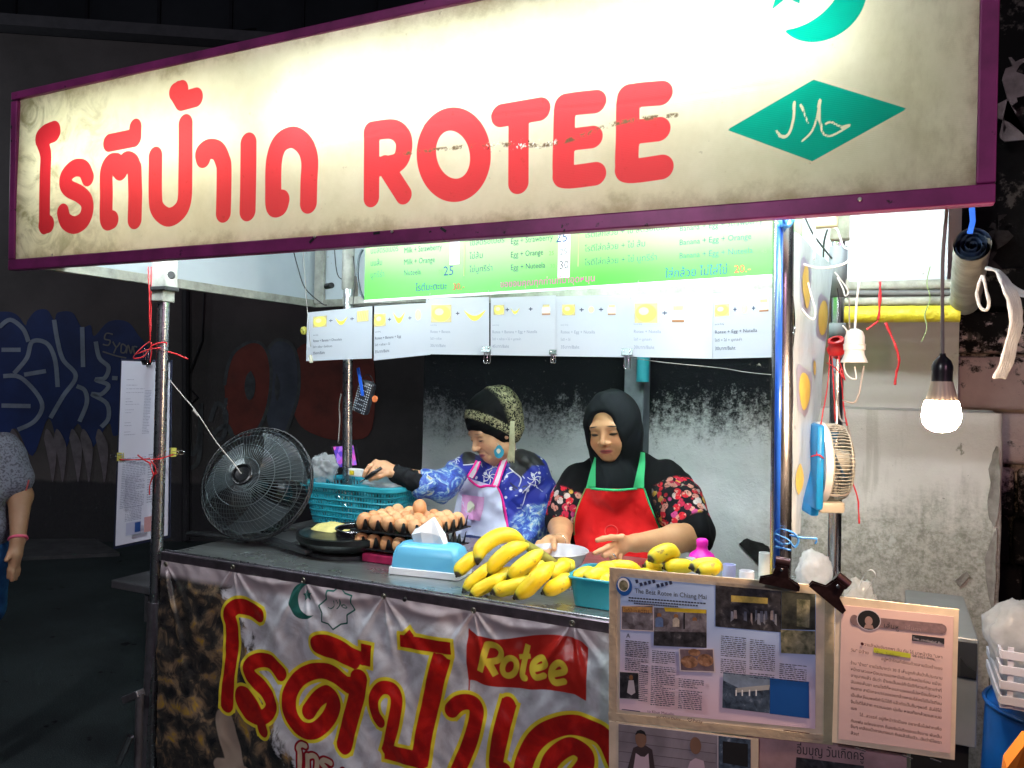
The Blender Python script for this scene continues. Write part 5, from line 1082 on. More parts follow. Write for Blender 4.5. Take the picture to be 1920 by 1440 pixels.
for (x, y0, y1, r, lab, m_) in ((1295, 1046, 1054, .013, 'small white bottle cap left of the magenta squeeze bottle', 'milky'), (1367, 1058, 1076, .017, 'small pale lilac plastic cup behind the article frame', 'lilac'), (1400, 1070, 1080, .020, 'low white cup lid near the chrome pole', 'milky'), (1433, 1036, 1080, .015, 'tall frosted jar with white lid beside the chrome pole', 'frost')):
    a = at(x, y1, 2.12); z1_ = at(x, y0, 2.12).z; zb_ = ZC if y1 > 1060 else ZC; base = V((a.x, 2.12, ZC)); e = thing('cup', lab, 'cup', base); mm_ = {'milky': M('cup_white', (.75, .75, .8), .35), 'lilac': M('cup_lilac', (.5, .52, .8), .3), 'frost': M('jar_frost', (.55, .6, .58), .3, alpha=1)}[m_]
    mb = MB(); hh = z1_-ZC; mb.lathe(base, [(r*.9, 0), (r, hh*.9), (r*.96, hh), (r*.85, hh), (r*.8, hh-.01), (.0001, hh-.012)], 20); mb.build('cup_body', mm_, e, smooth=True, angle=40)
# left side ledge and prop under the pole
mb = MB(); a = at(268, 1100, 2.0); mb.box((a.x-.03, a.y+.12, a.z), (.20, .3, .03), bev=.004); mb.box((a.x+.02, a.y+.1, a.z-.07), (.02, .2, .11)); top(mb.build('side_ledge', M('ledge_metal', (.12, .12, .13), .5, .5, var=.3)), 'small dark metal ledge sticking out left of the front pole', 'ledge')
cr = thing('cart_jack', 'upright steel jack handle with crank standing left of the front leg', 'jack', V((at(265, 1440, 1.7).x, 1.7, 0)))
mb = MB(); a, b = at(262, 1300, 1.72), at(258, 1440, 1.72); mb.tube([a, V((b.x, b.y, .05))], .012, 12); mb.build('upright', DULL, cr, smooth=True, angle=40)
mb = MB(); mb.box(at(250, 1305, 1.72), (.075, .03, .022), Matrix.Rotation(-.45, 3, 'Y'), bev=.003); mb.build('cross_plate', DULL, cr)
mb = MB(); mb.tube([at(245, 1380, 1.68), at(222, 1432, 1.66)], .0105, 12); mb.build('handle', CHROME, cr, smooth=True, angle=40)
# ------------------------------------------------------------------ hanging papers, boards, clips, lamps at the front and right
def sheetthing(name, lab, cat, corners, mat, th=.0015, group=None, nx=4, ny=8):
    s = Sheet(*corners); e = thing(name, lab, cat, s.p(.5, 1), group); sheet_body(s, mat, 'sheet', e, th=th, nx=nx, ny=ny); return s, e
LY_ = 1.84
q = [at(226, 672, LY_), at(322, 676, LY_+.02), at(318, 1008, LY_+.02), at(213, 1030, LY_)]
mb_s, e_s = sheetthing('permit_sheet', 'tall laminated white paper notice hanging behind the left front pole', 'notice', q, M('dark_backing', (.015, .02, .05), .5), th=.003)
q2 = [mb_s.p(.03, .012, .0012), mb_s.p(.97, .012, .0012), mb_s.p(.97, .985, .0012), mb_s.p(.035, .985, .0012)]; s = Sheet(*q2)
PERM = M('permit_paper', (.80, .85, .96), .25, var=.05, scale=4); sheet_body(s, PERM, 'paper', e_s, th=.0006)
rg = random.Random(4); GI = M('soft_grey_ink', (.42, .46, .58), .6, var=0)
for v_, w_ in ((.10, .12), (.13, .3), (.15, .3), (.17, .28), (.205, .08), (.22, .22), (.235, .22), (.265, .14), (.28, .10), (.335, .1), (.35, .22), (.385, .1), (.40, .2)):
    s.greek(.12, v_, .12+w_*1.3, v_+.004, .006, GI, rg); 
s.greek(.52, .16, .66, .40, .0085, GI, rg)
s.greek(.15, .53, .62, .80, .0095, GI, rg); s.greek(.08, .505, .2, .51, .007, GI, rg); s.greek(.70, .52, .94, .80, .014, GI, rg)
s.greek(.3, .80, .62, .88, .009, GI, rg); s.rect(.33, .885, .62, .955, M('pale_box', (.55, .6, .78), .4, var=0)); s.rect(.5, .89, .61, .945, M('print_blue', (.03, .1, .35), .5, var=.3)); s.rect(.68, .87, .95, .955, M('print_salmon', (.75, .42, .42), .5, var=.1))
s.build('print', e_s)
binder(at(277, 675, LY_)+V((0, -.004, 0)), .03, BLK, 'black binder clip at the top of the tall white notice', (0, 0, -1), 'clips holding the tall notice')
YC = M('yellow_clip', (.62, .60, .12), .35, .2)
binder(at(226, 856, LY_)+V((0, -.004, 0)), .028, YC, 'yellow binder clip on the left edge of the tall notice', (1, 0, 0), 'clips holding the tall notice', side=(0, 0, 1))
binder(at(328, 848, LY_)+V((0, -.004, 0)), .028, YC, 'yellow binder clip on the right edge of the tall notice', (-1, 0, 0), 'clips holding the tall notice', side=(0, 0, 1))
RED = film('red_raffia', (.78, .05, .06), .98, .3, .35)
def raffia(name, strands, lab, w=.006, mat=None):
    e = thing(name, lab, 'string', strands[0][0])
    for st in strands:
        P = spline(st, 7); mb = MB(); mb.ribbon([p+V((.0012*mnoise.noise(p*60), .0012*mnoise.noise(p*50+V((3, 0, 0))), 0)) for p in P], [w*(.75+.4*mnoise.noise(p*40)) for p in P], (0, .25, 1) if abs((P[-1]-P[0]).x) > abs((P[-1]-P[0]).z) else (1, .2, 0)); mb.build('strand', mat or RED, e, smooth=True)
    return e
YP = 1.775
raffia('raffia_tie', [[at(278, 500, YP+.03), at(280, 560, YP), at(281, 640, YP)], [at(284, 500, YP+.03), at(283, 600, YP), at(281, 640, YP)], [at(281, 640, YP), at(262, 655, YP), at(250, 671, YP), at(270, 668, YP), at(285, 648, YP), at(310, 642, YP), at(312, 650, YP-.01)],
                      [at(283, 642, YP), at(284, 660, YP), at(281, 680, YP)], [at(310, 658, YP+.04), at(330, 664, YP), at(352, 673, YP)], [at(255, 664, YP), at(280, 655, YP), at(300, 652, YP-.012)]], 'red plastic raffia knotted round the left pole above the tall notice')
raffia('raffia_tie', [[at(222, 862, LY_-.01), at(255, 862, LY_-.03), at(282, 860, YP)], [at(258, 853, LY_-.04), at(270, 862, YP), at(284, 870, YP-.01)], [at(282, 862, YP), at(300, 860, YP-.015), at(326, 852, LY_-.01)], [at(284, 864, YP-.01), at(292, 880, YP-.012), at(282, 905, YP-.01), at(280, 928, YP-.01)], [at(280, 866, YP-.012), at(288, 890, YP-.016), at(294, 884, YP-.014)]], 'red plastic raffia bow round the middle of the tall notice')
# framed article boards clipped to the right pole -----------------------------------
FRM = M('yellowed_acrylic', (.74, .62, .47), .35, var=.25, scale=9)
t = NT('magazine_page'); v_ = t.attr('pv'); t.base(t.mix(t.smooth(v_, .2, .95), (.38, .54, .86), (.82, .62, .72))); t.set(Roughness=.3); PAGE = t.m
AY0, AY1 = 1.72, 1.70
def dark_pic(nm, stops, sc_=25):
    t = NT(nm); n_ = t.noise(sc_, 5, t.pos(), .6, dist=.4); t.base(t.ramp(n_, stops)); t.set(Roughness=.3); return t.m
PIC1 = dark_pic('print_night_stall', [(.35, (.012, .012, .016)), (.6, (.05, .05, .06)), (.75, (.2, .2, .22))], 60)
PIC2 = dark_pic('print_day_stall', [(.35, (.07, .06, .07)), (.6, (.20, .19, .23)), (.75, (.4, .4, .45))], 50)
PIC3 = dark_pic('print_food', [(.35, (.10, .05, .03)), (.55, (.32, .17, .1)), (.75, (.5, .32, .22))], 70)
PIC4 = dark_pic('print_leaves', [(.35, (.06, .07, .04)), (.6, (.28, .27, .18)), (.75, (.42, .4, .3))], 60)
PIC5 = dark_pic('print_house', [(.35, (.02, .03, .05)), (.6, (.08, .12, .18)), (.75, (.35, .4, .5))], 70)
BLU = M('print_royal', (.015, .10, .38), .35, var=.15, scale=4); DKI = M('dark_type', (.02, .03, .09), .5, var=0); MAR = M('maroon_type', (.07, .012, .02), .5, var=0)
fr = thing('framed_article', 'framed magazine article titled The Best Rotee in Chiang Mai, clipped to the chrome pole', 'framed article', at(1350, 1395, AY0))
fa, fb, fc_, fd_ = at(1143, 1064, AY0), at(1565, 1100, AY0), at(1562, 1396, AY0), at(1142, 1350, AY0)
fs = Sheet(fa, fb, fc_, fd_); sheet_body(fs, FRM, 'backing', fr, th=.004, nx=1, ny=1)
def page_of(fs, corners, nm, mat, par, off=.0012):
    s = Sheet(*[c+fs.n*off for c in corners]); o = sheet_body(s, mat, nm, par, th=.0008, nx=4, ny=12)
    me = o.data; a = me.attributes.new('pv', 'FLOAT', 'POINT'); zz = [((s.q[0]-v.co_w if False else 0)) for v in []]
    vals = []
    M_ = wmat(par)
    for v in me.vertices: p = o.matrix_world @ v.co if False else v.co; vals.append((s.q[0].z-p.z)/s.h)
    a.data.foreach_set('value', vals); return s
cA = lambda x, y: (1140+x*.20833, 1060+y*.20833)
s = page_of(fs, [at(*cA(115, 72), AY0), at(*cA(1872, 228), AY0), at(*cA(1865, 1470), AY0), at(*cA(105, 1300), AY0)], 'page', PAGE, fr)
def inv(s, p):                             # sheet uv of a point (near-affine)
    a, b, c, d = s.q; u, v = .5, .5
    for _ in range(12):
        e = s.p(u, v)-p; du = ((b-a)*(1-v)+(c-d)*v); dv = ((d-a)*(1-u)+(c-b)*u); A = np.array([[du.dot(du), du.dot(dv)], [du.dot(dv), dv.dot(dv)]]); B = np.array([du.dot(e), dv.dot(e)]); x = np.linalg.solve(A, B); u -= x[0]; v -= x[1]
    return u, v
def PA(x, y): return inv(s, at(*cA(x, y), AY0))
def prect(pts, m): s.poly([PA(*p) for p in pts], m)
PW = M('print_white_edge', (.62, .56, .62), .4, var=0)
prect([(970, 150), (1560, 205), (1560, 600), (968, 548)], PIC1); prect([(1110, 268), (1440, 292), (1438, 345), (1110, 325)], M('print_dull_yellow', (.48, .38, .10), .4, var=.3, scale=90))
rg = random.Random(5)
for k in range(14): x = 1080+rg.random()*430; y = 400+rg.random()*40; w = 12+rg.random()*14; prect([(x, y), (x+w, y+2), (x+w*1.2, y+70+rg.random()*40), (x-3, y+66+rg.random()*40)], M('print_figure_%d' % (k % 3), [(.28, .3, .36), (.12, .14, .2), (.35, .3, .3)][k % 3], .4, var=.3, scale=90))
prect([(1562, 225), (1866, 250), (1866, 580), (1562, 570)], dark_pic('print_night_lane', [(.35, (.02, .022, .02)), (.6, (.07, .075, .06)), (.75, (.22, .24, .2))], 40)); prect([(1700, 300), (1820, 310), (1812, 560), (1700, 545)], PIC4)
prect([(1555, 575), (1866, 590), (1866, 800), (1560, 785)], PIC4)
prect([(120, 360), (412, 352), (418, 595), (120, 578)], PW); prect([(128, 368), (405, 362), (410, 585), (128, 570)], PIC2); prect([(135, 366), (400, 375), (400, 425), (135, 418)], M('print_ochre', (.45, .25, .08), .4, var=.3, scale=80))
u_, v2_ = PA(150, 412); s.text(u_, v2_, 'โรตีป้าเด ROTEE', .024, MAR, .14, slope=.0)
prect([(418, 375), (890, 400), (890, 740), (414, 718)], PIC2); prect([(505, 375), (888, 395), (886, 430), (520, 412)], M('print_yellow_awning', (.55, .42, .03), .4, var=.2, scale=50)); prect([(418, 590), (890, 600), (890, 740), (414, 718)], PIC1)
for x, y, w, hh, c_ in ((585, 440, 60, 110, 'pale'), (745, 470, 75, 100, 'grey'), (430, 430, 70, 120, 'blue')):
    m_ = M('print_person_'+c_, {'pale': (.5, .46, .40), 'grey': (.2, .19, .22), 'blue': (.10, .16, .32)}[c_], .4, var=.3, scale=90); u_, v2_ = PA(x+w/2, y+15); s.ell(u_, v2_, .012, .017, BRN); prect([(x, y+hh*.4), (x+w*.35, y+hh*.25), (x+w*.65, y+hh*.25), (x+w, y+hh*.45), (x+w, y+hh), (x, y+hh)], m_)
prect([(682, 425), (695, 425), (695, 570), (682, 570)], BLKP)
prect([(640, 745), (955, 745), (970, 962), (650, 950)], PW); prect([(650, 752), (946, 754), (958, 950), (660, 940)], dark_pic('print_plate', [(.3, (.09, .06, .08)), (.7, (.22, .17, .2))], 40))
for x, y, rx, ry in ((780, 780, .032, .026), (735, 865, .045, .045), (880, 850, .042, .045)): u_, v2_ = PA(x, y); s.ell(u_, v2_, rx, ry, PIC3)
prect([(105, 950), (285, 962), (290, 1215), (102, 1195)], PW); prect([(110, 955), (278, 966), (280, 1200), (110, 1190)], PIC1); prect([(190, 1030), (235, 1030), (250, 1140), (215, 1165), (175, 1140)], M('print_person_white', (.5, .46, .5), .4, var=.2)); u_, v2_ = PA(212, 1005); s.ell(u_, v2_, .011, .019, BRN)
prect([(1040, 955), (1460, 1000), (1455, 1325), (1032, 1275)], PIC5); prect([(1040, 955), (1460, 1000), (1460, 1075), (1300, 1115), (1180, 1100), (1040, 1030)], M('print_house_sky', (.22, .30, .42), .4, var=.3, scale=60)); prect([(1150, 1100), (1460, 1070), (1450, 1115), (1160, 1140)], M('print_roof', (.42, .44, .44), .4, var=.2)); 
for x in (1150, 1205, 1270, 1330): prect([(x, 1115), (x+12, 1115), (x+12, 1170), (x, 1170)], WHI)
prect([(1460, 1008), (1810, 1042), (1812, 1372), (1458, 1328)], BLU)
u_, v2_ = PA(245, 245); u2_, _v = PA(890, 290); s.text(u_, v2_, 'The Best Rotee in Chiang Mai', .036, DKI, u2_-u_)
u_, v2_ = PA(168, 645); s.text(u_, v2_, 'A', .032, DKI)
u_, v2_ = PA(150, 185); s.ell(u_, v2_, .045, .07, BLU); s.ell(u_-.004, v2_-.012, .033, .05, WHI); s.ell(u_-.003, v2_-.005, .026, .040, PIC4)
for k in range(9): u_, v2_ = PA(262+k*38, 142+((k*7) % 4)*9+12*(1 if k > 4 else 0)); s.poly([(u_-.009, v2_-.011), (u_+.006, v2_-.016), (u_+.011, v2_+.006), (u_-.003, v2_+.015)], DKI)
for (x, y, w) in ((190, 280, 700), (190, 304, 630), (240, 328, 400)):
    u_, v2_ = PA(x, y); u2_, v3_ = PA(x+w, y+w*.065); nn_ = 26
    for k in range(nn_):
        a = u_+(u2_-u_)*k/nn_; b = u_+(u2_-u_)*(k+.78)/nn_; vv = v2_+(v3_-v2_)*k/nn_*.6; s.poly([(a, vv), (b, vv), (b, vv+.010), (a, vv+.010)], DKI)
for (x0, y0, x1, y1) in ((165, 665, 375, 800), (165, 820, 375, 925), (295, 940, 375, 1195), (415, 745, 620, 850), (410, 880, 625, 1225), (660, 985, 885, 1060), (660, 1085, 870, 1250), (1040, 600, 1265, 770), (1040, 800, 1265, 920), (1300, 625, 1525, 890), (1300, 915, 1520, 955), (1565, 830, 1805, 980)):
    u0_, v0_ = PA(x0, y0); u1_, _ = PA(x1, y0); _, v1_ = PA(x0, y1); s.greek(u0_, v0_, u1_, v1_, .0135, DKI, rg)
u_, v2_ = PA(400, 1262); s.text(u_, v2_, 'to Khun Matsalin', .020, MAR, .15, slope=.02); u_, v2_ = PA(480, 1308); s.text(u_, v2_, 'and Khun Daday,', .020, MAR, .13, slope=.02); u_, v2_ = PA(800, 1345); s.text(u_, v2_, 'Patty', .024, MAR, .05, slope=.03)
hx, hy = PA(775, 1325); s.line([(hx, hy+.014), (hx-.011, hy-.002), (hx-.008, hy-.012), (hx, hy-.004), (hx+.009, hy-.012), (hx+.011, hy), (hx, hy+.014)], .0012, MAR)
u_, v2_ = PA(1600, 1412); s.line([(u_, v2_), (u_+.12, v2_+.006)], .0015, MAR); u_, v2_ = PA(175, 1235); s.line([(u_, v2_), (u_+.1, v2_+.003)], .0018, DKI)
s.build('print', fr)
rl = MB(); 
for (p0, p1_x) in (((0, 0), (1, 0)), ((0, 1), (1, 1)), ((0, 0), (0, 1)), ((1, 0), (1, 1))):
    A_, B_ = fs.p(*p0, .003), fs.p(*p1_x, .003); m2 = MB(); d = (B_-A_); L_ = d.length; d.normalize(); inn = (fs.p(.5, .5)-(A_+B_)/2); inn = (inn-d*inn.dot(d)).normalized(); w = .018
    m2.add([A_, B_, B_+inn*w, A_+inn*w]+[q_+fs.n*-.0015 for q_ in (A_, B_, B_+inn*w, A_+inn*w)], [(0, 1, 2, 3), (7, 6, 5, 4), (3, 2, 6, 7), (0, 4, 5, 1)]); m2.build('frame_strip', film('clear_strip', (.72, .62, .48), .55, .2, .3), fr)
# lower photo frame
f2 = thing('framed_photo', 'framed photograph of two aproned cooks hanging below the magazine article', 'framed photo', at(1350, 1500, 1.715))
f2s = Sheet(at(1142, 1352, 1.717), at(1422, 1386, 1.717), at(1420, 1580, 1.717), at(1142, 1560, 1.717)); sheet_body(f2s, FRM, 'backing', f2, th=.004, nx=1, ny=1)
s = Sheet(*[at(x, y, 1.717)+fs.n*.0013 for x, y in ((1160, 1357), (1408, 1386), (1408, 1560), (1160, 1545))]); sheet_body(s, dark_pic('print_kitchen', [(.3, (.16, .14, .16)), (.7, (.40, .36, .42))], 6), 'photo', f2, th=.0008, nx=1, ny=1)
for k in range(6): s.line([(0, .07+k*.1), (.75, .09+k*.1)], .0012, M('print_line', (.10, .08, .1), .5, var=0))
sk = M('print_skin', (.22, .12, .08), .5, var=.2); pinkp = M('print_pink_apron', (.55, .42, .5), .5, var=.1); blup = M('print_blue_apron', (.16, .22, .5), .5, var=.1)
s.poly([(.12, .22), (.2, .17), (.27, .22), (.31, .6), (.34, 1), (.04, 1), (.06, .5)], M('print_dark_coat', (.05, .035, .04), .5, var=.2)); s.poly([(.14, .27), (.18, .3), (.21, .3), (.24, .26), (.27, .8), (.27, 1), (.1, 1), (.1, .6)], pinkp); s.ell(.18, .12, .045, .09, sk); s.poly([(.135, .09), (.15, .045), (.18, .03), (.21, .045), (.225, .09), (.2, .07), (.16, .07)], BLKP)
s.poly([(.56, .3), (.6, .26), (.66, .28), (.69, .5), (.69, 1), (.5, 1), (.51, .5)], pinkp); s.poly([(.54, .42), (.66, .44), (.68, 1), (.52, 1)], blup); s.ell(.6, .13, .042, .09, sk)
s.poly([(.77, 0), (1, 0), (1, 1), (.77, 1)], PIC5); s.poly([(.8, .05), (.98, .05), (.98, .3), (.8, .28)], BLKP); s.poly([(.8, .4), (.97, .42), (.97, .52), (.8, .5)], M('print_pale_label', (.4, .42, .4), .5, var=.2)); s.line([(.765, 0), (.765, 1)], .0018, PW)
s.poly([(.37, .75), (.39, .6), (.41, .6), (.43, .75), (.43, 1), (.37, 1)], BLKP); s.build('print', f2)
# right-hand Thai article
t = NT('aged_page'); t.base(t.ramp(t.noise(4, 4, t.pos()), [(.3, (.68, .47, .45)), (.7, (.80, .58, .54))])); t.set(Roughness=.35); AGED = t.m
f3 = thing('framed_clipping', 'framed Thai newspaper clipping with a round portrait, at the far right', 'framed clipping', at(1680, 1430, 1.69))
f3s = Sheet(at(1568, 1118, 1.69), at(1798, 1143, 1.67), at(1790, 1425, 1.67), at(1560, 1392, 1.69)); sheet_body(f3s, FRM, 'backing', f3, th=.004, nx=1, ny=1)
def at3(x, y): d = ray(x, y); n = f3s.n; return CAMO+d*((f3s.q[0]-CAMO).dot(n)/d.dot(n))
cC = lambda x, y: (1480+x*.27778, 1040+y*.27778)
s = Sheet(*[at3(x, y)+f3s.n*.0013 for x, y in ((1578, 1134), (1788, 1156), (1782, 1412), (1572, 1385))]); sheet_body(s, AGED, 'page', f3, th=.0008, nx=1, ny=1)
def PC(x, y): return inv(s, at3(*cC(x, y)))
def prc(pts, m): s.poly([PC(*p) for p in pts], m)
GRB = M('print_grey_band', (.24, .16, .17), .5, var=.3, scale=100); u_, v2_ = PC(440, 440); s.ell(u_, v2_, .04, .04, GRB); prc([(440, 408), (1035, 465), (1035, 535), (440, 476)], GRB); u_, v2_ = PC(1035, 500); s.ell(u_, v2_, .035, .034, GRB)
u_, v2_ = PC(537, 440); s.ell(u_, v2_, .112, .078, PW); s.ell(u_, v2_, .104, .072, BLKP); s.ell(u_+.0, v2_+.006, .036, .034, M('print_face', (.36, .24, .22), .5, var=.2)); s.poly([(u_-.03, v2_+.035), (u_+.035, v2_+.035), (u_+.05, v2_+.062), (u_-.045, v2_+.064)], M('print_face', (.36, .24, .22), .5))
u_, v2_ = PC(637, 487); u2_, _ = PC(765, 487); s.text(u_, v2_, 'เล่นหู', .036, INKB, u2_-u_, slope=.06); u_, v2_ = PC(780, 500); s.text(u_, v2_, 'เล่นตา', .030, M('print_mid_grey', (.36, .26, .26), .5, var=0), .18, slope=.06)
prc([(829, 536), (1047, 563), (1045, 603), (829, 578)], INKB); u_, v2_ = PC(836, 570); s.text(u_, v2_, 'โดย...เจนนิเฟอร์ คิ้ม', .017, PW, .29, slope=.06)
LINES = ['●วาแล้วมันขับรถพา ฉัน กับ โอ๋ มาหน้าวัด "มหา', 'วัน" มีป้าย', 'อยู่หน้าร้านที่เขียนด้วยลายมือเจ้าของ', 'ร้าน "ป้าเด" ขายโรตีมากว่า 30 ปี เห็นลูกค้าสั่งป้าก็ประณาม', 'หน้าตาสวยเหมือนนางเอกหนังอินเดียสมัยก่อน แม้จะ', 'อายุมากแล้ว ฉันว่า ป้าเดเป็นแม่ค้าโรตีที่สวยที่สุดเท่าที่', 'ฉันเคยเห็นมา แถมโรตีก็หอมละมุนแบบไม่เหมือนใครหน้า', 'คนขาย สามีแกจะบรรจงซอยกล้วยหอมใส่ลงไปในโรตีจน', 'เป็นสี่เหลี่ยมพอดีคำไม่ได้ดี แล้วตัดเป็นชิ้นๆพอดี ฉันใช้ไม้', 'จิ้มโรตีใส่ปาก กรอบนอก นุ่มใน หอมทั้งกล้วยและเนย', 'เนย', 'โอ้...สวรรค์ อยู่ที่หน้าวัดนี้เอง อยากซื้อไปฝากเพื่อ', 'กับแฟน แต่คงจะยาก ก็เลยชิมโรตีกรอบแป้งบาง พันเป็น', 'ชิ้นๆ เคลือบน้ำตาลบางเบา กินแล้วลืมตัว...ฉันว่านี่ไงเรา', 'ล้วย!']
ys = [(480, 590, 1035), (415, 632, 550), (620, 690, 1035), (415, 718, 1035), (415, 760, 1030), (415, 802, 1030), (415, 845, 1030), (415, 888, 1030), (415, 935, 1030), (415, 980, 1030), (415, 1022, 456), (475, 1068, 1030), (415, 1108, 1030), (415, 1145, 1030), (415, 1190, 470)]
u0_, v0_ = PC(570, 632); u1_, v1_ = PC(820, 660); s.poly([(u0_, v0_-.008), (u1_, v0_+.006), (u1_, v0_+.04), (u0_, v0_+.028)], M('highlighter', (.55, .60, .05), .5, var=.1))
for L_, (x, y, x1) in zip(LINES, ys): u_, v2_ = PC(x, y+18); u2_, _ = PC(x1, y); s.text(u_, v2_, L_, .0225, MAR, u2_-u_, slope=.045)
u_, v2_ = PC(578, 662); s.text(u_, v2_, '"ป้าเด...โรตีป้าเด"', .018, INKB, .32, slope=.06); u_, v2_ = PC(832, 685); s.text(u_, v2_, '08-1021-9496,', .018, INKB, .3, slope=.06)
s.build('print', f3)
f4 = thing('old_clipping', 'stained old newspaper clipping, lowest board behind the lower right frames', 'clipping', at(1650, 1500, 1.73))
f4s = Sheet(at(1400, 1372, 1.725), at(1700, 1398, 1.715), at(1700, 1600, 1.715), at(1400, 1580, 1.725)); sheet_body(f4s, M('stained_paper', (.34, .22, .24), .5, var=.4, scale=10), 'page', f4, th=.003, nx=1, ny=1)
f4s.text(.33, .16, 'อิ่มบุญ วันเกิดครู', .09, INKB, .42, slope=.02); f4s.poly([(.33, .19), (.75, .22), (.74, .45), (.32, .42)], PIC1); f4s.line([(.3, .0), (1, .08)], .002, MAR); f4s.build('print', f4)
# staples
mb = MB(); 
for (x, y) in ((1604, 1402), (1744, 1422), (1691, 1416)): a = at(x, y, 1.66); m2 = MB(); m2.tube([a, a+V((.018, 0, -.003))], .0012, 6); o = m2.build('staple', CHROME, f3)
# bulldog clips
def bulldog(p, jaw_dir, lab, sc=1., mat=None):
    e = thing('bulldog_clip', lab, 'clip', p, 'bulldog clips on the article frames'); jd = V(jaw_dir).normalized(); up = V((0, 0, 1)); up = (up-jd*up.dot(jd)).normalized(); nn = jd.cross(up)
    m_ = M('clip_dark_steel', (.055, .03, .035), .3, .85, var=.4, scale=60)
    mb = MB()
    for sg_ in (-1, 1):
        n0 = len(mb.v); P = []
        for (x, z, o_) in ((-.045, -.012, .008), (.045, -.012, .008), (.045, .0, .010), (.018, .012, .008), (.012, .04, .012), (-.012, .04, .012), (-.018, .012, .008), (-.045, .0, .010)):
            P.append(p+jd*(x*sc)+up*(z*sc)+nn*(sg_*o_*sc))
        mb.add(P+[q_+nn*(.0015*sg_) for q_ in P], [tuple(range(8)), tuple(range(15, 7, -1))]+[(i, (i+1) % 8, (i+1) % 8+8, i+8) for i in range(8)])
    mb.build('jaws', m_, e)
    mb = MB(); mb.tube([p+jd*(-.016*sc)+up*(.045*sc), p+jd*(.016*sc)+up*(.045*sc)], .0125*sc, 16); mb.build('spring_roll', m_, e, smooth=True, angle=40)
    mb = MB(); mb.lathe(p+up*(.03*sc)+nn*(.0135*sc), [(.004, 0), (.003, .0015)], 10, ax=nn); mb.lathe(p+up*(.03*sc)-nn*(.0135*sc), [(.004, 0), (.003, -.0015)], 10, ax=nn); mb.build('rivet', CHROME, e)
    return e
X_ = V((1, 0, 0))
bulldog(at(1462, 1090, 1.705), (1, .1, -.12), 'dark steel bulldog clip gripping the article frame at the blue-striped pole', .88)
bulldog(at(1554, 1116, 1.69), (.8, .1, -.62), 'dark steel bulldog clip set slanting where the two frames meet', .88)
# ------------------------------------------------------------------ hanging things on the right
cR = lambda L, Y, dY=0: [at(1440+x*.25, 380+y*.25, Y+dY*i/max(1, len(L)-1)) for i, (x, y) in enumerate(L)]
# clear side curtain with printed pictures, between the two right poles
def cu(px, py, Y): return at(px, py, Y)
side = thing('side_curtain', 'clear plastic side sheet with yellow food pictures hanging between the right poles', 'plastic sheet', cu(1490, 1000, 1.86))
TL_, TR_, MR_, BR_, BL__ = cu(1487, 432, 1.84), cu(1563, 500, 2.46), cu(1536, 765, 2.34), cu(1500, 1000, 1.98), cu(1486, 1005, 1.84)
t = NT('side_sheet'); t.base(t.ramp(t.noise(3, 3, t.pos()), [(.3, (.60, .66, .70)), (.7, (.72, .76, .80))])); t.set(Roughness=.2); tp = t.node('BsdfTransparent'); ms = t.node('MixShader'); ms.inputs[0].default_value = .8; t.link(tp.outputs[0], ms.inputs[1]); trl = t.node('BsdfTranslucent'); trl.inputs[0].default_value = (.7, .74, .78, 1); m0 = t.node('MixShader'); m0.inputs[0].default_value = .4; t.link(t.b.outputs[0], m0.inputs[1]); t.link(trl.outputs[0], m0.inputs[2]); t.link(m0.outputs[0], ms.inputs[2]); t.link(ms.outputs[0], t.out.inputs[0]); t.bump(t.noise(12, 3, t.pos()), .5, .01)
def sidept(u, v):
    l = TL_.lerp(BL__, v); r = TR_.lerp(MR_, v*2) if v < .5 else MR_.lerp(BR_, (v-.5)*2); return l.lerp(r, u)+V((.008*mnoise.noise(V((u*3, v*5, 0))), 0, 0))
mb = MB(); nx_, ny_ = 14, 40; vs = [sidept(i/nx_, j/ny_) for j in range(ny_+1) for i in range(nx_+1)]; m_ = len(vs); vs += [p+V((.0006, 0, 0)) for p in vs]
mb.add(vs, [(j*(nx_+1)+i, j*(nx_+1)+i+1, (j+1)*(nx_+1)+i+1, (j+1)*(nx_+1)+i) for j in range(ny_) for i in range(nx_)]+[(m_+j*(nx_+1)+i, m_+(j+1)*(nx_+1)+i, m_+(j+1)*(nx_+1)+i+1, m_+j*(nx_+1)+i+1) for j in range(ny_) for i in range(nx_)]); mb.build('sheet', t.m, side, smooth=True)
FRAMEP = M('print_lilac_frame', (.32, .32, .45), .5, var=.2); YP_ = M('print_warm_yellow', (.68, .50, .10), .5, var=.15)
for u0, v0, u1, v1, big in ((.12, .06, .45, .24, 0), (.62, .13, .95, .28, 0), (.10, .42, .55, .58, 0), (.05, .74, .7, .88, 1), (.55, .36, .75, .42, 0)):
    for k, (m_, sc_) in enumerate(((FRAMEP, 1), (YP_, .8))):
        mb = MB(); n = 20; uc, vc_ = (u0+u1)/2, (v0+v1)/2; P = []
        for i in range(n):
            a = 2*math.pi*i/n; c_, s_ = math.cos(a), math.sin(a)
            if k == 0: e_ = 1/max(abs(c_), abs(s_)); c_, s_ = c_*e_, s_*e_
            P.append(sidept(uc+(u1-u0)/2*c_*sc_, vc_+(v1-v0)/2*s_*sc_)+V((.0020+.0008*k, 0, 0)))
        if big and k == 0: continue
        mb.add([sidept(uc, vc_)+V((.0020+.0008*k, 0, 0))]+P, [(0, i+1, (i+1) % n+1) for i in range(n)]); mb.build('picture', m_, side)
for (u, v) in ((.02, .325), (.72, .42), (.1, .64), (.8, .66)): mb = MB(); mb.ring(sidept(u, v)+V((-.003, 0, 0)), (1, .3, 0), .009, .0012, 16, 5); mb.build('wire_ring', CHROME, side, smooth=True)
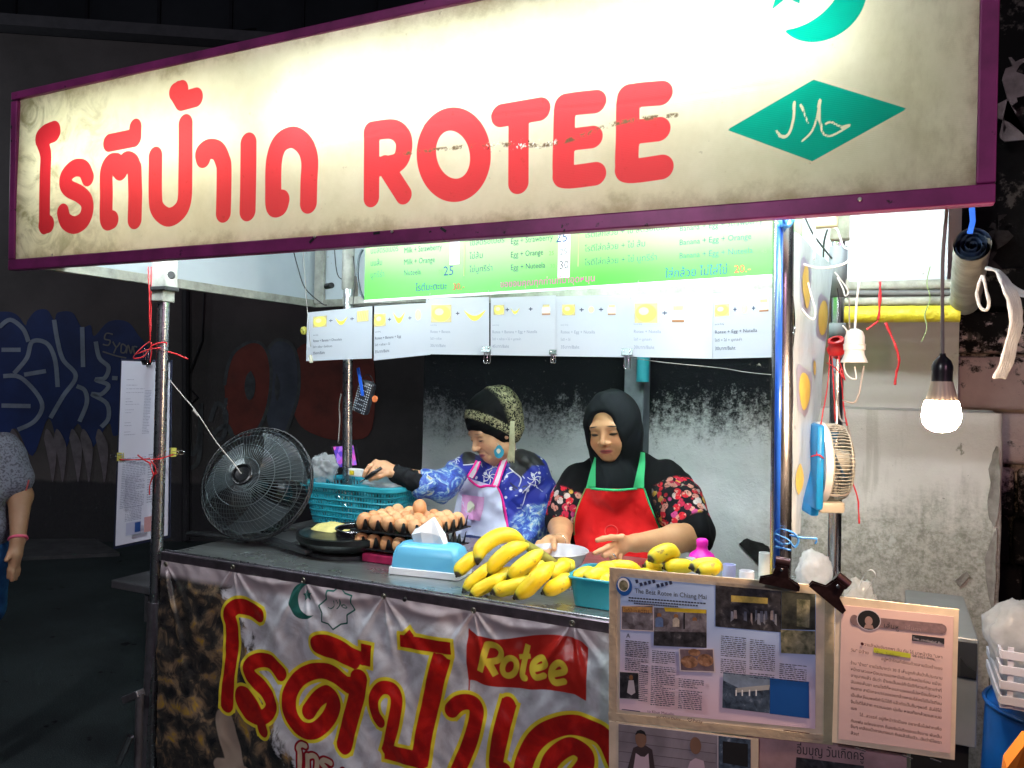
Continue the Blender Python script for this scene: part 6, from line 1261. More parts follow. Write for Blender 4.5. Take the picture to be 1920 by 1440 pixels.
# blue tape down the pole, knots and bow
BLUT = M('blue_tape', (.015, .09, .50), .3, var=.2); LBL = film('light_blue_raffia', (.10, .35, .80), .98, .25, .3)
mb = MB(); mb.tube([at(1465, 425, 1.8)+V((.000, -.0205, 0)), at(1461, 1062, 1.8)+V((-.003, -.0205, 0))], .0075, 8); top(mb.build('blue_strip', BLUT, smooth=True), 'glossy blue plastic strip running down the front of the thick chrome pole', 'strip')
raffia('blue_knot', [[at(1460, 425, 1.77), at(1468, 410, 1.765), at(1484, 408, 1.77), at(1487, 416, 1.77)], [at(1462, 412, 1.765), at(1475, 424, 1.76), at(1486, 412, 1.77)], [at(1464, 426, 1.765), at(1470, 405, 1.76), at(1480, 424, 1.765)]], 'crumpled blue plastic tie knotted at the top of the thick chrome pole', .012, LBL)
raffia('blue_bow', [[at(1452, 1004, 1.77), at(1462, 992, 1.76), at(1485, 998, 1.755), at(1497, 1012, 1.76), at(1490, 1026, 1.76), at(1478, 1012, 1.755), at(1455, 1000, 1.765)], [at(1480, 1003, 1.76), at(1503, 1008, 1.76), at(1530, 1010, 1.77), at(1528, 1020, 1.77)], [at(1450, 1024, 1.775), at(1468, 1028, 1.765), at(1484, 1032, 1.77)], [at(1452, 1010, 1.775), at(1466, 1020, 1.76), at(1484, 1018, 1.77)]], 'light blue plastic ribbon bow tied low round the thick chrome pole', .006, LBL)
# cables
WHC = M('white_cable', (.70, .70, .70), .4, var=.1); GRC = M('grey_cord', (.30, .27, .25), .5, var=.2)
for L, Y, r, m_, lab in (([(60, 200), (85, 290), (140, 380), (240, 450), (390, 488), (560, 462), (650, 390), (700, 320), (790, 180), (865, 40)], 1.95, .0028, WHC, 'white cable sagging in a wide loop below the right end of the sign'),
    ([(342, 60), (348, 200), (352, 330), (345, 430)], 1.98, .003, WHC, 'short white cable hanging straight beside the side sheet'), ([(110, 300), (150, 520), (200, 690), (270, 820), (340, 872), (352, 800), (325, 700), (300, 600)], 1.93, .0024, WHC, 'thin white cable hanging in a narrow loop in front of the side sheet'),
    ([(480, 180), (520, 200), (545, 270), (580, 340), (690, 342)], 2.1, .0026, WHC, 'short white cable curving out of the beige junction box'), ([(255, 60), (330, 220), (400, 320), (480, 420)], 2.3, .003, BLK, 'black cable slanting behind the top of the side sheet'), ([(445, 200), (420, 300), (415, 440)], 2.3, .003, BLK, 'short black cable hanging behind the junction box'),
    ([(500, 520), (540, 570), (600, 660), (580, 700), (560, 640), (520, 560)], 2.2, .0022, WHC, 'tangled thin white wire round the rear right pole'), ([(560, 920), (600, 980), (600, 1100), (570, 1220), (600, 1300), (660, 1320), (650, 1230)], 2.15, .002, WHC, 'thin white wire looping under the white lamp holder'), ([(720, 1225), (700, 1330), (680, 1440), (640, 1500), (560, 1480)], 2.15, .0026, GRC, 'grey cord hanging from the white lamp holder'),
    ([(610, 700), (610, 860), (615, 1000)], 2.16, .0018, GRC, 'thin cord dropping into the white lamp holder'), ([(520, 640), (535, 760), (530, 900)], 2.45, .0022, BLK, 'black wire clinging to the taped rear pole')):
    thread('cable', cR(L, Y), r, m_, lab, 'cable', n=8)
mb = MB(); a = at(1549, 410, 2.1); mb.box(a, (.055, .03, .045), bev=.004); jb = thing('junction_box', 'small beige junction box under the right end of the sign', 'junction box', a); mb.build('box_body', M('beige_box', (.55, .50, .32), .5), jb); mb = MB(); mb.box(a+V((0, -.0165, -.004)), (.045, .003, .03), bev=.001); mb.build('lid', M('beige_lid', (.62, .58, .42), .45), jb)
mb = MB(); a = at(1575, 420, 2.35); mb.box(a, (.05, .04, .09), bev=.004); top(mb.build('pole_clamp', GREYB), 'weathered clamp block at the top of the rear right pole', 'clamp')
# white lamp holder (empty) and red cap
def lampholder(p, mat, lab, s=1.):
    e = thing('lamp_holder', lab, 'lamp holder', p); mb = MB(); mb.lathe(p, [(.008*s, .05*s), (.018*s, .044*s), (.0225*s, .03*s), (.0225*s, .012*s), (.0245*s, .012*s), (.0245*s, .0*s), (.022*s, -.002*s), (.023*s, -.012*s), (.031*s, -.030*s), (.0285*s, -.030*s), (.019*s, -.01*s)], 28, cap=False); mb.build('shell', mat, e, smooth=True, angle=30)
    mb = MB(); mb.ring(p+V((0, 0, .012*s)), (0, 0, 1), .0245*s, .0015*s, 24); mb.build('collar', mat, e, smooth=True); return e
hp = at(1602, 656, 2.16); lampholder(hp, M('white_holder', (.72, .70, .68), .4, var=.06), 'empty white lamp holder hanging on a white cable beside the red cap', 1.05)
thread('cable', [at(1615, 392, 2.1), at(1613, 500, 2.14), at(1607, 560, 2.16), at(1604, 600, 2.16), hp+V((0, 0, .05))], .0032, WHC, 'thick white cable carrying the empty white lamp holder', 'cable')
rc_ = at(1568, 650, 2.4); e = thing('red_lamp_holder', 'red plastic lamp holder fixed to the rear right pole', 'lamp holder', rc_); mb = MB(); REDPL = M('red_plastic', (.62, .02, .02), .3, var=.1)
mb.lathe(rc_, [(.012, .024), (.021, .022), (.022, .012), (.019, .010), (.022, .002), (.026, -.004), (.025, -.016), (.017, -.024), (.012, -.034), (.0001, -.034)], 24, ax=(-.1, -.55, .8), cap=False); mb.build('shell', REDPL, e, smooth=True, angle=40); mb = MB(); mb.ring(rc_+V((0, -.012, .018)), (-.1, -.55, .8), .019, .0025, 24); mb.build('collar', REDPL, e, smooth=True)
# small hanging fan seen from behind its cage
f0 = at(1543, 866, 2.2); fa_ = (CAMX*1.0 - _f*.10).normalized(); fan2 = thing('small_fan', 'small white and blue fan with ribbed cage strung up on the rear right pole', 'fan', f0)
gx_, gy_ = frame_of(fa_)
def f2p(r, h, a): return f0+fa_*h+gx_*(r*math.cos(a))+gy_*(r*math.sin(a))
WCAGE = M('cage_cream', (.46, .45, .38), .5, var=.2)
mb = MB(); FR2 = .098
for k in range(64):
    a = 2*math.pi*k/64; mb.tube([f2p(r, h, a) for r, h in ((FR2, -.004), (FR2+.001, .03), (FR2-.004, .046), (FR2*.8, .056), (FR2*.5, .062), (.022, .064))], .0013, 4, cap=False)
for r, h in ((FR2+.001, .0), (FR2-.004, .046), (FR2*.55, .062)): mb.ring(f0+fa_*h, fa_, r, .0018, 40, 4)
mb.build('rear_cage', WCAGE, fan2, smooth=True)
mb = MB(); mb.lathe(f0, [(.0001, .068), (.028, .066), (.03, .055), (.036, .02), (.036, .0), (.0001, 0)], 20, ax=fa_); mb.build('motor_housing', WCAGE, fan2, smooth=True, angle=40)
Rf = Matrix((fa_, V((0, 0, 1)).cross(fa_), V((0, 0, 1)))).transposed()
mb = MB(); mb.lathe(f0, [(FR2-.012, -.022), (FR2+.006, -.020), (FR2+.008, -.004), (FR2-.01, -.002), (FR2-.012, -.022)], 40, ax=fa_, cap=False); mb.build('white_surround', M('fan_white', (.74, .74, .74), .35, var=.05), fan2, smooth=True, angle=40)
mb = MB(); mb.box(f0+fa_*-.032+V((0, 0, -.006)), (.020, .19, .215), Rf, bev=.03); mb.box(f0+fa_*-.030+V((0, 0, -.105)), (.022, .09, .06), Rf, bev=.006); mb.build('blue_front', M('fan_blue', (.01, .25, .58), .35, var=.08), fan2, smooth=True, angle=40)
mb = MB(); mb.box(f0+fa_*.012+V((0, 0, -.112)), (.062, .10, .028), Rf, bev=.006); mb.build('base_block', M('fan_cream', (.58, .54, .44), .4, var=.1), fan2, smooth=True, angle=40)
for k in range(4):
    mb = MB(); a = k*math.pi/2; P = [f2p(r, h, a+d) for r, h, d in ((.03, .02, -.2), (.085, .03, -.35), (.088, .005, .35), (.03, .008, .3))]; mb.add(P+[p+fa_*.0015 for p in P], [(0, 1, 2, 3), (7, 6, 5, 4), (0, 4, 5, 1), (1, 5, 6, 2), (2, 6, 7, 3), (3, 7, 4, 0)]); mb.build('blade', M('fan2_blade', (.05, .2, .4), .3), fan2)
raffia('raffia_tie', [[at(1556, 665, 2.38), at(1552, 720, 2.3), at(1540, 790, 2.14), at(1532, 852, 2.1)], [at(1560, 668, 2.38), at(1563, 720, 2.33), at(1566, 790, 2.33)], [at(1572, 668, 2.36), at(1584, 712, 2.34), at(1578, 700, 2.34)], [at(1576, 690, 2.34), at(1582, 760, 2.28), at(1588, 798, 2.2)], [at(1520, 856, 2.1), at(1535, 853, 2.09), at(1545, 860, 2.1)], [at(1596, 898, 2.2), at(1608, 935, 2.2), at(1611, 982, 2.2)], [at(1550, 680, 2.3), at(1566, 690, 2.3), at(1584, 712, 2.3)]], 'long red raffia strings holding up the small blue and white fan', .0045)
thread('cable', [at(1566, 700, 2.3), at(1574, 780, 2.25), at(1590, 800, 2.22), at(1598, 860, 2.18), at(1594, 920, 2.16), at(1570, 930, 2.14), at(1556, 928, 2.14)], .0026, GRC, 'grey power cord running down the side of the small hanging fan', 'cable', n=8)
# LED bulb -------------------------------------------------------------------------
bp = at(1765, 772, 1.6); blb = thing('light_bulb', 'glowing warm LED bulb in a black holder hanging on a grey cord at the right', 'light bulb', bp)
sc_ = (at(1803, 772, 1.6)-at(1727, 772, 1.6)).length/2
mb = MB(); mb.lathe(bp, [(sc_*.56, .054), (sc_*.66, .040), (sc_*.78, .026), (sc_*.86, .018)], 40, cap=False); n_ = 40
for i, v_ in enumerate(mb.v):
    if i % 2 == 0: q_ = V(v_); d = V((q_.x-bp.x, q_.y-bp.y, 0)); mb.v[i] = tuple(q_-d*.05)
mb.build('ribbed_body', M('bulb_body', (.70, .58, .44), .45, var=.05), blb, smooth=True)
GLOW = M('bulb_glow', (1, 1, 1), .3, var=0, emit=(1.0, .68, .42), es=480.)
mb = MB(); mb.lathe(bp, [(sc_*.84, .019), (sc_*.95, .006), (sc_*1.0, -.008), (sc_*.93, -.020), (sc_*.74, -.029), (sc_*.42, -.035), (.0001, -.037)], 40, cap=False); mb.build('globe', GLOW, blb, smooth=True)
BKP = M('bakelite', (.012, .012, .018), .3, var=.1)
mb = MB(); h1 = at(1765, 722, 1.6).z-bp.z; h2 = at(1767, 672, 1.6).z-bp.z; r_ = sc_*.54
mb.lathe(bp, [(r_*.98, .05), (r_*1.02, h1), (r_, h1+.002), (r_, h2-.022), (r_*1.04, h2-.022), (r_*1.02, h2-.014), (r_*.8, h2-.004), (.006, h2+.004), (.005, h2+.009), (.0001, h2+.009)], 32, cap=False); mb.build('holder', BKP, blb, smooth=True, angle=35)
mb = MB(); mb.tube(spline([bp+V((0, 0, h2)), at(1767, 600, 1.6), at(1767, 530, 1.6), at(1768, 480, 1.6), at(1772, 430, 1.6), at(1778, 360, 1.6)], 8), .003, 8); mb.build('cord', GRC, blb, smooth=True)
# rolled tarpaulins and rails under the roof at the back
def rail(L, Y, r, m_, nm, lab, cat, fn=0):
    P = [at(x, y, Y) for x, y in L]; mb = MB(); N = 24 if fn else 1; pts = [P[0].lerp(P[1], k/N) for k in range(N+1)]; mb.tube(pts, [r*(1+.08*mnoise.noise(p*22)) for p in pts] if fn else r, 14); return top(mb.build(nm, m_, smooth=True, angle=40), lab, cat)
rail([(1578, 537), (1792, 533)], 2.86, .016, RIM, 'roof_rail', 'upper weathered rail behind the lamp holders, under the white roof', 'rail')
rail([(1578, 550), (1795, 549)], 2.84, .010, M('grey_rail', (.12, .12, .12), .5), 'roof_rail', 'slim dark grey rail between the two weathered rails', 'rail')
rail([(1576, 566), (1796, 564)], 2.82, .014, RIM, 'roof_rail', 'lower weathered rail just above the yellow roll', 'rail')
t = NT('yellow_tarp'); t.base(t.ramp(t.noise(20, 5, t.pos()), [(.3, (.48, .40, .02)), (.7, (.72, .62, .03))])); t.set(Roughness=.4); t.bump(t.noise(28, 5, t.pos()), .8, .012)
rail([(1560, 590), (1800, 588)], 2.80, .027, t.m, 'tarpaulin_roll', 'bright yellow rolled tarpaulin lashed under the rear roof edge', 'tarpaulin', 1)
raffia('raffia_tie', [[at(1650, 528, 2.80), at(1650, 560, 2.76), at(1647, 600, 2.765)], [at(1647, 602, 2.765), at(1636, 610, 2.76), at(1625, 618, 2.76)], [at(1660, 605, 2.765), at(1676, 640, 2.76), at(1686, 675, 2.76), at(1681, 700, 2.76), at(1678, 722, 2.76)]], 'red plastic ribbon tied round the yellow roll with a long tail', .010)
thread('string', [at(1744, 500, 2.8), at(1738, 530, 2.76), at(1744, 560, 2.76), at(1734, 590, 2.76), at(1738, 615, 2.76), at(1728, 640, 2.76)], .0018, M('green_string', (.30, .38, .18), .8), 'frayed green string tied round the yellow roll', 'string')
TARB = M('tarp_blue', (.03, .06, .14), .5, var=.3, scale=14, bump=.3); 
t = NT('striped_tarp'); x_ = t.sep(t.pos())[0]; t.base(t.mix(t.smooth(t.noise(8, 4, t.pos()), .4, .6), (.24, .24, .21), (.36, .35, .31))); t.set(Roughness=.55); t.bump(t.noise(25, 4, t.pos()), .6, .01); STT = t.m
ra, rb_ = at(1823, 458, 2.15), at(1809, 568, 2.85); roll = thing('tarpaulin_roll', 'rolled blue and grey tarpaulin seen end-on under the right roof edge', 'tarpaulin', ra); dd = (rb_-ra).normalized()
mb = MB(); pts = [ra.lerp(rb_, k/16) for k in range(17)]; mb.tube(pts, [.0405*(1+.1*mnoise.noise(p*20)) for p in pts], 20, cap=False); mb.build('outer_wrap', STT, roll, smooth=True)
fx2, fy2 = frame_of(dd); mb = MB(); P = []
for k in range(110): a = k*.2; r_ = .040*(1-k/125); P.append(ra-dd*.002+fx2*(r_*math.cos(a))+fy2*(r_*math.sin(a)))
vs = []
for p in P: vs += [p, p+dd*.06]
mb.add(vs, [(2*i, 2*i+2, 2*i+3, 2*i+1) for i in range(len(P)-1)]); o = mb.build('spiral_layers', TARB, roll, smooth=True)
mb = MB(); mb.lathe(ra+dd*.06, [(.038, 0), (.0001, .001)], 20, ax=dd, cap=False); mb.build('inner_fill', M('tarp_inner', (.01, .012, .02), .7), roll)
mb = MB(); mb.ribbon([at(1822, 385, 2.12), at(1824, 415, 2.12), at(1818, 438, 2.12)], .012, (1, 0, 0)); top(mb.build('tarpaulin_strap', BLUT), 'blue strap holding the end of the right tarpaulin roll to the roof', 'strap')
WCL = film('white_ribbon_cloth', (.72, .72, .72), .97, .7, .35)
_rib = [(1850, 503), (1872, 510), (1890, 540), (1902, 570), (1904, 610), (1894, 650), (1886, 680), (1872, 708)]
raffia('cloth_ribbon', [[at(x+o_*(.35 if i in (0, 1) else 1.), y+abs(o_)*.2*(i == 7), 2.1-.02*(i > 1)+.0012*o_) for i, (x, y) in enumerate(_rib)] for o_ in (-9, -5, -1, 3, 7, 10)]+[[at(1872, 508, 2.1), at(1895, 532+k*7, 2.12), at(1915, 547+k*6, 2.12), at(1935, 548+k*8, 2.12)] for k in (0, 1)], 'white cloth ribbon trailing down from the tarpaulin roll at the far right', .011, WCL)
raffia('cloth_loop', [[at(1842, 516, 2.1), at(1832, 545, 2.1), at(1836, 572, 2.1), at(1848, 582, 2.1), at(1854, 568, 2.1), at(1848, 540, 2.1), at(1842, 516, 2.1)]], 'small white cloth loop tied under the tarpaulin roll', .009, WCL)
# left rear: hanging basket, cables, peg
hb_ = at(684, 745, 2.40); hbk = thing('woven_basket', 'small black woven basket with blue tape hanging by the rear left pole', 'basket', hb_); Rb = Matrix.Rotation(.30, 3, 'Y')
BW = M('basket_black', (.012, .014, .02), .4); DOT = M('basket_glint', (.45, .50, .55), .4, var=.1)
mb = MB(); mb.box(hb_, (.062, .035, .125), Rb, bev=.012); mb.build('basket_body', BW, hbk, smooth=True, angle=50)
mb = MB(); 
for i in range(7):
    for j in range(13):
        if (i in (0, 1, 5, 6)) or j % 2: mb.box(hb_+Rb@V((-.026+i*.0087, -.0178, -.055+j*.009)), (.0034, .001, .0038), Rb)
o = mb.build('weave_glints', DOT, hbk); o['kind'] = 'stuff'  # pale dots paint glints onto the black basket weave
mb = MB(); mb.tube(spline([hb_+Rb@V((-.028, -.01, .06)), hb_+Rb@V((-.01, -.01, .085)), hb_+Rb@V((.015, -.01, .08)), hb_+Rb@V((.028, -.01, .06))], 5), .0015, 6); mb.build('handle', BW, hbk)
mb = MB(); mb.ribbon([at(671, 690, 2.37), at(676, 715, 2.37), at(680, 742, 2.375)], .013, (1, 0, 0), .002); mb.build('blue_tape', BLUT, hbk)
mb = MB(); mb.lathe(at(703, 748, 2.37), [(.0001, -.003), (.012, -.002), (.012, .002), (.004, .002), (.0035, .0)], 18, ax=(0, 1, 0)); mb.build('orange_tag', M('orange_disc', (.50, .13, .04), .5), hbk, smooth=True, angle=40)
for L, Y, r, m_, lab in (([(680, 468), (673, 485), (671, 520), (677, 550), (688, 566)], 2.35, .004, M('teal_black_cable', (.01, .03, .04), .4), 'thick dark cable arching beside the left end of the green board'), ([(626, 450), (630, 500), (636, 520), (650, 526)], 2.6, .002, BLK, 'thin black cable dangling from the roof near the rear left pole'),
    ([(548, 460), (558, 500), (572, 540), (602, 568), (612, 572)], 2.5, .0022, BLK, 'dark cable curving down the white roof panel at the left'), ([(568, 470), (572, 520), (576, 580), (582, 650)], 2.28, .0014, STR, 'dark thread hanging in front of the first menu sheet'), ([(640, 738), (636, 760), (637, 790), (634, 830)], 2.6, .0028, GRC, 'pale cord hanging straight down to the phone'), ([(662, 480), (666, 520), (662, 570)], 2.45, .0022, BLK, 'thin cable hugging the rear left pole top')):
    thread('cable', [at(x, y, Y) for x, y in L], r, m_, lab, 'cable', n=8)
mb = MB(); mb.box(at(583, 673, 2.27), (.012, .01, .03), Matrix.Rotation(-.25, 3, 'Y'), bev=.003); top(mb.build('clothes_peg', M('peg_cream', (.45, .44, .34), .6)), 'cream peg hanging on a thread at the corner of the first menu sheet', 'peg')
mb = MB(); mb.lathe(at(570, 620, 2.6), [(.0001, -.018), (.010, -.015), (.016, 0), (.012, .014), (.0001, .018)], 16); top(mb.build('yellow_lamp', M('yellow_bulb', (.6, .55, .1), .4), smooth=True), 'small yellow bulb peeping out left of the first menu sheet', 'bulb')
mb = MB(); mb.tube([at(612, 537, 2.6), at(622, 535, 2.58)], .012, 14); top(mb.build('black_socket', BLK, smooth=True, angle=40), 'small black round device fixed to the roof left of the rear pole', 'device')  # plain black cylinder standing for a small socket under the roof
# bags behind the frames
zbag = ZC
blob('plastic_bag', at(1527, 1070, 2.2)+V((0, 0, -.0)), (.045, .04, .055), BAGW, 'white paper-stuffed plastic bag standing behind the article frame', 'plastic bag', 9, .22, 1.5, cut=-.05)
hb2 = thing('carrier_bag', 'clear carrier bag with a looped handle behind the Thai clipping', 'plastic bag', at(1625, 1105, 2.1)); blob('bag_body', at(1612, 1125, 2.1), (.04, .03, .05), BAG, '', '', 12, .3, par=hb2)
mb = MB(); mb.ribbon(spline([at(1610, 1110, 2.08), at(1618, 1082, 2.08), at(1632, 1068, 2.08), at(1642, 1078, 2.08), at(1632, 1098, 2.08), at(1622, 1112, 2.08)], 6), .010, (.3, 1, .2)); mb.build('loop_handle', BAG, hb2, smooth=True)
# metal cabinet bits, blue barrel, white crate, orange bag at far right
cb = thing('metal_cabinet', 'grey metal cabinet standing against the wall behind the Thai clipping', 'cabinet', V((at(1812, 1300, 2.55).x, 2.6, 0))); xa = at(1700, 1300, 2.5).x; xb_ = at(1833, 1300, 2.5).x; zt_c = at(1812, 1196, 2.5).z
mb = MB(); zs = at(1812, 1272, 2.5).z; zl = at(1820, 1402, 2.5).z
mb.box(((xa+xb_)/2, 2.75, (zt_c+zl)/2), (xb_-xa, .5, zt_c-zl), bev=.004); mb.build('cabinet_body', M('cabinet_grey', (.40, .42, .44), .35, .6, var=.12, scale=5), cb)
mb = MB(); mb.box(((xa+xb_)/2+.002, 2.496, zt_c-.06), (xb_-xa-.012, .006, .10), bev=.001); mb.build('dark_drawer', M('cab_dark', (.04, .04, .045), .4, .4), cb)
mb = MB(); mb.box(((xa+xb_)/2, 2.76, zl/2), (xb_-xa-.03, .45, zl-.004)); mb.build('plinth', BLK, cb)
mb = MB(); q_ = [at(1800, 1232, 2.48), at(1812, 1248, 2.48), at(1828, 1258, 2.48), at(1828, 1272, 2.48), at(1800, 1266, 2.48)]; mb.add(q_+[p+V((0, .006, 0)) for p in q_], [(0, 1, 2, 3, 4), (9, 8, 7, 6, 5)]+[(i, i+5, (i+1) % 5+5, (i+1) % 5) for i in range(5)]); mb.build('spatula_blade', BLK, cb)
bq = at(1925, 1400, 2.3); brl = thing('blue_barrel', 'blue plastic barrel at the bottom right edge with a white crate on it', 'barrel', V((bq.x+.06, 2.5, 0))); zb_top = at(1920, 1310, 2.4).z
mb = MB(); mb.lathe((bq.x+.10, 2.5, 0), [(.15, 0), (.17, .05), (.175, zb_top*.5), (.18, zb_top*.55), (.17, zb_top-.05), (.14, zb_top)], 32); mb.build('drum', M('barrel_blue', (.005, .08, .32), .35, var=.15), brl, smooth=True, angle=50)
mb = MB(); mb.ring((bq.x+.10, 2.5, zb_top-.045), (0, 0, 1), .172, .006, 36); mb.build('hoop', M('barrel_blue', (.005, .08, .32)), brl, smooth=True)
cq = at(1905, 1325, 2.2); cw = thing('white_crate', 'white slatted plastic crate resting on the blue barrel at the far right', 'crate', cq); WPL = M('crate_white', (.52, .52, .60), .45, var=.08)
x0_, y0_ = at(1875, 1325, 2.18).x, 2.18; zc0, zc1 = cq.z, at(1905, 1212, 2.2).z
for j in range(4): z_ = zc0+(zc1-zc0)*(j+.5)/4; mb = MB(); mb.box((x0_+.14, y0_, z_), (.28, .006, (zc1-zc0)/4*.55), bev=.001); mb.build('slat', WPL, cw); mb = MB(); mb.box((x0_, y0_+.14, z_), (.006, .27, (zc1-zc0)/4*.55), bev=.001); mb.build('slat', WPL, cw)
for i in range(5): mb = MB(); mb.box((x0_+.02+i*.06, y0_+.005, (zc0+zc1)/2), (.012, .006, zc1-zc0)); mb.build('upright', WPL, cw)
for i in range(4): mb = MB(); mb.box((x0_+.006, y0_+.05+i*.07, (zc0+zc1)/2), (.006, .012, zc1-zc0)); mb.build('upright', WPL, cw)
mb = MB(); mb.box((x0_+.14, y0_+.14, zc0), (.28, .27, .006)); mb.build('crate_floor', WPL, cw)
blob('plastic_bag', at(1915, 1195, 2.28), (.085, .08, .085), BAGW, 'bulging frosted plastic bag sitting in the white crate', 'plastic bag', 21, .2, 1.4)
mb = MB(); q_ = [at(1888, 1440, 1.55), at(1925, 1392, 1.55), at(1960, 1400, 1.6), at(1960, 1500, 1.6), at(1880, 1500, 1.55)]; n = 5; mb.add(q_+[p+V((0, .05, 0)) for p in q_], [tuple(range(n)), tuple(range(2*n-1, n-1, -1))]+[(i, i+n, (i+1) % n+n, (i+1) % n) for i in range(n)]); top(mb.build('orange_panel', M('orange_cloth', (.65, .18, .01), .6, var=.15)), 'orange object corner poking into the bottom right of the view', 'panel')
# unseen street lamps, assumed or added to light the stall front and the lane
def added_street_lamp(x, y, z, col, power, rad, lab):
    e = thing('added_street_lamp', lab, 'street lamp', (x, y, 0)); mb = MB(); mb.tube([(x, y-.3, 0), (x, y-.3, z+.2)], .05, 12); mb.build('post', DULL, e, smooth=True, angle=40); mb = MB(); mb.box((x, y-.1, z+.16), (.3, .5, .08), bev=.02); mb.build('lamp_head', DULL, e)
    l = bpy.data.lights.new('fill_light', 'POINT'); l.energy = power; l.color = col; l.shadow_soft_size = rad; o = bpy.data.objects.new('fill_light', l); COL.objects.link(o); o.location = (x, y, z); o.parent = e; o.matrix_parent_inverse = wmat(e).inverted(); return e
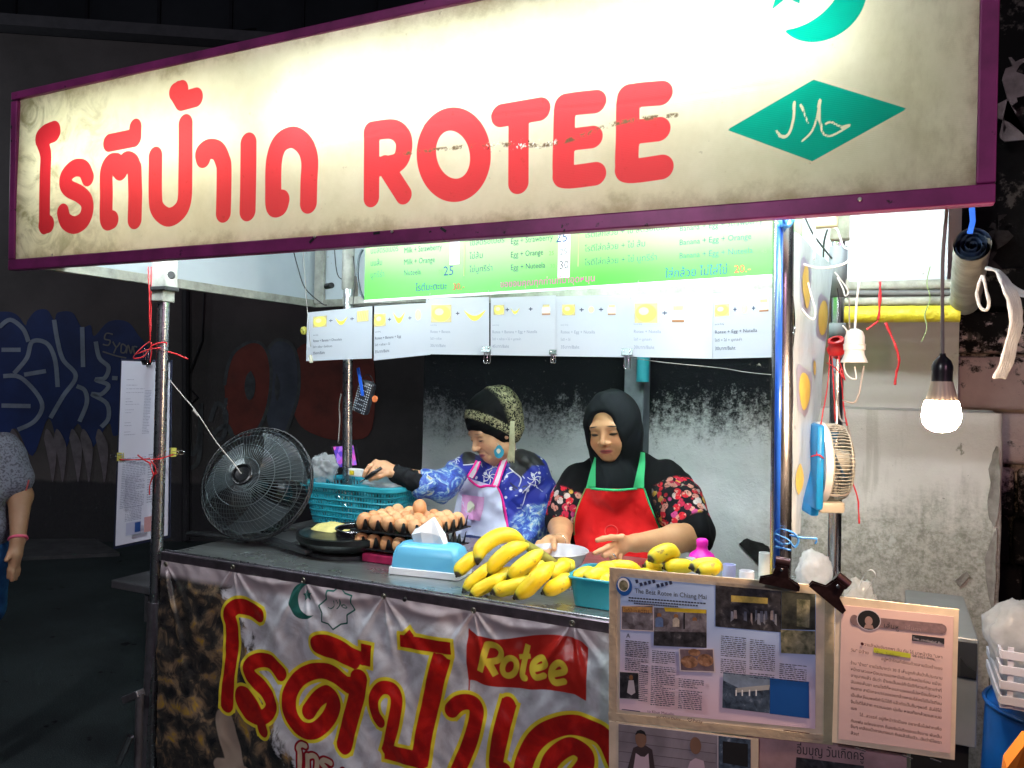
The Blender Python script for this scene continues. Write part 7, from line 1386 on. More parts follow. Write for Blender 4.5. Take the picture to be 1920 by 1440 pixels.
# ------------------------------------------------------------------ people: one continuous implicit surface each
class Field:
    def __init__(s, lo, hi, h):
        s.h = h; s.lo = np.array(lo, float); n = np.ceil((np.array(hi)-s.lo)/h).astype(int)+1; s.n = n; s.f = np.full(n, .05, np.float32)
    def box(s, lo, hi):
        a = np.clip(np.floor((np.array(lo)-s.lo)/s.h).astype(int), 0, s.n); b = np.clip(np.ceil((np.array(hi)-s.lo)/s.h).astype(int)+1, 0, s.n); return a, b
    def coords(s, a, b): return [(s.lo[i]+s.h*np.arange(a[i], b[i])).astype(np.float32).reshape([-1 if j == i else 1 for j in range(3)]) for i in range(3)]
    def comb(s, a, b, d, k, sub):
        v = s.f[a[0]:b[0], a[1]:b[1], a[2]:b[2]]
        if sub: d = -d; hh = np.clip(.5-.5*(v-d)/k, 0, 1); v[:] = v*(1-hh)+d*hh+k*hh*(1-hh)
        else: hh = np.clip(.5+.5*(v-d)/k, 0, 1); v[:] = v*(1-hh)+d*hh-k*hh*(1-hh)
    def cap(s, p0, p1, r0, r1=None, k=.012, sub=False):
        r1 = r0 if r1 is None else r1; p0 = np.array(p0, np.float32); p1 = np.array(p1, np.float32); m = max(r0, r1)+k+3*s.h
        a, b = s.box(np.minimum(p0, p1)-m, np.maximum(p0, p1)+m)
        if (b <= a).any(): return
        x, y, z = s.coords(a, b); e = p1-p0; L = max(1e-9, float(e@e)); t = np.clip(((x-p0[0])*e[0]+(y-p0[1])*e[1]+(z-p0[2])*e[2])/L, 0, 1)
        d = np.sqrt((x-p0[0]-t*e[0])**2+(y-p0[1]-t*e[1])**2+(z-p0[2]-t*e[2])**2)-(r0+(r1-r0)*t); s.comb(a, b, d, k, sub)
    def ell(s, c, r, R=None, k=.015, sub=False):
        c = np.array(c, np.float32); r = np.array(r, np.float32) if hasattr(r, '__len__') else np.array([r]*3, np.float32); R = np.eye(3, dtype=np.float32) if R is None else np.array(R, np.float32)
        m = r.max()+k+3*s.h; a, b = s.box(c-m, c+m)
        if (b <= a).any(): return
        x, y, z = s.coords(a, b); x = x-c[0]; y = y-c[1]; z = z-c[2]
        l = [x*R[0, i]+y*R[1, i]+z*R[2, i] for i in range(3)]
        k0 = np.sqrt(sum((l[i]/r[i])**2 for i in range(3))); k1 = np.sqrt(sum((l[i]/r[i]**2)**2 for i in range(3)))+1e-9; s.comb(a, b, k0*(k0-1)/k1, k, sub)
    def cut(s, c, n):                     # keep only the side of a plane that n points to
        x, y, z = s.coords([0, 0, 0], s.n); s.f = np.maximum(s.f, -((x-c[0])*n[0]+(y-c[1])*n[1]+(z-c[2])*n[2]).astype(np.float32))
    def chain(s, pts, rs, k=.012):
        for i in range(len(pts)-1): s.cap(pts[i], pts[i+1], rs[i], rs[i+1], k)
    def mesh(s, name, mat, parent=None, smooth=2, disp=None):
        f = s.f; n = s.n; sg = f < 0; c = [n[0]-1, n[1]-1, n[2]-1]
        cnt = np.zeros(c, np.int8)
        for i in (0, 1):
            for j in (0, 1):
                for l in (0, 1): cnt += sg[i:i+c[0], j:j+c[1], l:l+c[2]]
        act = np.argwhere((cnt > 0) & (cnt < 8)); idx = np.full(c, -1, np.int32); idx[tuple(act.T)] = np.arange(len(act))
        acc = np.zeros((len(act), 3)); w = np.zeros(len(act)); cor = [(i, j, l) for i in (0, 1) for j in (0, 1) for l in (0, 1)]
        for p in cor:
            for ax_ in range(3):
                if p[ax_] == 0:
                    q = list(p); q[ax_] = 1; A = f[tuple((act+p).T)]; B = f[tuple((act+q).T)]; m = (A < 0) != (B < 0); t_ = np.where(m, A/np.where(m, A-B, 1), 0)
                    pos = np.array(p, float)+np.zeros((len(act), 3)); pos[:, ax_] = t_; acc[m] += pos[m]; w[m] += 1
        v = s.lo+(act+acc/w[:, None])*s.h; quads = []
        for ax_ in range(3):
            u_, w_ = (ax_+1) % 3, (ax_+2) % 3; sl0 = [slice(1, None)]*3; sl0[ax_] = slice(0, -1)
            A = sg[tuple([slice(0, n[ax_]-1) if i == ax_ else slice(1, c[i]) for i in range(3)])]; B = sg[tuple([slice(1, n[ax_]) if i == ax_ else slice(1, c[i]) for i in range(3)])]
            e = np.argwhere(A != B); fl = A[tuple(e.T)]; e = e+np.array([0 if i == ax_ else 1 for i in range(3)])
            def cell(du, dw): g = e.copy(); g[:, u_] -= du; g[:, w_] -= dw; return idx[tuple(g.T)]
            qd = np.stack([cell(1, 1), cell(0, 1), cell(0, 0), cell(1, 0)], -1); qd[~fl] = qd[~fl][:, ::-1]; quads.append(qd)
        fq = np.concatenate(quads); fq = fq[(fq >= 0).all(1)]
        for _ in range(smooth):
            sm = np.zeros_like(v); ct = np.zeros(len(v))
            for a_, b_ in ((0, 1), (1, 2), (2, 3), (3, 0)):
                np.add.at(sm, fq[:, a_], v[fq[:, b_]]); np.add.at(sm, fq[:, b_], v[fq[:, a_]]); np.add.at(ct, fq[:, a_], 1); np.add.at(ct, fq[:, b_], 1)
            v = v*.5+.5*sm/np.maximum(ct, 1)[:, None]
        if disp is not None: v = disp(v, fq)
        me = bpy.data.meshes.new(name); me.vertices.add(len(v)); me.vertices.foreach_set('co', v.astype(np.float32).ravel()); me.loops.add(fq.size); me.loops.foreach_set('vertex_index', fq.ravel().astype(np.int32))
        me.polygons.add(len(fq)); me.polygons.foreach_set('loop_start', np.arange(0, fq.size, 4, dtype=np.int32)); me.polygons.foreach_set('loop_total', np.full(len(fq), 4, np.int32)); me.update(calc_edges=True); me.materials.append(mat); me.polygons.foreach_set('use_smooth', [True]*len(fq))
        o = bpy.data.objects.new(name, me); COL.objects.link(o)
        if parent is not None: o.parent = parent; o.matrix_parent_inverse = wmat(parent).inverted()
        o_v = v; return o, v, fq
def vnormals(v, fq):
    nn = np.cross(v[fq[:, 2]]-v[fq[:, 0]], v[fq[:, 3]]-v[fq[:, 1]]); N = np.zeros_like(v)
    for i in range(4): np.add.at(N, fq[:, i], nn)
    return N/np.maximum(1e-9, np.linalg.norm(N, axis=1))[:, None]
def folds(amp, fr, aniso=(1, 1, .45), seed=0):
    def fn(v, fq):
        N = vnormals(v, fq); out = v.copy(); a = np.array(aniso)*fr
        w1 = np.sin(v[:, 0]*a[0]*1.7+2.1*np.sin(v[:, 2]*a[2]*1.3+seed)+v[:, 1]*a[1]); w2 = np.sin(v[:, 0]*a[0]*.9-v[:, 2]*a[2]*2.2+1.7*np.sin(v[:, 0]*a[0]*.8+seed*2)+v[:, 1]*a[1]*.6)
        d = amp*(np.clip(w1, -.3, 1)*.6+w2*np.clip(w1+w2, 0, 1)*.6); return out+N*d[:, None]
    return fn
def vec_attr(o, name, arr):
    a = o.data.attributes.new(name, 'FLOAT_VECTOR', 'POINT'); a.data.foreach_set('vector', np.asarray(arr, np.float32).ravel())
def skin_mat(name, c0, c1, lip, brow, old=0, eyew=.0034):
    t = NT(name); hv = t.attr('hl', 'Vector'); x, y, z = t.sep(hv); ax_ = t.math('ABSOLUTE', x)
    n_ = t.noise(9, 5, t.pos()); c = t.ramp(n_, [(.3, c0), (.7, c1)])
    def el(cx, cz, rx, rz, lo=.75, hi=1.25, X=None, tilt=0):
        X = ax_ if X is None else X; dx = t.math('SUBTRACT', X, cx); dz = t.math('SUBTRACT', t.math('SUBTRACT', z, cz), t.math('MULTIPLY', dx, tilt))
        a = t.math('DIVIDE', dx, rx); b = t.math('DIVIDE', dz, rz); return t.smooth(t.math('SQRT', t.math('ADD', t.math('MULTIPLY', a, a), t.math('MULTIPLY', b, b))), hi, lo)
    front = t.smooth(y, .035, .05)
    c = t.mix(t.math('MULTIPLY', t.math('MULTIPLY', el(.036, -.034, .022, .02, .2, 1.3), front), .35), c, tuple(a*b for a, b in zip(c1, (1.0, .62, .55))))
    c = t.mix(t.math('MULTIPLY', t.math('MULTIPLY', el(.031, -.002, .019, .013, .5, 1.2), front), .22), c, tuple(a*.55 for a in c0))
    c = t.mix(t.math('MULTIPLY', el(0, -.0695, .0225, .0085, .75, 1.1, X=x), front), c, lip)
    c = t.mix(t.math('MULTIPLY', el(0, -.0692, .0215, .0013, .6, 1.2, X=x), front), c, tuple(a*.25 for a in lip))
    c = t.mix(t.math('MULTIPLY', el(.031, -.010, .0145, eyew, .7, 1.1, tilt=.05), front), c, (.016, .01, .008))
    c = t.mix(t.math('MULTIPLY', t.math('MULTIPLY', el(.031, .0035, .0150, .0011, .6, 1.3), front), .6), c, tuple(a*.4 for a in c0))
    c = t.mix(t.math('MULTIPLY', t.math('MULTIPLY', el(.033, .0185, .0185, .0030, .55, 1.2, tilt=-.12), front), brow), c, (.03, .02, .015))
    c = t.mix(t.math('MULTIPLY', t.math('MULTIPLY', el(.0075, -.0455, .0045, .0028, .6, 1.2), t.smooth(y, .085, .09)), .85), c, (.06, .02, .012))
    if old:
        c = t.mix(t.math('MULTIPLY', t.math('MULTIPLY', el(.030, -.058, .0016, .016, .5, 1.5, tilt=0), front), .5), c, tuple(a*.55 for a in c0))
        c = t.mix(t.math('MULTIPLY', t.smooth(t.noise(60, 5, hv), .55, .7), .25), c, tuple(a*.6 for a in c0))
    t.base(c); t.set(Roughness=.48, Subsurface_Weight=.12); t.b.inputs['Subsurface Radius'].default_value = (.012, .005, .003); t.b.inputs['Subsurface Scale'].default_value = 1
    t.bump(t.noise(55 if old else 130, 4, t.pos()), .35 if old else .12, .002); return t.m
def face_frame(px, py, Y, yaw, pitch, roll=0):
    c = at(px, py, Y); tc_ = (CAMO-c).normalized(); e = CAMX; w = e.cross(-tc_).normalized() if False else tc_.cross(e).normalized(); e = w.cross(tc_).normalized()
    yw, pt = math.radians(yaw), math.radians(pitch); F = (tc_*math.cos(yw)-e*math.sin(yw)); X = (e*math.cos(yw)+tc_*math.sin(yw)); U = w
    F2 = F*math.cos(pt)-U*math.sin(pt); U2 = U*math.cos(pt)+F*math.sin(pt); rl = math.radians(roll); X3 = X*math.cos(rl)+U2*math.sin(rl); U3 = U2*math.cos(rl)-X*math.sin(rl)
    return c, X3.normalized(), F2.normalized(), U3.normalized()
def head(fd, fr, s=1., wide=1., old=0):
    c, X, F, U = fr; R = np.array([[X[i], F[i], U[i]] for i in range(3)]); L = lambda x, y, z: c+X*(x*s*wide)+F*(y*s)+U*(z*s)
    fd.ell(L(0, -.015, .03), (.074*s*wide, .092*s, .088*s), R, .02); fd.ell(L(0, .018, -.03), (.060*s*wide, .066*s, .082*s), R, .03)
    fd.ell(L(0, .048, -.093), (.034*s, .026*s, .022*s), R, .03)
    for q in (-1, 1):
        fd.ell(L(q*.034, .050, -.042), (.028*s, .025*s, .028*s), R, .028); fd.ell(L(q*.045, .016, -.074), (.023*s, .035*s, .026*s), R, .03)
        fd.ell(L(q*.074, -.008, -.012), (.010*s, .020*s, .030*s), R, .008)
    fd.cap(L(-.036, .074, .014), L(.036, .074, .014), .010*s, k=.022)
    for q in (-1, 1): fd.ell(L(q*.031, .094, -.003), (.017*s, .017*s, .012*s), R, .014, sub=True)
    for q in (-1, 1): fd.ell(L(q*.031, .069, -.006), (.0160*s, .0150*s, .0125*s), R, .005)
    fd.cap(L(0, .080, .006), L(0, .098, -.030), .0065*s, .0095*s, .012); fd.ell(L(0, .100, -.036), (.0120*s, .0105*s, .0095*s), R, .007)
    for q in (-1, 1): fd.ell(L(q*.0140, .089, -.040), (.0092*s, .0100*s, .0075*s), R, .006)
    if old:
        for q in (-1, 1): fd.cap(L(q*.020, .088, -.046), L(q*.032, .070, -.075), .0035, k=.012, sub=True)
    fd.cap(L(-.019, .072, -.0665), L(0, .0825, -.0630), .0055*s, .0065*s, .008); fd.cap(L(.019, .072, -.0665), L(0, .0825, -.0630), .0055*s, .0065*s, .008); fd.cap(L(-.012, .075, -.0765), L(.012, .075, -.0765), .0072*s, k=.008)
    fd.cap(L(-.019, .0835, -.0695), L(0, .0915, -.0695), .0022, k=.004, sub=True); fd.cap(L(.019, .0835, -.0695), L(0, .0915, -.0695), .0022, k=.004, sub=True)
    return L
def set_hl(o, v, fr, s=1., wide=1.):
    c, X, F, U = fr; A = np.array([[X[i], F[i], U[i]] for i in range(3)]); l = (v-np.array(c))@A/s; l[:, 0] /= wide; far = (np.linalg.norm(l, axis=1) > .16); l[far] = (0, -.2, .3); vec_attr(o, 'hl', l)
def hand(fd, wrist, palm, R_palm, fingers, k=.006):
    fd.cap(wrist, palm, .024, .026, .015)
    for pts, r in fingers:
        fd.cap(palm, pts[0], .017, r+.002, .012); fd.chain(pts, [r]+[r*(.98-.07*i) for i in range(len(pts)-1)], k)
from mathutils.bvhtree import BVHTree
def bvh_of(*objs):
    vs, fs = [], []
    for o in objs:
        n = len(vs); vs += [v.co.copy() for v in o.data.vertices]; fs += [tuple(i+n for i in p.vertices) for p in o.data.polygons]
    return BVHTree.FromPolygons(vs, fs)
def conform(bvh, rows, nx, ny, lift, Ydef, th=.002):
    """rows: list of (left px, right px) pairs down the cloth; draped on what lies behind"""
    L = sp2([(a[0], a[1]) for a, b in rows], 8); Rr = sp2([(b[0], b[1]) for a, b in rows], 8); P = []; last = Ydef
    for j in range(ny+1):
        f = j/ny*(len(L)-1); i = min(int(f), len(L)-2); q = f-i; a = (L[i][0]*(1-q)+L[i+1][0]*q, L[i][1]*(1-q)+L[i+1][1]*q); b = (Rr[i][0]*(1-q)+Rr[i+1][0]*q, Rr[i][1]*(1-q)+Rr[i+1][1]*q); row = []
        for k in range(nx+1):
            x = a[0]+(b[0]-a[0])*k/nx; y = a[1]+(b[1]-a[1])*k/nx; d = ray(x, y).normalized(); h, n, _, ds = bvh.ray_cast(CAMO, d, 6)
            row.append((x, y, ds if h is not None else None))
        P.append(row)
    D = [[c[2] for c in r] for r in P]; ok = [c for r in D for c in r if c is not None]; md = sorted(ok)[len(ok)//2] if ok else (at(1000, 900, Ydef)-CAMO).length
    D = np.array([[md if c is None or abs(c-md) > .35 else c for c in r] for r in D])
    for _ in range(6): Dp = np.pad(D, 1, mode='edge'); D = np.minimum(D, .25*(Dp[:-2, 1:-1]+Dp[2:, 1:-1]+Dp[1:-1, :-2]+Dp[1:-1, 2:]))
    vs = []
    for sft in (0, th):
        for j, r in enumerate(P):
            for i, (x, y, _) in enumerate(r): d = ray(x, y).normalized(); vs.append(CAMO+d*(D[j, i]-lift+sft))
    m = (nx+1)*(ny+1); q = [(j*(nx+1)+i, j*(nx+1)+i+1, (j+1)*(nx+1)+i+1, (j+1)*(nx+1)+i) for j in range(ny) for i in range(nx)]
    ed = [(i, i+1) for i in range(nx)]+[(ny*(nx+1)+i+1, ny*(nx+1)+i) for i in range(nx)]+[((j+1)*(nx+1), j*(nx+1)) for j in range(ny)]+[(j*(nx+1)+nx, (j+1)*(nx+1)+nx) for j in range(ny)]
    mb = MB(); mb.add(vs, q+[tuple(m+i for i in reversed(f)) for f in q]+[(a, a+m, b+m, b) for a, b in ed]); return mb
def trim(bvh, pts, r, mat, name, par, lift=.006):
    P = []; 
    for x, y in sp2(pts, 5):
        d = ray(x, y).normalized(); h, n, _, ds = bvh.ray_cast(CAMO, d, 6)
        if h is not None and (not P or abs((h-P[-1]).length) < .2): P.append(h-d*lift)
    if len(P) < 3: return None
    mb = MB(); mb.tube(P, r, 8); return mb.build(name, mat, par, smooth=True)
f1 = lambda x, y, Y: at(660+x/4.8, 700+y/4.8, Y)
g1 = lambda x, y: (660+x/4.8, 700+y/4.8)
f2_ = lambda x, y, Y: at(960+x/4.8, 720+y/4.8, Y)
g2 = lambda x, y: (960+x/4.8, 720+y/4.8)
f4_ = lambda x, y, Y: at(1000+x*.26042, 950+y*.26042, Y)
def skirt(name, par, c, mat, zt, wt=.19, wb=.27):
    mb = MB(); mb.lathe((c.x, c.y, 0), [(wb, .06), (wb-.01, .07), (wt+.03, zt*.6), (wt, zt), (.0001, zt+.005)], 28, sy=.8, cap=True); mb.build(name, mat, par, smooth=True, angle=50)
    for q in (-1, 1): m2 = MB(); m2.box((c.x+q*.09, c.y-.1, .03), (.09, .24, .06), bev=.025); m2.build('shoe', BLK, par, smooth=True, angle=50)
# ---------------- woman in the black headscarf -------------------------------------
SK1 = skin_mat('skin_warm', (.50, .245, .115), (.63, .335, .175), (.36, .075, .08), .95, eyew=.0054)
pr_ = thing('person', 'woman in black headscarf and red apron with green straps, looking down at her hands', 'person', V((at(1165, 1000, 2.75).x, 2.75, 0)))
frR = face_frame(1147, 800, 2.68, 22, 13, 3)
J = dict(sl=at(1085, 908, 2.72), sr=at(1250, 902, 2.80), el=at(1052, 985, 2.66), er=at(1303, 1006, 2.64), wl=at(1052, 1018, 2.36), wr=f4_(740, 262, 2.40), ch=at(1165, 935, 2.77), be=at(1166, 1050, 2.74))
fd = Field((J['sl'].x-.16, 2.12, ZC-.10), (J['er'].x+.14, 3.05, frR[0].z+.16), .0028)
Lh = head(fd, frR, 1.0, 1.13)
fd.cap(Lh(0, -.03, -.06), at(1165, 890, 2.76), .052, .058, .03); fd.ell(J['ch'], (.17, .10, .15), k=.03); fd.ell(J['be'], (.17, .11, .17), k=.04)
fd.chain([J['sl'], J['el'], J['wl']], [.055, .046, .028], .02); fd.chain([J['sr'], J['er'], J['er'].lerp(J['wr'], .35), J['wr']], [.055, .05, .045, .028], .02)
hp_ = f4_(655, 268, 2.36)
hand(fd, J['wr'], hp_, None, [([f4_(640, 222, 2.34), f4_(560, 222, 2.32), f4_(500, 232, 2.31), f4_(462, 242, 2.30)], .0095), ([f4_(600, 255, 2.35), f4_(535, 290, 2.31), f4_(480, 318, 2.29), f4_(440, 335, 2.28)], .0085),
    ([f4_(600, 285, 2.35), f4_(545, 335, 2.31), f4_(515, 352, 2.30), f4_(500, 350, 2.32)], .0085), ([f4_(610, 310, 2.35), f4_(580, 355, 2.32), f4_(560, 368, 2.33)], .008), ([f4_(640, 330, 2.36), f4_(622, 372, 2.34), f4_(608, 380, 2.345)], .0075)])
hq_ = f4_(120, 262, 2.30)
hand(fd, J['wl'], hq_, None, [([f4_(80, 250, 2.28), f4_(40, 262, 2.25), f4_(20, 285, 2.23)], .0085), ([f4_(90, 275, 2.27), f4_(55, 290, 2.24), f4_(40, 312, 2.22)], .0085), ([f4_(110, 290, 2.26), f4_(80, 310, 2.23), f4_(70, 330, 2.21)], .008), ([f4_(140, 295, 2.26), f4_(115, 320, 2.23), f4_(108, 336, 2.22)], .0075), ([f4_(150, 240, 2.28), f4_(150, 275, 2.23), f4_(150, 305, 2.20)], .009)])
ob, v, fq = fd.mesh('body', SK1, pr_, 1); set_hl(ob, v, frR, 1., 1.13)
t = NT('black_floral_shirt'); p = t.pos(); fl = t.attr('floral'); vc = t.voro(42, p, 'Color'); vd_ = t.voro(42, p); r_ = t.sep(vc)[0]; n_ = t.noise(110, 4, p)
c = t.ramp(r_, [(.0, (.55, .015, .03)), (.22, (.62, .25, .20)), (.40, (.60, .33, .05)), (.52, (.012, .012, .014)), (.66, (.45, .02, .06)), (.80, (.62, .50, .48)), (.9, (.50, .06, .22))], True); c = t.mix(t.smooth(n_, .56, .66), c, (.008, .007, .009)); c = t.mix(t.math('MULTIPLY', t.smooth(t.noise(70, 3, p), .58, .66), .7), c, (.62, .45, .35)); c = t.mix(t.smooth(vd_, .50, .62), c, (.007, .007, .01))
t.base(t.mix(fl, (.0035, .0035, .0045), c)); t.set(Roughness=.9, Specular_IOR_Level=.15); FLOR = t.m
sh_ = Field((J['sl'].x-.2, 2.45, ZC-.12), (J['er'].x+.18, 3.15, frR[0].z), .005)
sh_.ell(J['ch'], (.205, .125, .165), k=.04); sh_.ell(J['be'], (.20, .135, .2), k=.05); sh_.cap(at(1130, 885, 2.76), at(1200, 880, 2.78), .06, k=.05)
sh_.chain([J['sl'], J['sl'].lerp(J['el'], .5), J['el']+V((-.004, .01, .016))], [.072, .074, .062], .03); e_r = J['er']+V((0, .01, .012)); sh_.chain([J['sr'], J['sr'].lerp(e_r, .5), e_r], [.074, .080, .068], .03)
osh, v, fq = sh_.mesh('shirt', FLOR, pr_, 2, folds(.009, 30, seed=1))
def seg_t(v, a, b): a = np.array(a); b = np.array(b); e = b-a; t_ = ((v-a)@e)/(e@e); d = np.linalg.norm(v-a-np.clip(t_, 0, 1)[:, None]*e, axis=1); return t_, d
fl_ = np.zeros(len(v))
for a, b in ((J['sl'], J['el']), (J['sr'], e_r)):
    t_, d = seg_t(v, a, b); fl_ = np.maximum(fl_, np.clip((t_-.22)*25, 0, 1)*np.clip((.93-t_)*25, 0, 1)*np.clip((.098-d)*60, 0, 1))
set_attr(osh, 'floral', fl_)
t = NT('headscarf'); t.base((.0035, .005, .007)); t.set(Roughness=.85, Specular_IOR_Level=.2); t.bump(t.noise(160, 3), .2, .002); SCARF = t.m
hs = Field((frR[0].x-.2, 2.45, at(1150, 935, 2.7).z-.03), (frR[0].x+.2, 3.0, frR[0].z+.17), .0034)
c, X, F, U = frR; Rm = np.array([[X[i], F[i], U[i]] for i in range(3)])
hs.ell(Lh(0, -.020, .022), (.098, .114, .108), Rm, .02); hs.ell(Lh(0, .000, -.04), (.094, .088, .105), Rm, .04); hs.cap(Lh(0, -.03, -.07), at(1160, 885, 2.74), .080, .095, .05); hs.cap(at(1148, 880, 2.70), at(1150, 915, 2.66), .062, .07, .04); hs.ell(at(1150, 905, 2.655), (.085, .05, .075), k=.03)
hs.ell(Lh(0, .115, -.038), (.063, .095, .083), Rm, .010, sub=True); hs.ell(Lh(0, .115, -.072), (.054, .08, .048), Rm, .012, sub=True); hs.ell(Lh(0, .10, .035), (.045, .06, .035), Rm, .02, sub=True)
hs.mesh('headscarf', SCARF, pr_, 2, folds(.0035, 42, (1, 1, .5), 3))
bv = bvh_of(osh, [o for o in pr_.children if o.name.startswith('headscarf')][0])
REDA = M('apron_red', (.72, .012, .014), .8, var=.12, scale=6, bump=.2, bscale=90, sheen=.1); GRN = M('apron_green', (.06, .50, .20), .7, var=.08)
ap = conform(bv, [(g2(665, 938), g2(1185, 942)), (g2(625, 1020), g2(1225, 1060)), (g2(580, 1150), g2(1280, 1190)), (g2(560, 1260), g2(1325, 1290)), (g2(565, 1380), g2(1340, 1390)), (g2(580, 1500), g2(1345, 1500)), (g2(560, 1700), g2(1330, 1700))], 40, 50, .006, 2.65)
for i, vv in enumerate(ap.v): q = V(vv); ap.v[i] = tuple(q-V((0, .004+.014*max(0, mnoise.noise(V((q.x*24, 0, q.z*9))))+.004*abs(mnoise.noise(q*36)), 0)))
oap = ap.build('apron', REDA, pr_, smooth=True, angle=50)
for rows in ([(g2(745, 655), g2(755, 665)), (g2(705, 780), g2(752, 790)), (g2(668, 925), g2(752, 925))], [(g2(1158, 612), g2(1198, 618)), (g2(1140, 720), g2(1198, 730)), (g2(1115, 830), g2(1190, 850)), (g2(1092, 932), g2(1190, 938))]):
    conform(bv, rows, 4, 14, .007, 2.68).build('strap', GRN, pr_, smooth=True, angle=50)
bv2 = bvh_of(oap, osh)
trim(bv2, [g2(668, 936), g2(760, 945), g2(850, 952), g2(960, 955), g2(1080, 946), g2(1186, 938)], .0042, GRN, 'apron_trim', pr_, .002); trim(bv2, [g2(1188, 940), g2(1228, 1060), g2(1280, 1190), g2(1338, 1310)], .0038, GRN, 'apron_trim', pr_, .002); trim(bv2, [g2(664, 940), g2(622, 1030), g2(578, 1150), g2(558, 1270), g2(562, 1360)], .0026, M('trim_olive', (.22, .30, .10), .7), 'apron_trim', pr_, .002)
mb = conform(bvh_of(oap), [(g2(835, 1265), g2(955, 1265)), (g2(835, 1380), g2(955, 1380))], 6, 6, .0022, 2.6, .0005); 
oc_, rr2 = V(ap.v[0]), 0
mb = MB(); ctr = [V(p) for p in [bvh_of(oap).ray_cast(CAMO, ray(*g2(895+58*math.cos(a), 1325+55*math.sin(a))).normalized(), 6)[0] for a in [i*math.pi/10 for i in range(21)]] if p]
mb.tube([p+V((0, -.002, 0)) for p in ctr], .002, 6); mb.build('apron_emblem', M('emblem_pink', (.75, .08, .07), .7), pr_)
mb = MB(); rp = f4_(578, 352, 2.32); mb.ring(rp, (f4_(560, 368, 2.33)-f4_(610, 310, 2.35)), .0098, .0022, 20); mb.build('ring', CHROME, pr_, smooth=True)
mb = MB(); mb.ring(J['wl'].lerp(hq_, .25), (hq_-J['wl']), .027, .0016, 24); mb.build('bracelet', M('bracelet_metal', (.6, .55, .5), .25, 1.), pr_, smooth=True)
skirt('skirt', pr_, V((J['be'].x, J['be'].y, 0)), M('skirt_black', (.02, .02, .025), .85), ZC-.02)
# ---------------- older woman reaching to the left ---------------------------------
SK2 = skin_mat('skin_older', (.50, .265, .14), (.64, .36, .205), (.36, .10, .09), .4, old=1, eyew=.0034)
pl = thing('person', 'older woman in patterned black cap and blue flowered blouse reaching left over the counter', 'person', V((at(945, 1000, 2.75).x, 2.78, 0)))
frL = face_frame(923, 806, 2.70, 60, 24, 0)
K = dict(sa=at(878, 878, 2.68), ea=f1(800, 1000, 2.50), wa=f1(400, 905, 2.38), sb=at(1000, 888, 2.80), eb=at(1018, 970, 2.80), wb=at(960, 1040, 2.56), ch=at(942, 925, 2.78), be=at(948, 1045, 2.76))
fd = Field((K['wa'].x-.16, 2.2, ZC-.1), (K['eb'].x+.14, 3.05, frL[0].z+.16), .0028)
Ll = head(fd, frL, 1.0, 1.0, old=1)
fd.cap(Ll(0, -.03, -.06), at(940, 890, 2.76), .046, .052, .03); fd.ell(K['ch'], (.14, .09, .14), k=.03); fd.ell(K['be'], (.15, .10, .17), k=.04)
fd.chain([K['sa'], K['ea'], K['wa']], [.05, .040, .025], .02); fd.chain([K['sb'], K['eb'], K['wb']], [.05, .042, .026], .02)
hand(fd, K['wa'], f1(290, 850, 2.36), None, [([f1(215, 800, 2.35), f1(160, 838, 2.33), f1(125, 885, 2.32), f1(108, 925, 2.32)], .0085), ([f1(225, 830, 2.34), f1(185, 880, 2.32), f1(160, 920, 2.315), f1(150, 945, 2.32)], .0088), ([f1(250, 850, 2.335), f1(215, 905, 2.32), f1(190, 945, 2.325)], .0085), ([f1(280, 870, 2.34), f1(250, 915, 2.325), f1(225, 950, 2.33)], .0078), ([f1(320, 900, 2.34), f1(250, 925, 2.315), f1(195, 940, 2.31), f1(165, 955, 2.31)], .0095)])
hand(fd, K['wb'], at(945, 1052, 2.50), None, [([at(938, 1056, 2.46), at(925, 1060, 2.42), at(918, 1066, 2.40)], .0085), ([at(944, 1060, 2.46), at(934, 1066, 2.42), at(928, 1072, 2.40)], .0085), ([at(950, 1062, 2.46), at(944, 1070, 2.43), at(940, 1076, 2.41)], .008), ([at(956, 1062, 2.46), at(954, 1072, 2.44), at(950, 1078, 2.43)], .0075), ([at(934, 1046, 2.47), at(922, 1048, 2.45)], .009)])
ob, v, fq = fd.mesh('body', SK2, pl, 1); set_hl(ob, v, frL)
t = NT('blue_flower_blouse'); p = t.pos(); zone = t.attr('zone'); yoke = t.attr('yoke'); n1 = t.noise(26, 5, p, .65, dist=1.4); n2 = t.noise(15, 4, p, .6, dist=.8)
slv = t.ramp(n1, [(.30, (.006, .016, .17)), (.47, (.012, .05, .32)), (.54, (.10, .22, .42)), (.60, (.40, .48, .52)), (.66, (.42, .38, .14)), (.74, (.012, .05, .26))])
vd2 = t.voro(26, p); bodyc = t.mix(t.smooth(vd2, .20, .15), (.005, .018, .28), (.62, .66, .74)); bodyc = t.mix(t.smooth(t.noise(70, 2, p), .5, .6), bodyc, (.012, .045, .42)) if False else bodyc
ce = t.voro(15, p, 'Distance', 'DISTANCE_TO_EDGE'); lin = t.math('MULTIPLY', t.smooth(ce, .035, .02), t.smooth(n2, .5, .56)); bodyc = t.mix(lin, bodyc, (.6, .64, .7)); bodyc = t.mix(t.math('MULTIPLY', t.smooth(n2, .60, .64), .9), bodyc, (.012, .015, .03))
c = t.mix(zone, bodyc, slv); c = t.mix(yoke, c, (.005, .006, .008)); t.base(c); t.set(Roughness=.55); t.b.inputs['Sheen Weight'].default_value = .1; BLOU = t.m
bl2 = Field((K['wa'].x-.05, 2.28, ZC-.12), (K['eb'].x+.2, 3.15, frL[0].z), .005)
ea = K['ea']+V((0, .01, -.005)); cuff = f1(640, 1000, 2.45)
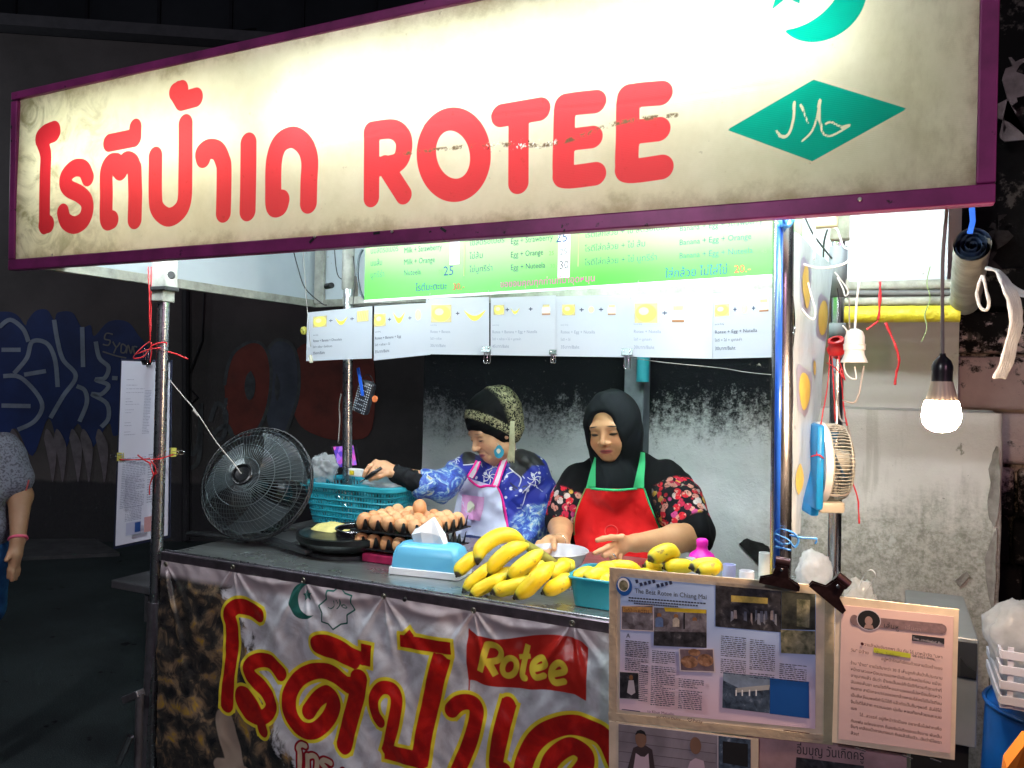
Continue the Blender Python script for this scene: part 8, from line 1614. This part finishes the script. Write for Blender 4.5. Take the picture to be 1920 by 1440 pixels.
bl2.ell(K['ch'], (.17, .115, .155), k=.04); bl2.ell(K['be'], (.185, .13, .2), k=.05); bl2.cap(at(905, 880, 2.76), at(985, 868, 2.78), .05, k=.05)
bl2.chain([K['sa'], ea, cuff], [.060, .054, .050], .03); bl2.chain([K['sb'], K['sb'].lerp(K['eb'], .5), K['eb'], K['eb'].lerp(K['wb'], .6)], [.066, .068, .072, .055], .03)
obl, v, fq = bl2.mesh('blouse', BLOU, pl, 2, folds(.010, 32, (1, 1, .9), 4))
z_, _d = seg_t(v, K['sa'], cuff); zz = np.clip((z_-.38)*12, 0, 1)*(_d < .12); t2, d2 = seg_t(v, K['sb'], K['eb']); zz = np.maximum(zz, np.clip((t2-.62)*12, 0, 1)*np.clip((.11-d2)*60, 0, 1)); t3, d3 = seg_t(v, K['eb'], K['wb']); zz = np.maximum(zz, np.clip((.09-d3)*60, 0, 1)*(t3 > -.1)); set_attr(obl, 'zone', zz)
def inside_px(v, poly):
    w = v-np.array(CAMO); zc = w@np.array(_f2); px = CX+F_PX*(w@np.array(CAMX))/zc; py = CY-F_PX*(w@np.array(CAMY))/zc; return -sd_poly(np.stack([px, py], -1), poly)
yk = np.maximum(inside_px(v, [g1(*q) for q in ((1440, 620), (1560, 640), (1700, 770), (1740, 830), (1620, 830), (1520, 940), (1415, 850), (1420, 700))]), inside_px(v, [g1(*q) for q in ((1000, 700), (1110, 690), (1110, 820), (1000, 820), (985, 760))])); set_attr(obl, 'yoke', np.clip(yk*.6+.5, 0, 1))
PIPE = M('white_piping', (.7, .72, .74), .6, var=.05); bvb = bvh_of(obl)
trim(bvb, [g1(1475, 690), g1(1500, 655), g1(1550, 645)], .0022, PIPE, 'piping', pl, .001); trim(bvb, [g1(1415, 850), g1(1460, 890), g1(1520, 945), g1(1500, 1020)], .0022, PIPE, 'piping', pl, .001); trim(bvb, [g1(1000, 825), g1(1050, 822), g1(1100, 815)], .0022, PIPE, 'piping', pl, .001)
for (bx, by) in ((1640, 950), (1235, 930), (935, 770)):
    for k_ in range(7):
        a = k_*.9+.3; r_ = 62 if bx != 935 else 40; P = []
        trim(bvb, [g1(bx, by), g1(bx+r_*.5*math.cos(a), by+r_*.6*math.sin(a)), g1(bx+r_*math.cos(a+.35), by+r_*1.1*math.sin(a+.35))], .0014, PIPE, 'embroidery', pl, .001)
us = Field((K['wa'].x-.03, 2.28, K['wa'].z-.08), (cuff.x+.06, 2.6, cuff.z+.08), .004); us.cap(K['wa']+(cuff-K['wa'])*.04, cuff, .032, .043, .01); us.mesh('undersleeve', M('undersleeve_black', (.005, .006, .008), .8, var=.1), pl, 1, folds(.003, 60, (1.4, 1, 1), 2))
# cap with embroidered band, tassels, earring
c, X, F, U = frL; RmL = np.array([[X[i], F[i], U[i]] for i in range(3)])
t = NT('embroidered_cap'); hl = t.attr('cl', 'Vector'); x, y, z = t.sep(hl); n1 = t.noise(75, 4, hl, .6, dist=2.2); 
zb_ = t.math('SUBTRACT', z, t.math('MULTIPLY', y, 1.15)); bandm = t.math('MULTIPLY', t.smooth(zb_, -.015, -.006), t.smooth(zb_, .042, .030)); backm = t.smooth(y, -.02, -.05); m_ = t.math('MULTIPLY', t.math('MAXIMUM', bandm, t.math('MULTIPLY', backm, .75)), t.smooth(n1, .47, .53))
t.base(t.mix(m_, (.003, .0035, .0045), (.36, .34, .20))); t.set(Roughness=.8, Specular_IOR_Level=.15); t.bump(t.math('MULTIPLY', m_, 1.), .5, .003); CAPM_ = t.m
cp = Field((frL[0].x-.2, 2.45, frL[0].z-.08), (frL[0].x+.25, 3.05, frL[0].z+.2), .0032)
cp.ell(Ll(0, -.018, .052), (.088, .108, .098), RmL, .02); cp.ell(Ll(.012, -.055, .070), (.082, .085, .085), RmL, .03); cp.ell(Ll(0, -.075, .02), (.07, .06, .06), RmL, .03)
cp.ell(Ll(0, -.060, -.025), (.074, .058, .06), RmL, .03); cp.ell(Ll(0, -.022, -.008), (.087, .082, .068), RmL, .03); cp.cut(Ll(0, .09, .042), (frL[3]*.68-frL[2]*.73).normalized())
oc3, v, fq = cp.mesh('cap', CAPM_, pl, 2, folds(.003, 45, (1, 1, 1), 5)); A = np.array([[X[i], F[i], U[i]] for i in range(3)]); vec_attr(oc3, 'cl', (v-np.array(c))@A)
TAS = M('tassel_beige', (.42, .41, .27), .8, var=.2, scale=60); 
for k in range(9):
    o_ = (k-4)*5; mb = MB(); mb.tube(spline([f1(1445+o_*.8, 430, 2.63), f1(1440+o_, 560, 2.60), f1(1440+o_*1.2, 680, 2.60), f1(1425+o_*1.6, 790+8*(k % 3), 2.60)], 4), .0016, 5); mb.build('tassel_strand', TAS, pl, smooth=True)
ec = f1(1322, 700, 2.585); mb = MB(); P1, P2 = [], []
for i in range(24):
    a = 2*math.pi*i/24; rx = 44*math.sin(a); rz = -62*math.cos(a) if math.cos(a) > 0 else -70*math.cos(a)*1.0
    P1.append(f1(1322+rx*(1 if math.cos(a) < .3 else .75), 705+(-60*math.cos(a)), 2.585))
cc = f1(1322, 705, 2.585)
mb.add(P1+[p+V((0, .003, 0)) for p in P1], [tuple(range(24)), tuple(range(47, 23, -1))]+[(i, i+24, (i+1) % 24+24, (i+1) % 24) for i in range(24)]); mb.build('earring', M('earring_teal', (.03, .26, .38), .4, var=.1), pl)
mb = MB(); mb.lathe(cc+V((0, -.002, .002)), [(.0001, 0), (.0055, 0), (.0062, .0015), (.0001, .002)], 20, ax=(0, -1, 0), sy=1.5); mb.ring(cc+V((0, -.003, .003)), (0, 1, 0), .0075, .001, 20); mb.tube([f1(1318, 648, 2.585), f1(1312, 630, 2.60)], .001, 6); mb.build('earring_inlay', M('earring_cream', (.65, .62, .5), .4), pl, smooth=True, angle=40)
# apron
LIL = M('apron_lilac', (.58, .62, .80), .75, var=.06, scale=5, bump=.2); HPK = M('hot_pink', (.80, .03, .28), .7, var=.06)
bvn = bvh_of(obl); ap = conform(bvn, [(g1(1040, 940), g1(1300, 1018)), (g1(1000, 1010), g1(1335, 1090)), (g1(960, 1090), g1(1358, 1180)), (g1(930, 1220), g1(1380, 1290)), (g1(918, 1350), g1(1398, 1410)), (g1(930, 1600), g1(1400, 1620))], 34, 44, .007, 2.6)
for i, vv in enumerate(ap.v): q = V(vv); ap.v[i] = tuple(q-V((0, .003+.012*max(0, mnoise.noise(V((q.x*26, 0, q.z*9)))), 0)))
oa2 = ap.build('apron', LIL, pl, smooth=True, angle=50); bva = bvh_of(oa2, obl)
trim(bva, [g1(1038, 936), g1(1090, 985), g1(1150, 1022), g1(1210, 1012), g1(1300, 1018)], .0045, HPK, 'apron_trim', pl, .002); trim(bva, [g1(1302, 1020), g1(1338, 1090), g1(1362, 1180), g1(1384, 1290), g1(1402, 1415)], .0055, HPK, 'apron_trim', pl, .002)
STW = M('strap_white', (.70, .66, .74), .7)
for rows in ([(g1(1120, 788), g1(1155, 795)), (g1(1085, 855), g1(1128, 865)), (g1(1040, 925), g1(1085, 945))], [(g1(1352, 760), g1(1400, 770)), (g1(1318, 850), g1(1365, 865)), (g1(1290, 930), g1(1340, 940)), (g1(1262, 1005), g1(1315, 1020))]):
    conform(bvn, rows, 4, 12, .008, 2.6).build('strap', STW, pl, smooth=True, angle=50); bs_ = bvh_of(pl.children[-1]) if False else bvn
    for k_ in (0, 1): trim(bvn, [r[k_] for r in rows], .0034, HPK, 'strap_edge', pl, .011)
bo_ = bvh_of(oa2)
o = conform(bo_, [(g1(990, 1090), g1(1190, 1115)), (g1(985, 1200), g1(1180, 1220)), (g1(980, 1300), g1(1150, 1330))], 10, 10, .0045, 2.6, .0006).build('pink_patch', M('patch_pink', (.68, .36, .62), .75, var=.15, scale=20), pl)
P = [bo_.ray_cast(CAMO, ray(*g1(1065+48*math.cos(a), 1205+62*math.sin(a))).normalized(), 6)[0] for a in [i*math.pi/10 for i in range(20)]]; P = [p+V((0, -.0075, 0)) for p in P if p]; mb = MB(); mb.add(P, [tuple(range(len(P)))]); mb.build('patch_dot', M('dot_cream', (.66, .70, .55), .75, var=.05), pl)
skirt('skirt', pl, V((K['be'].x, K['be'].y, 0)), M('skirt_navy', (.02, .03, .10), .85), ZC-.02)
mb = MB(); mb.ring(f1(238, 862, 2.327), V((.4, 0, .6)), .0098, .0018, 20); mb.build('ring', M('gold', (.7, .5, .2), .3, 1.), pl, smooth=True)
sp_ = thing('spatula', 'steel spatula with a black handle held in the reaching hand', 'spatula', f1(130, 940, 2.31))
mb = MB(); mb.tube([f1(265, 850, 2.31), f1(190, 900, 2.30), f1(125, 945, 2.30)], [.006, .008, .0065], 10); mb.build('handle', BLK, sp_, smooth=True)
mb = MB(); mb.tube([f1(125, 945, 2.30), f1(60, 1000, 2.32), at(656, 925, 2.38)], [.003, .0028, .003], 8); q_ = at(656, 925, 2.38); mb.build('shaft', CHROME, sp_, smooth=True)
# ---------------- passer-by at the left edge ---------------------------------------
pp_ = thing('person', 'passer-by in grey patterned shirt and blue denim shorts, cut off at the left edge', 'person', V((at(-48, 1200, 2.0).x, 2.0, 0)))
DT = 3.05; q = lambda x, y, dd=0: atd(x, y, DT+dd)
SK3 = skin_mat('skin_tan', (.36, .19, .10), (.46, .26, .15), (.4, .14, .12), .5)
frP = face_frame(-70, 742, at(-70, 742, 2.0).y, 30, 0, 0); c0 = q(-70, 742); frP = (c0, *frP[1:]); 
fd = Field((c0.x-.35, c0.y-.35, .0), (c0.x+.38, c0.y+.4, c0.z+.16), .0055); Lp = head(fd, frP)
gz0 = 0.0
hipL, hipR = q(-85, 1060), q(-35, 1060); kn = [V((p.x, p.y, .46)) for p in (hipL, hipR)]; an_ = [V((p.x, p.y+.02, .07)) for p in (hipL, hipR)]
fd.cap(Lp(0, -.03, -.06), q(-62, 830), .05, .055, .03); fd.ell(q(-60, 900), (.17, .11, .22), k=.04); fd.ell(q(-60, 1020), (.15, .11, .14), k=.04)
for h_, k_, a_ in zip((hipL, hipR), kn, an_): fd.chain([h_, k_, a_], [.08, .052, .036], .02); fd.cap(a_-V((0, 0, .03)), a_+V((.02, -.14, -.035)), .034, .028, .02)
s1, e1_, w1 = q(5, 850), q(38, 930, .02), q(34, 1010, -.06); fd.chain([s1, e1_, w1], [.055, .042, .026], .02); hand(fd, w1, q(28, 1040, -.08), None, [([q(22, 1052, -.09), q(18, 1068, -.1), q(16, 1082, -.1)], .009), ([q(26, 1056, -.09), q(24, 1074, -.1), q(23, 1088, -.1)], .009), ([q(30, 1056, -.08), q(30, 1074, -.08), q(29, 1086, -.08)], .0085), ([q(33, 1052, -.07), q(35, 1068, -.07), q(34, 1078, -.07)], .008), ([q(20, 1036, -.1), q(12, 1050, -.12)], .0095)])
s2, e2, w2 = q(-120, 850), q(-150, 930), q(-150, 1010); fd.chain([s2, e2, w2], [.055, .042, .026], .02); hand(fd, w2, q(-150, 1035), None, [([q(-150+i*6, 1050), q(-150+i*6, 1068), q(-150+i*6, 1080)], .008) for i in range(-1, 3)]+[([q(-138, 1036), q(-132, 1052)], .009)])
ob, v, fq = fd.mesh('body', SK3, pp_, 1); set_hl(ob, v, frP)
t = NT('grey_print_shirt'); ce = t.voro(45, t.pos(), 'Distance', 'DISTANCE_TO_EDGE'); t.base(t.mix(t.smooth(t.noise(120, 3, t.pos()), .5, .56), (.20, .21, .26), (.09, .09, .115))); t.set(Roughness=.85)
sf = Field((c0.x-.35, c0.y-.35, .7), (c0.x+.38, c0.y+.4, c0.z), .006); sf.ell(q(-60, 900), (.185, .125, .2), k=.04); sf.ell(q(-60, 990), (.17, .125, .13), k=.04); sf.cap(q(-115, 850), q(0, 850), .07, k=.05); sf.chain([s1, s1.lerp(e1_, .62)], [.072, .070], .03); sf.chain([s2, s2.lerp(e2, .62)], [.072, .07], .03); sf.mesh('shirt', t.m, pp_, 2, folds(.005, 26, seed=2))
trim(bvh_of(pp_.children[-1]) if len(pp_.children) else None, [(44, 930), (50, 915), (54, 900)], .003, M('coral_trim', (.6, .12, .12), .7), 'sleeve_trim', pp_, .001)
sf = Field((c0.x-.3, c0.y-.35, .4), (c0.x+.34, c0.y+.4, 1.1), .006); sf.ell(q(-55, 1045), (.165, .125, .11), k=.04)
for h_, k_ in zip((hipL, hipR), kn): sf.chain([h_, h_.lerp(k_, .48)], [.092, .088], .03)
sf.mesh('shorts', M('denim', (.03, .12, .30), .85, var=.35, scale=25, bump=.4), pp_, 2, folds(.004, 30, seed=6))
mb = MB(); mb.ring(w1+V((0, 0, 0)), (w1-e1_), .029, .006, 24); mb.build('wristband', M('pink_band', (.8, .12, .22), .5), pp_, smooth=True)
he = Field((c0.x-.15, c0.y-.15, c0.z-.15), (c0.x+.15, c0.y+.15, c0.z+.16), .005); X, F, U = frP[1:]; Rp = np.array([[X[i], F[i], U[i]] for i in range(3)]); he.ell(Lp(0, -.022, .035), (.082, .10, .094), Rp, .02); he.ell(Lp(0, .10, -.06), (.1, .09, .10), Rp, .01, sub=True); he.mesh('hair', M('dark_hair', (.02, .013, .01), .6, bump=.5, bscale=200), pp_, 2)
added_street_lamp(-1.6, -2.6, 3.6, (.95, .96, 1.0), 175, .25, 'unseen street lamp assumed behind the viewer to the left, added to light the banner')  # assumed lamp out of view, added as fill light on the banner and ground
added_street_lamp(-7.6, 2.4, 3.3, (.85, .92, 1.0), 26, .25, 'unseen street lamp added in the side lane at the left to brighten the graffiti wall')  # unseen lamp added to brighten the lane wall and ground
added_street_lamp(2.2, -1.6, 2.9, (1.0, .5, .75), 70, .2, 'unseen pinkish street lamp assumed behind the viewer to the right, added to light the stall front')  # assumed out-of-view source, added for the pink light on frame and boards
